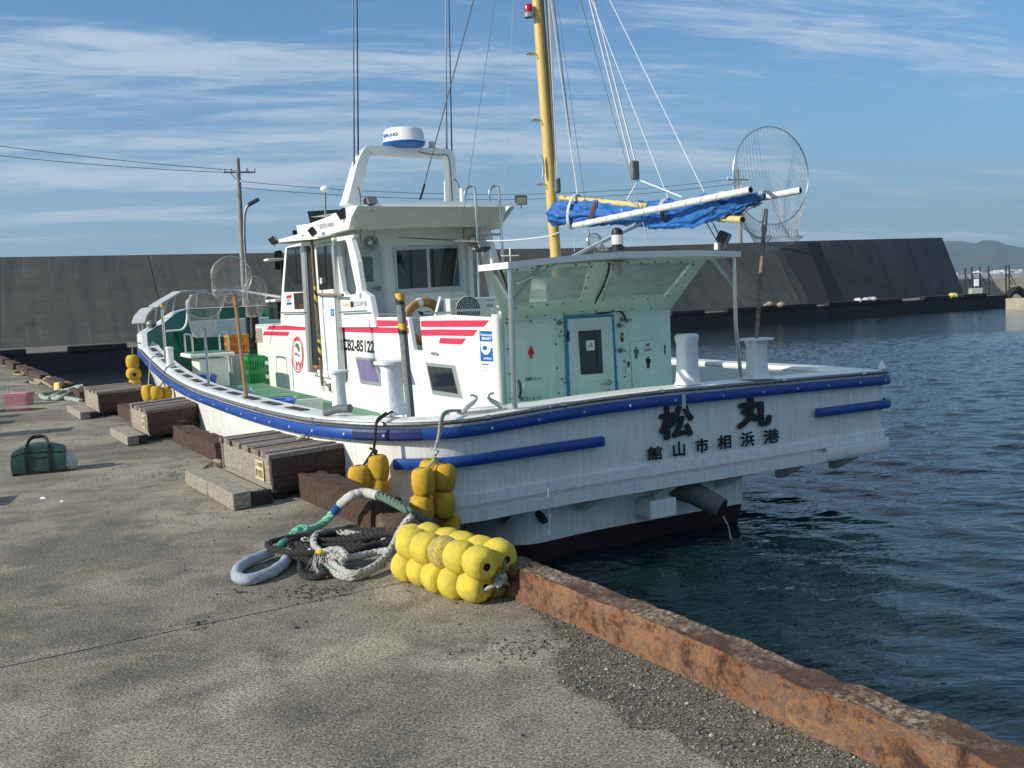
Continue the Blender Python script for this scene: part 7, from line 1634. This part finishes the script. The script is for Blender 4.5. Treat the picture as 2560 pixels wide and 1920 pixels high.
eyeB = [G('H', 720, 930, .045), G('H', 700, 965, .03), G('H', 690, 1000, .03), G('H', 680, 1040, .035), G('H', 672, 1062, .04)]
for P in (eyeA, eyeB): rope_mb(P, .027, .14, 3, 12, 8, .24).build('strand', rope_g, t_, smooth=S).data.transform(Matrix.Translation(-Vector((p0.x, p0.y, 0))))
P = [G('H', 700, 915, .05), G('H', 760, 880, .07), G('H', 800, 905, .05), G('H', 740, 945, .06), G('H', 690, 930, .07), G('H', 750, 900, .09)]; rope_mb(P, .024, .13, 3, 10, 8, .24).build('splice', rope_g, t_, smooth=S).data.transform(Matrix.Translation(-Vector((p0.x, p0.y, 0))))
slv = [G('H', 550, 1050, .045), G('H', 480, 1078, .042), G('H', 400, 1112, .038), G('H', 340, 1148, .036), G('H', 308, 1190, .034), G('H', 318, 1228, .034), G('H', 372, 1242, .034), G('H', 450, 1228, .034), G('H', 530, 1200, .034), G('H', 600, 1160, .034), G('H', 650, 1110, .036), G('H', 676, 1060, .042)]
MB().tube(r_(smoothpath(slv, 7)), .034, 18, rf=lambda a_, s: 1+.07*sin(s*38+sin(a_)*2)*max(0, sin(a_*2))+.05*noise.noise(Vector((s*12, cos(a_)*2, sin(a_)*2)))).build('sleeve', sleeve, t_, smooth=radians(60))
# white braided rope in big loops
p0 = G('H', 1050, 1200, .0); t_ = onq('braided_rope', 'off-white braided rope in loose loops beside the floats', 'rope', p0)
W1 = [G('H', 1520, 800, .30), G('H', 1490, 830, .27), G('H', 1440, 900, .20), G('H', 1400, 980, .12), G('H', 1365, 1060, .07), G('H', 1320, 1120, .05), G('H', 1220, 1190, .03), G('H', 1120, 1225, .025), G('H', 1030, 1215, .025), G('H', 960, 1180, .03), G('H', 890, 1120, .04), G('H', 820, 1050, .05), G('H', 775, 1000, .05), G('H', 775, 965, .05), G('H', 810, 985, .045), G('H', 860, 1040, .04), G('H', 910, 1100, .03)]
W2 = [G('H', 1380, 1040, .09), G('H', 1280, 1050, .07), G('H', 1160, 1075, .07), G('H', 1060, 1090, .08), G('H', 980, 1080, .09), G('H', 900, 1055, .10), G('H', 850, 1010, .10), G('H', 840, 960, .09), G('H', 880, 920, .08), G('H', 960, 915, .07), G('H', 1080, 920, .07), G('H', 1200, 935, .06), G('H', 1290, 955, .06), G('H', 1340, 985, .06)]
W3 = [G('H', 940, 1100, .06), G('H', 1000, 1150, .05), G('H', 1100, 1200, .05), G('H', 1220, 1170, .05), G('H', 1330, 1090, .07), G('H', 1390, 1000, .12)]
W4 = [G('H', 905, 1055, .10), G('H', 960, 1035, .12), G('H', 1030, 1040, .12), G('H', 1062, 1085, .10), G('H', 1020, 1125, .08)]
for P in (W1, W2, W3, W4): rope_mb(P, .0215, .13, 4, 12, 8, .26).build('strand', rope_w, t_, smooth=radians(50)).data.transform(Matrix.Translation(-Vector((p0.x, p0.y, 0))))
mb = MB(); kc = G('H', 900, 1060, .10)
for k in range(70):                               # frayed tassel
    a_ = kc+Vector((random.gauss(0, .02), random.gauss(0, .015), random.uniform(-.01, .02))); e_ = a_+Vector((random.gauss(.0, .03), random.gauss(-.06, .03), -.085)); mb.tube([a_, (a_+e_)/2+Vector((random.gauss(0, .012), 0, .012)), e_], .0026, 3)
mb.build('frayed_end', rope_w, t_).data.transform(Matrix.Translation(-Vector((p0.x, p0.y, 0))))
kk = G('H', 885, 1052, .12); MB().ball(kk-Vector((p0.x, p0.y, 0)), .02, 10, 8, sc=(1.2, .8, .8)).build('yellow_tie', yel, t_, smooth=S)
# old black rope pile
p0 = G('H', 800, 1150, 0); t_ = onq('black_rope_pile', 'tangled pile of old black rope under the white loops', 'rope', p0)
rr_ = random.Random(5)
ctr = G('H', 1010, 1040, 0)
for k in range(9):
    P = []; R1 = rr_.uniform(.18, .40); R2 = rr_.uniform(.12, .30); ph = rr_.random()*6; cx_ = ctr+Vector((rr_.uniform(-.14, .12), rr_.uniform(-.10, .10), 0)); zb = .018+.012*(k % 5)
    for i in range(13):
        a_ = ph+2*pi*i/12*.97; P.append(Vector((cx_.x+R1*cos(a_)*(1+.18*rr_.uniform(-1, 1)), cx_.y+R2*sin(a_)*(1+.2*rr_.uniform(-1, 1)), zb+rr_.uniform(0, .03))))
    rope_mb(P, .021, .11, 3, 8, 6, .2).build('strand', rope_b, t_, smooth=S).data.transform(Matrix.Translation(-Vector((p0.x, p0.y, 0))))
P = [G('H', *a_) for a_ in ((760, 1060, .03), (750, 1150, .02), (770, 1210, .02), (850, 1225, .02), (920, 1200, .03), (880, 1150, .04), (810, 1110, .04), (760, 1090, .05), (720, 1040, .03))]
rope_mb(P, .021, .11, 3, 8, 6, .2).build('strand', rope_b, t_, smooth=S).data.transform(Matrix.Translation(-Vector((p0.x, p0.y, 0))))
tag(MB().ball(G('H', 952, 1218, .012), .012, 8, 6).build('red_tag', rink, smooth=S), 'tiny red scrap lying under the rope loops', 'scrap')

# heap of floats strung together
fb0 = G('H', 1420, 1262, 0); fb1 = G('H', 1950, 1448, 0); dr_ = (fb1-fb0).normalized(); pr_ = Vector((-dr_.y, dr_.x, 0))
if pr_.y < 0: pr_ = -pr_
t_ = onq('float_bundle', 'heap of lemon yellow floats strung together on the quay foreground', 'floats', fb0)
Lb = (fb1-fb0).length; nf = 5; fr = .092; sp = Lb/(nf-.35); rnd_ = random.Random(11)
for k in range(nf):
    c_ = dr_*(sp*(k+.1))
    for j, (w_, z_, kd) in enumerate(((.07, .085, 1), (.235, .085, 1), (-.015+.0, .0, None), (.06, .235, 1), (.225, .225, 1))):
        if kd is None: continue
        kd = 2 if (j == 3 and k == 2) or (j == 1 and k == 4) else 1
        add_float(t_, c_+pr_*(w_+rnd_.uniform(-.012, .012))+Vector((0, 0, z_+rnd_.uniform(-.008, .008)))+dr_*(.07*(j == 3)+.02*(j == 4)-.04*(j == 1)), fr*rnd_.uniform(.96, 1.06), sp*rnd_.uniform(.98, 1.04), dr_+pr_*rnd_.uniform(-.2, .2)+Vector((0, 0, rnd_.uniform(-.16, .12))), kd, rnd_.random()*6)
add_float(t_, dr_*(-.07)+pr_*.16+Vector((0, 0, .215)), fr*.95, sp, dr_+Vector((0, 0, .1)), 1)
en_ = dr_*(sp*(nf-.3))
for w_, z_ in ((.06, .235), (.225, .225), (.07, .085), (.235, .085)):
    rope_mb([en_+pr_*w_+Vector((0, 0, z_))-dr_*(.10), en_+pr_*w_+Vector((0, 0, z_))-dr_*.015, en_+pr_*.15+Vector((0, 0, .13))+dr_*.05], .010, None, 3, 8, 6).build('rope', rope_dg if z_ > .2 else rope_w, t_, smooth=S)
for k in range(5): rope_mb([en_+pr_*.15+Vector((0, 0, .13))+dr_*.04+Vector((rnd_.uniform(-.03, .03), rnd_.uniform(-.03, .03), rnd_.uniform(-.03, .03))) for _ in range(4)], .009, None, 3, 6, 4).build('knot', rope_w, t_, smooth=S)

# cooler bag
pL = gz(q('G', 125, 1388)); pR = gz(q('G', 640, 1340)); wv_ = (pR-pL); W_ = wv_.length; wn = wv_.normalized(); dn = Vector((-wn.y, wn.x, 0)); t_ = thing('cooler_bag', 'green fabric cooler bag with black straps and a top handle', 'bag', pL); H_ = .285; Dp = .30
seg = 12; mb = MB(); gx, gy, gz_ = 14, 8, 9; 
def bagp(a_, b_, c_):                             # rounded, slightly slumped box
    x = (a_-.5)*2; y = (b_-.5)*2; z = c_; e = .18
    bul = 1+.05*sin(pi*z); X = W_/2*x*(bul-.03*z); Y = Dp/2*y*(bul-.04*z); Z = H_*z*(1-.12*(abs(x)**3)*z)+(.012*cos(x*2.2) if z > .9 else 0)
    p = Vector((X, Y, Z)); p += noise.noise_vector(p*7)*.008; return wn*(p.x+W_/2)+dn*(p.y+Dp/2)+Vector((0, 0, max(0, p.z)))
bm = bmesh.new(); bmesh.ops.create_grid(bm, x_segments=1, y_segments=1, size=1); bm.free()
def cubegrid(n_, fn):
    mb = MB()
    faces = [lambda u, v: (u, 0, v), lambda u, v: (1-u, 1, v), lambda u, v: (0, 1-u, v), lambda u, v: (1, u, v), lambda u, v: (u, v, 1), lambda u, v: (u, 1-v, 0)]
    for g in faces:
        vs = [fn(*g(i/n_, j/n_)) for j in range(n_+1) for i in range(n_+1)]
        mb.add(vs, [(j*(n_+1)+i, j*(n_+1)+i+1, (j+1)*(n_+1)+i+1, (j+1)*(n_+1)+i) for j in range(n_) for i in range(n_)])
    return mb
o = cubegrid(14, bagp).build('body', bag_g, t_, smooth=radians(60), bevel=.012)
strap = mat('black_webbing', (.012, .012, .013), .8)
def bagstrip(pts, w_, th, name='strap', m_=strap):
    P = [bagp(*p) for p in pts]; mb = MB(); n_ = len(P); vs = []
    for i, p in enumerate(P):
        d_ = (P[min(i+1, n_-1)]-P[max(i-1, 0)]).normalized(); nrm_ = (-dn if pts[i][1] < .02 else Vector((0, 0, 1))); s_ = d_.cross(nrm_).normalized()*w_
        vs += [p-s_+nrm_*.001, p+s_+nrm_*.001, p+s_+nrm_*th, p-s_+nrm_*th]
    mb.add(vs, [(i*4+k, i*4+(k+1) % 4, (i+1)*4+(k+1) % 4, (i+1)*4+k) for i in range(n_-1) for k in range(4)]+[(3, 2, 1, 0), tuple((n_-1)*4+k for k in range(4))]); return mb.build(name, m_, t_)
for x_ in (.30, .74):
    bagstrip([(x_, 0, z_) for z_ in (.02, .2, .4, .6, .8, .99)], .018, .006); bagstrip([(x_, y_, 1) for y_ in (.0, .2, .4)], .018, .006)
bagstrip([(x_, 0, .80) for x_ in [i/10 for i in range(11)]], .006, .004, 'zip'); bagstrip([(x_, 0, .60) for x_ in (.36, .45, .55, .68)], .006, .004, 'zip'); bagstrip([(x_, 0, .04) for x_ in [i/10 for i in range(11)]], .016, .005, 'base_trim')
for x_ in (0,): pass
hp_ = [bagp(.30, .05, 1), bagp(.34, .2, 1)+Vector((0, 0, .05)), bagp(.42, .4, 1)+Vector((0, 0, .075)), bagp(.56, .4, 1)+Vector((0, 0, .08)), bagp(.68, .3, 1)+Vector((0, 0, .06)), bagp(.74, .05, 1)]
MB().tube(smoothpath(hp_, 5), .011, 8, flat=1.8).build('handle', strap, t_, smooth=S); MB().tube([hp_[2], hp_[3]], .019, 8).build('handle_grip', strap, t_, smooth=S)
mb = MB(); mb.ball(Vector((0, 0, .105)), .10, 18, 14, sc=(.75, .8, 1.05)); mb.v = [tuple(Vector(v)+noise.noise_vector(Vector(v)*14)*.022) for v in mb.v]
o = mb.build('plastic_bag', mat('translucent_plastic_bag', (.42, .43, .42), .3, var=.4, vscale=20), smooth=radians(30)); o.location = gz(q('G', 690, 1325)); tag(o, 'crumpled clear plastic bag beside the green cooler bag', 'plastic bag')

# pink shopping basket
pc = gz(q('G', 198, 682)); t_ = thing('shopping_basket', 'pink plastic basket with its handle up on the quay', 'basket', pc); mb = MB(); bw_, bd_, bh_ = .175, .13, .235
def bk(a_, z_): k = 1+.20*z_/bh_; return a_*k
for side_ in range(4):
    cols_ = 9 if side_ % 2 == 0 else 7
    for k in range(cols_+1):
        f_ = -1+2*k/cols_
        pts = []
        for z_ in (0.0, bh_*.5, bh_):
            K = 1+.22*z_/bh_; x, y = (f_*bw_, -bd_) if side_ == 0 else (bw_, f_*bd_) if side_ == 1 else (f_*bw_, bd_) if side_ == 2 else (-bw_, f_*bd_); pts.append((x*K, y*K, z_))
        mb.tube(pts, .0055, 4)
    for z_ in (0.01, .06, .10, .14, .18, bh_-.01):
        K = 1+.22*z_/bh_; P = [(-bw_, -bd_), (bw_, -bd_), (bw_, bd_), (-bw_, bd_)]; a_, b_ = P[side_], P[(side_+1) % 4]; mb.tube([(a_[0]*K, a_[1]*K, z_), (b_[0]*K, b_[1]*K, z_)], .006 if z_ < .2 else .012, 4)
mb.box((-bw_, -bd_, 0), (bw_, bd_, .012)); mb.build('basket', plast_p, t_)
K = 1.2; MB().prism([(-bw_*K, -bd_*K, bh_*.82), (bw_*K, -bd_*K, bh_*.82), (bw_*K, bd_*K, bh_*.82), (-bw_*K, bd_*K, bh_*.82)], [(-bw_*1.25, -bd_*1.25, bh_), (bw_*1.25, -bd_*1.25, bh_), (bw_*1.25, bd_*1.25, bh_), (-bw_*1.25, bd_*1.25, bh_)]).build('rim', plast_p, t_, bevel=.006)
MB().tube(smoothpath([(-bw_*1.15, 0, bh_), (-bw_*1.1, 0, bh_+.12), (-bw_*.9, 0, bh_+.145), (bw_*.9, 0, bh_+.145), (bw_*1.1, 0, bh_+.12), (bw_*1.15, 0, bh_)], 4), .008, 6).build('handle', plast_p, t_, smooth=S)
# upturned yellow tub
pc = gz(q('G', 620, 548)); t_ = thing('tub', 'upturned pale yellow plastic tub beyond the farthest wooden step', 'tub', pc)
MB().lathe([(.185, 0), (.19, .012), (.175, .02), (.165, .16), (.155, .20), (.13, .205), (.02, .205)], None, 26).build('body', plast_y, t_, smooth=radians(40)); MB().lathe([(.192, .0), (.195, .014), (.18, .02)], None, 26).build('rim', plast_y, t_, smooth=S)
# rope heaps farther along
def heap(name, label, P_, r_, m_, kk=.14):
    p0 = gz(q('G', *P_[0][:2])); t_ = thing(name, label, 'rope', p0); 
    rope_mb([gz(q('G', x, y), z)-p0 for x, y, z in P_], r_, None, 3, 8, 7, .2).build('strand', m_, t_, smooth=S); return t_, p0
pale = mat('pale_green_rope', (.36, .42, .36), .85, var=.3, vscale=20, bump=.4, bscale=90)
t_, p0 = heap('pale_rope', 'pale green thick mooring rope looped by the yellow tub', [(820, 495, .22), (760, 505, .20), (700, 525, .10), (600, 545, .05), (500, 560, .05), (420, 575, .05), (412, 595, .05), (470, 612, .05), (560, 600, .06), (640, 610, .05), (760, 628, .04), (800, 640, .03)], .045, pale)
rope_mb([gz(q('G', x, y), z)-p0 for x, y, z in ((700, 525, .14), (620, 550, .10), (560, 580, .09), (500, 600, .06), (560, 615, .05), (640, 590, .09), (700, 560, .12))], .04, None, 3, 8, 7, .2).build('strand', pale, t_, smooth=S)
t_, p0 = heap('tan_rope_heap', 'tan rope heaped against the kerb before the yellow tub', [(250, 455, .03), (320, 440, .04), (400, 450, .05), (450, 465, .05), (500, 490, .04), (520, 510, .03), (470, 470, .07), (400, 440, .08), (340, 430, .06), (300, 450, .04), (380, 465, .04), (440, 425, .14), (480, 405, .2), (520, 420, .16)], .035, rope_t)
t_, p0 = heap('far_rope_heap', 'small coil of tan rope farther up the quay edge', [(110, 375, .03), (160, 360, .05), (220, 365, .05), (290, 372, .04), (240, 385, .03), (170, 380, .05), (130, 368, .07), (200, 355, .08), (280, 362, .06)], .035, rope_t)
t_, p0 = heap('frayed_rope', 'short frayed rope tucked behind the nearest wooden step', [(2000, 1325, .05), (2040, 1290, .07), (2110, 1240, .10), (2160, 1235, .12), (2190, 1260, .10)], .022, rope_t)
mb = MB()
for k in range(60): a_ = gz(q('G', 2190, 1300), .05)+Vector((random.uniform(-.1, .1), random.uniform(-.08, .08), 0)); mb.tube([a_, a_+Vector((random.uniform(-.03, .03), random.uniform(-.03, .03), random.uniform(.0, .08))), a_+Vector((random.uniform(-.05, .05), random.uniform(-.05, .05), .0))], .004, 3)
o = mb.build('frayed_tuft', rope_t); tag(o, 'tuft of frayed brown fibre behind the nearest wooden step', 'fibre tuft')
# scraps
scr = mat('paper_scrap', (.75, .74, .70), .8)
for lb, c, x, y, s_ in (('folded white paper scrap on the quay left of the near step', 'G', 430, 1608, .03), ('tiny white scrap just right of the paper scrap', 'G', 612, 1640, .014)):
    v = gz(q(c, x, y)); mb = MB(); mb.add([v+Vector((-s_, -s_*.6, .002)), v+Vector((s_, -s_*.5, .004)), v+Vector((s_*.7, s_*.8, .004)), v+Vector((-s_*.6, s_*.5, .02)), v+Vector((0, 0, .016))], [(0, 1, 4), (1, 2, 4), (2, 3, 4), (3, 0, 4)]); tag(mb.build('paper_scrap', scr), lb, 'scrap')
for lb, c, x, y, s_ in (('rust chip lying alone below the rope eye', 'H', 720, 1578, .02), ('small dark chip in the left foreground concrete', 'H', 40, 1556, .018), ('pair-like dark flake near the grey canvas eye', 'H', 345, 1330, .016)):
    v = gz(q(c, x, y)); mb = MB(); stone(mb, v+Vector((0, 0, .006)), s_); mb.v = [tuple((p_[0], p_[1], p_[2]*.6)) for p_ in mb.v]; tag(mb.build('rust_chip', mat('rust_chip', (.05, .03, .022), .9)), lb, 'chip')
# shallow puddle near the basket
pm = mat('puddle_water', (.03, .03, .028), .03, spec=.8)
mb = MB(); c_ = gz(q('G', 130, 735)); R0_ = [c_+Vector((.55*cos(a_)*(1+.25*noise.noise(Vector((cos(a_)*2, sin(a_)*2, 4)))), .30*sin(a_)*(1+.3*noise.noise(Vector((cos(a_)*2, sin(a_)*2, 9)))), .004)) for a_ in [2*pi*k/40 for k in range(40)]]
mb.add(R0_, [tuple(range(40))]); tag(mb.build('puddle', pm), kind='structure')
# unseen boxes added left of the view, stand-ins for unknown shadow casters
def caster_box(v, label, n_=1, w_=.32, d_=.22, h_=.26, rz=.3):
    t_ = thing('shadow_caster', label, 'shadow caster', v, 'unseen boxes added left of the view to cast shadows', rz)
    for k in range(n_): MB().box((-w_, -d_, k*(h_+.03)), (w_, d_, k*(h_+.03)+h_)).build('body', plast_w, t_, bevel=.02); MB().box((-w_-.01, -d_-.01, k*(h_+.03)+h_), (w_+.01, d_+.01, k*(h_+.03)+h_+.03)).build('lid', wink, t_, bevel=.01)
    return t_
def edgeL(px, py, off): v = gz((px, py)); return v-Vector((sd.x, sd.y, 0)).normalized()*(-off)
for k, (c, x, y, h_off, n_, lb) in enumerate((('G', 190, 780, .75, 1, 'farthest unseen box added left of the view to cast a shadow'), ('G', 130, 845, .8, 1, 'second farthest unseen box added left of the view to cast a shadow'), ('G', 700, 915, 1.6, 2, 'pair of stacked unseen boxes added left of the view to cast a shadow'), ('G', 120, 1612, .5, 1, 'unseen box nearest the camera, added left of the view to cast a shadow'))):
    v = gz(q(c, x, y)); d_ = Vector((sd.x, sd.y, 0)).normalized()
    Lsh = (.29*n_)/math.tan(SUN_EL); p = v+d_*(Lsh+.3)
    while True:                                   # keep it outside the frame
        P = p+Vector((.4, 0, .3))-EYE; xx = 1280+FPX*P.dot(CR)/P.dot(cf)
        if xx < -30: break
        p += d_*.1
    caster_box(p, lb, n_)
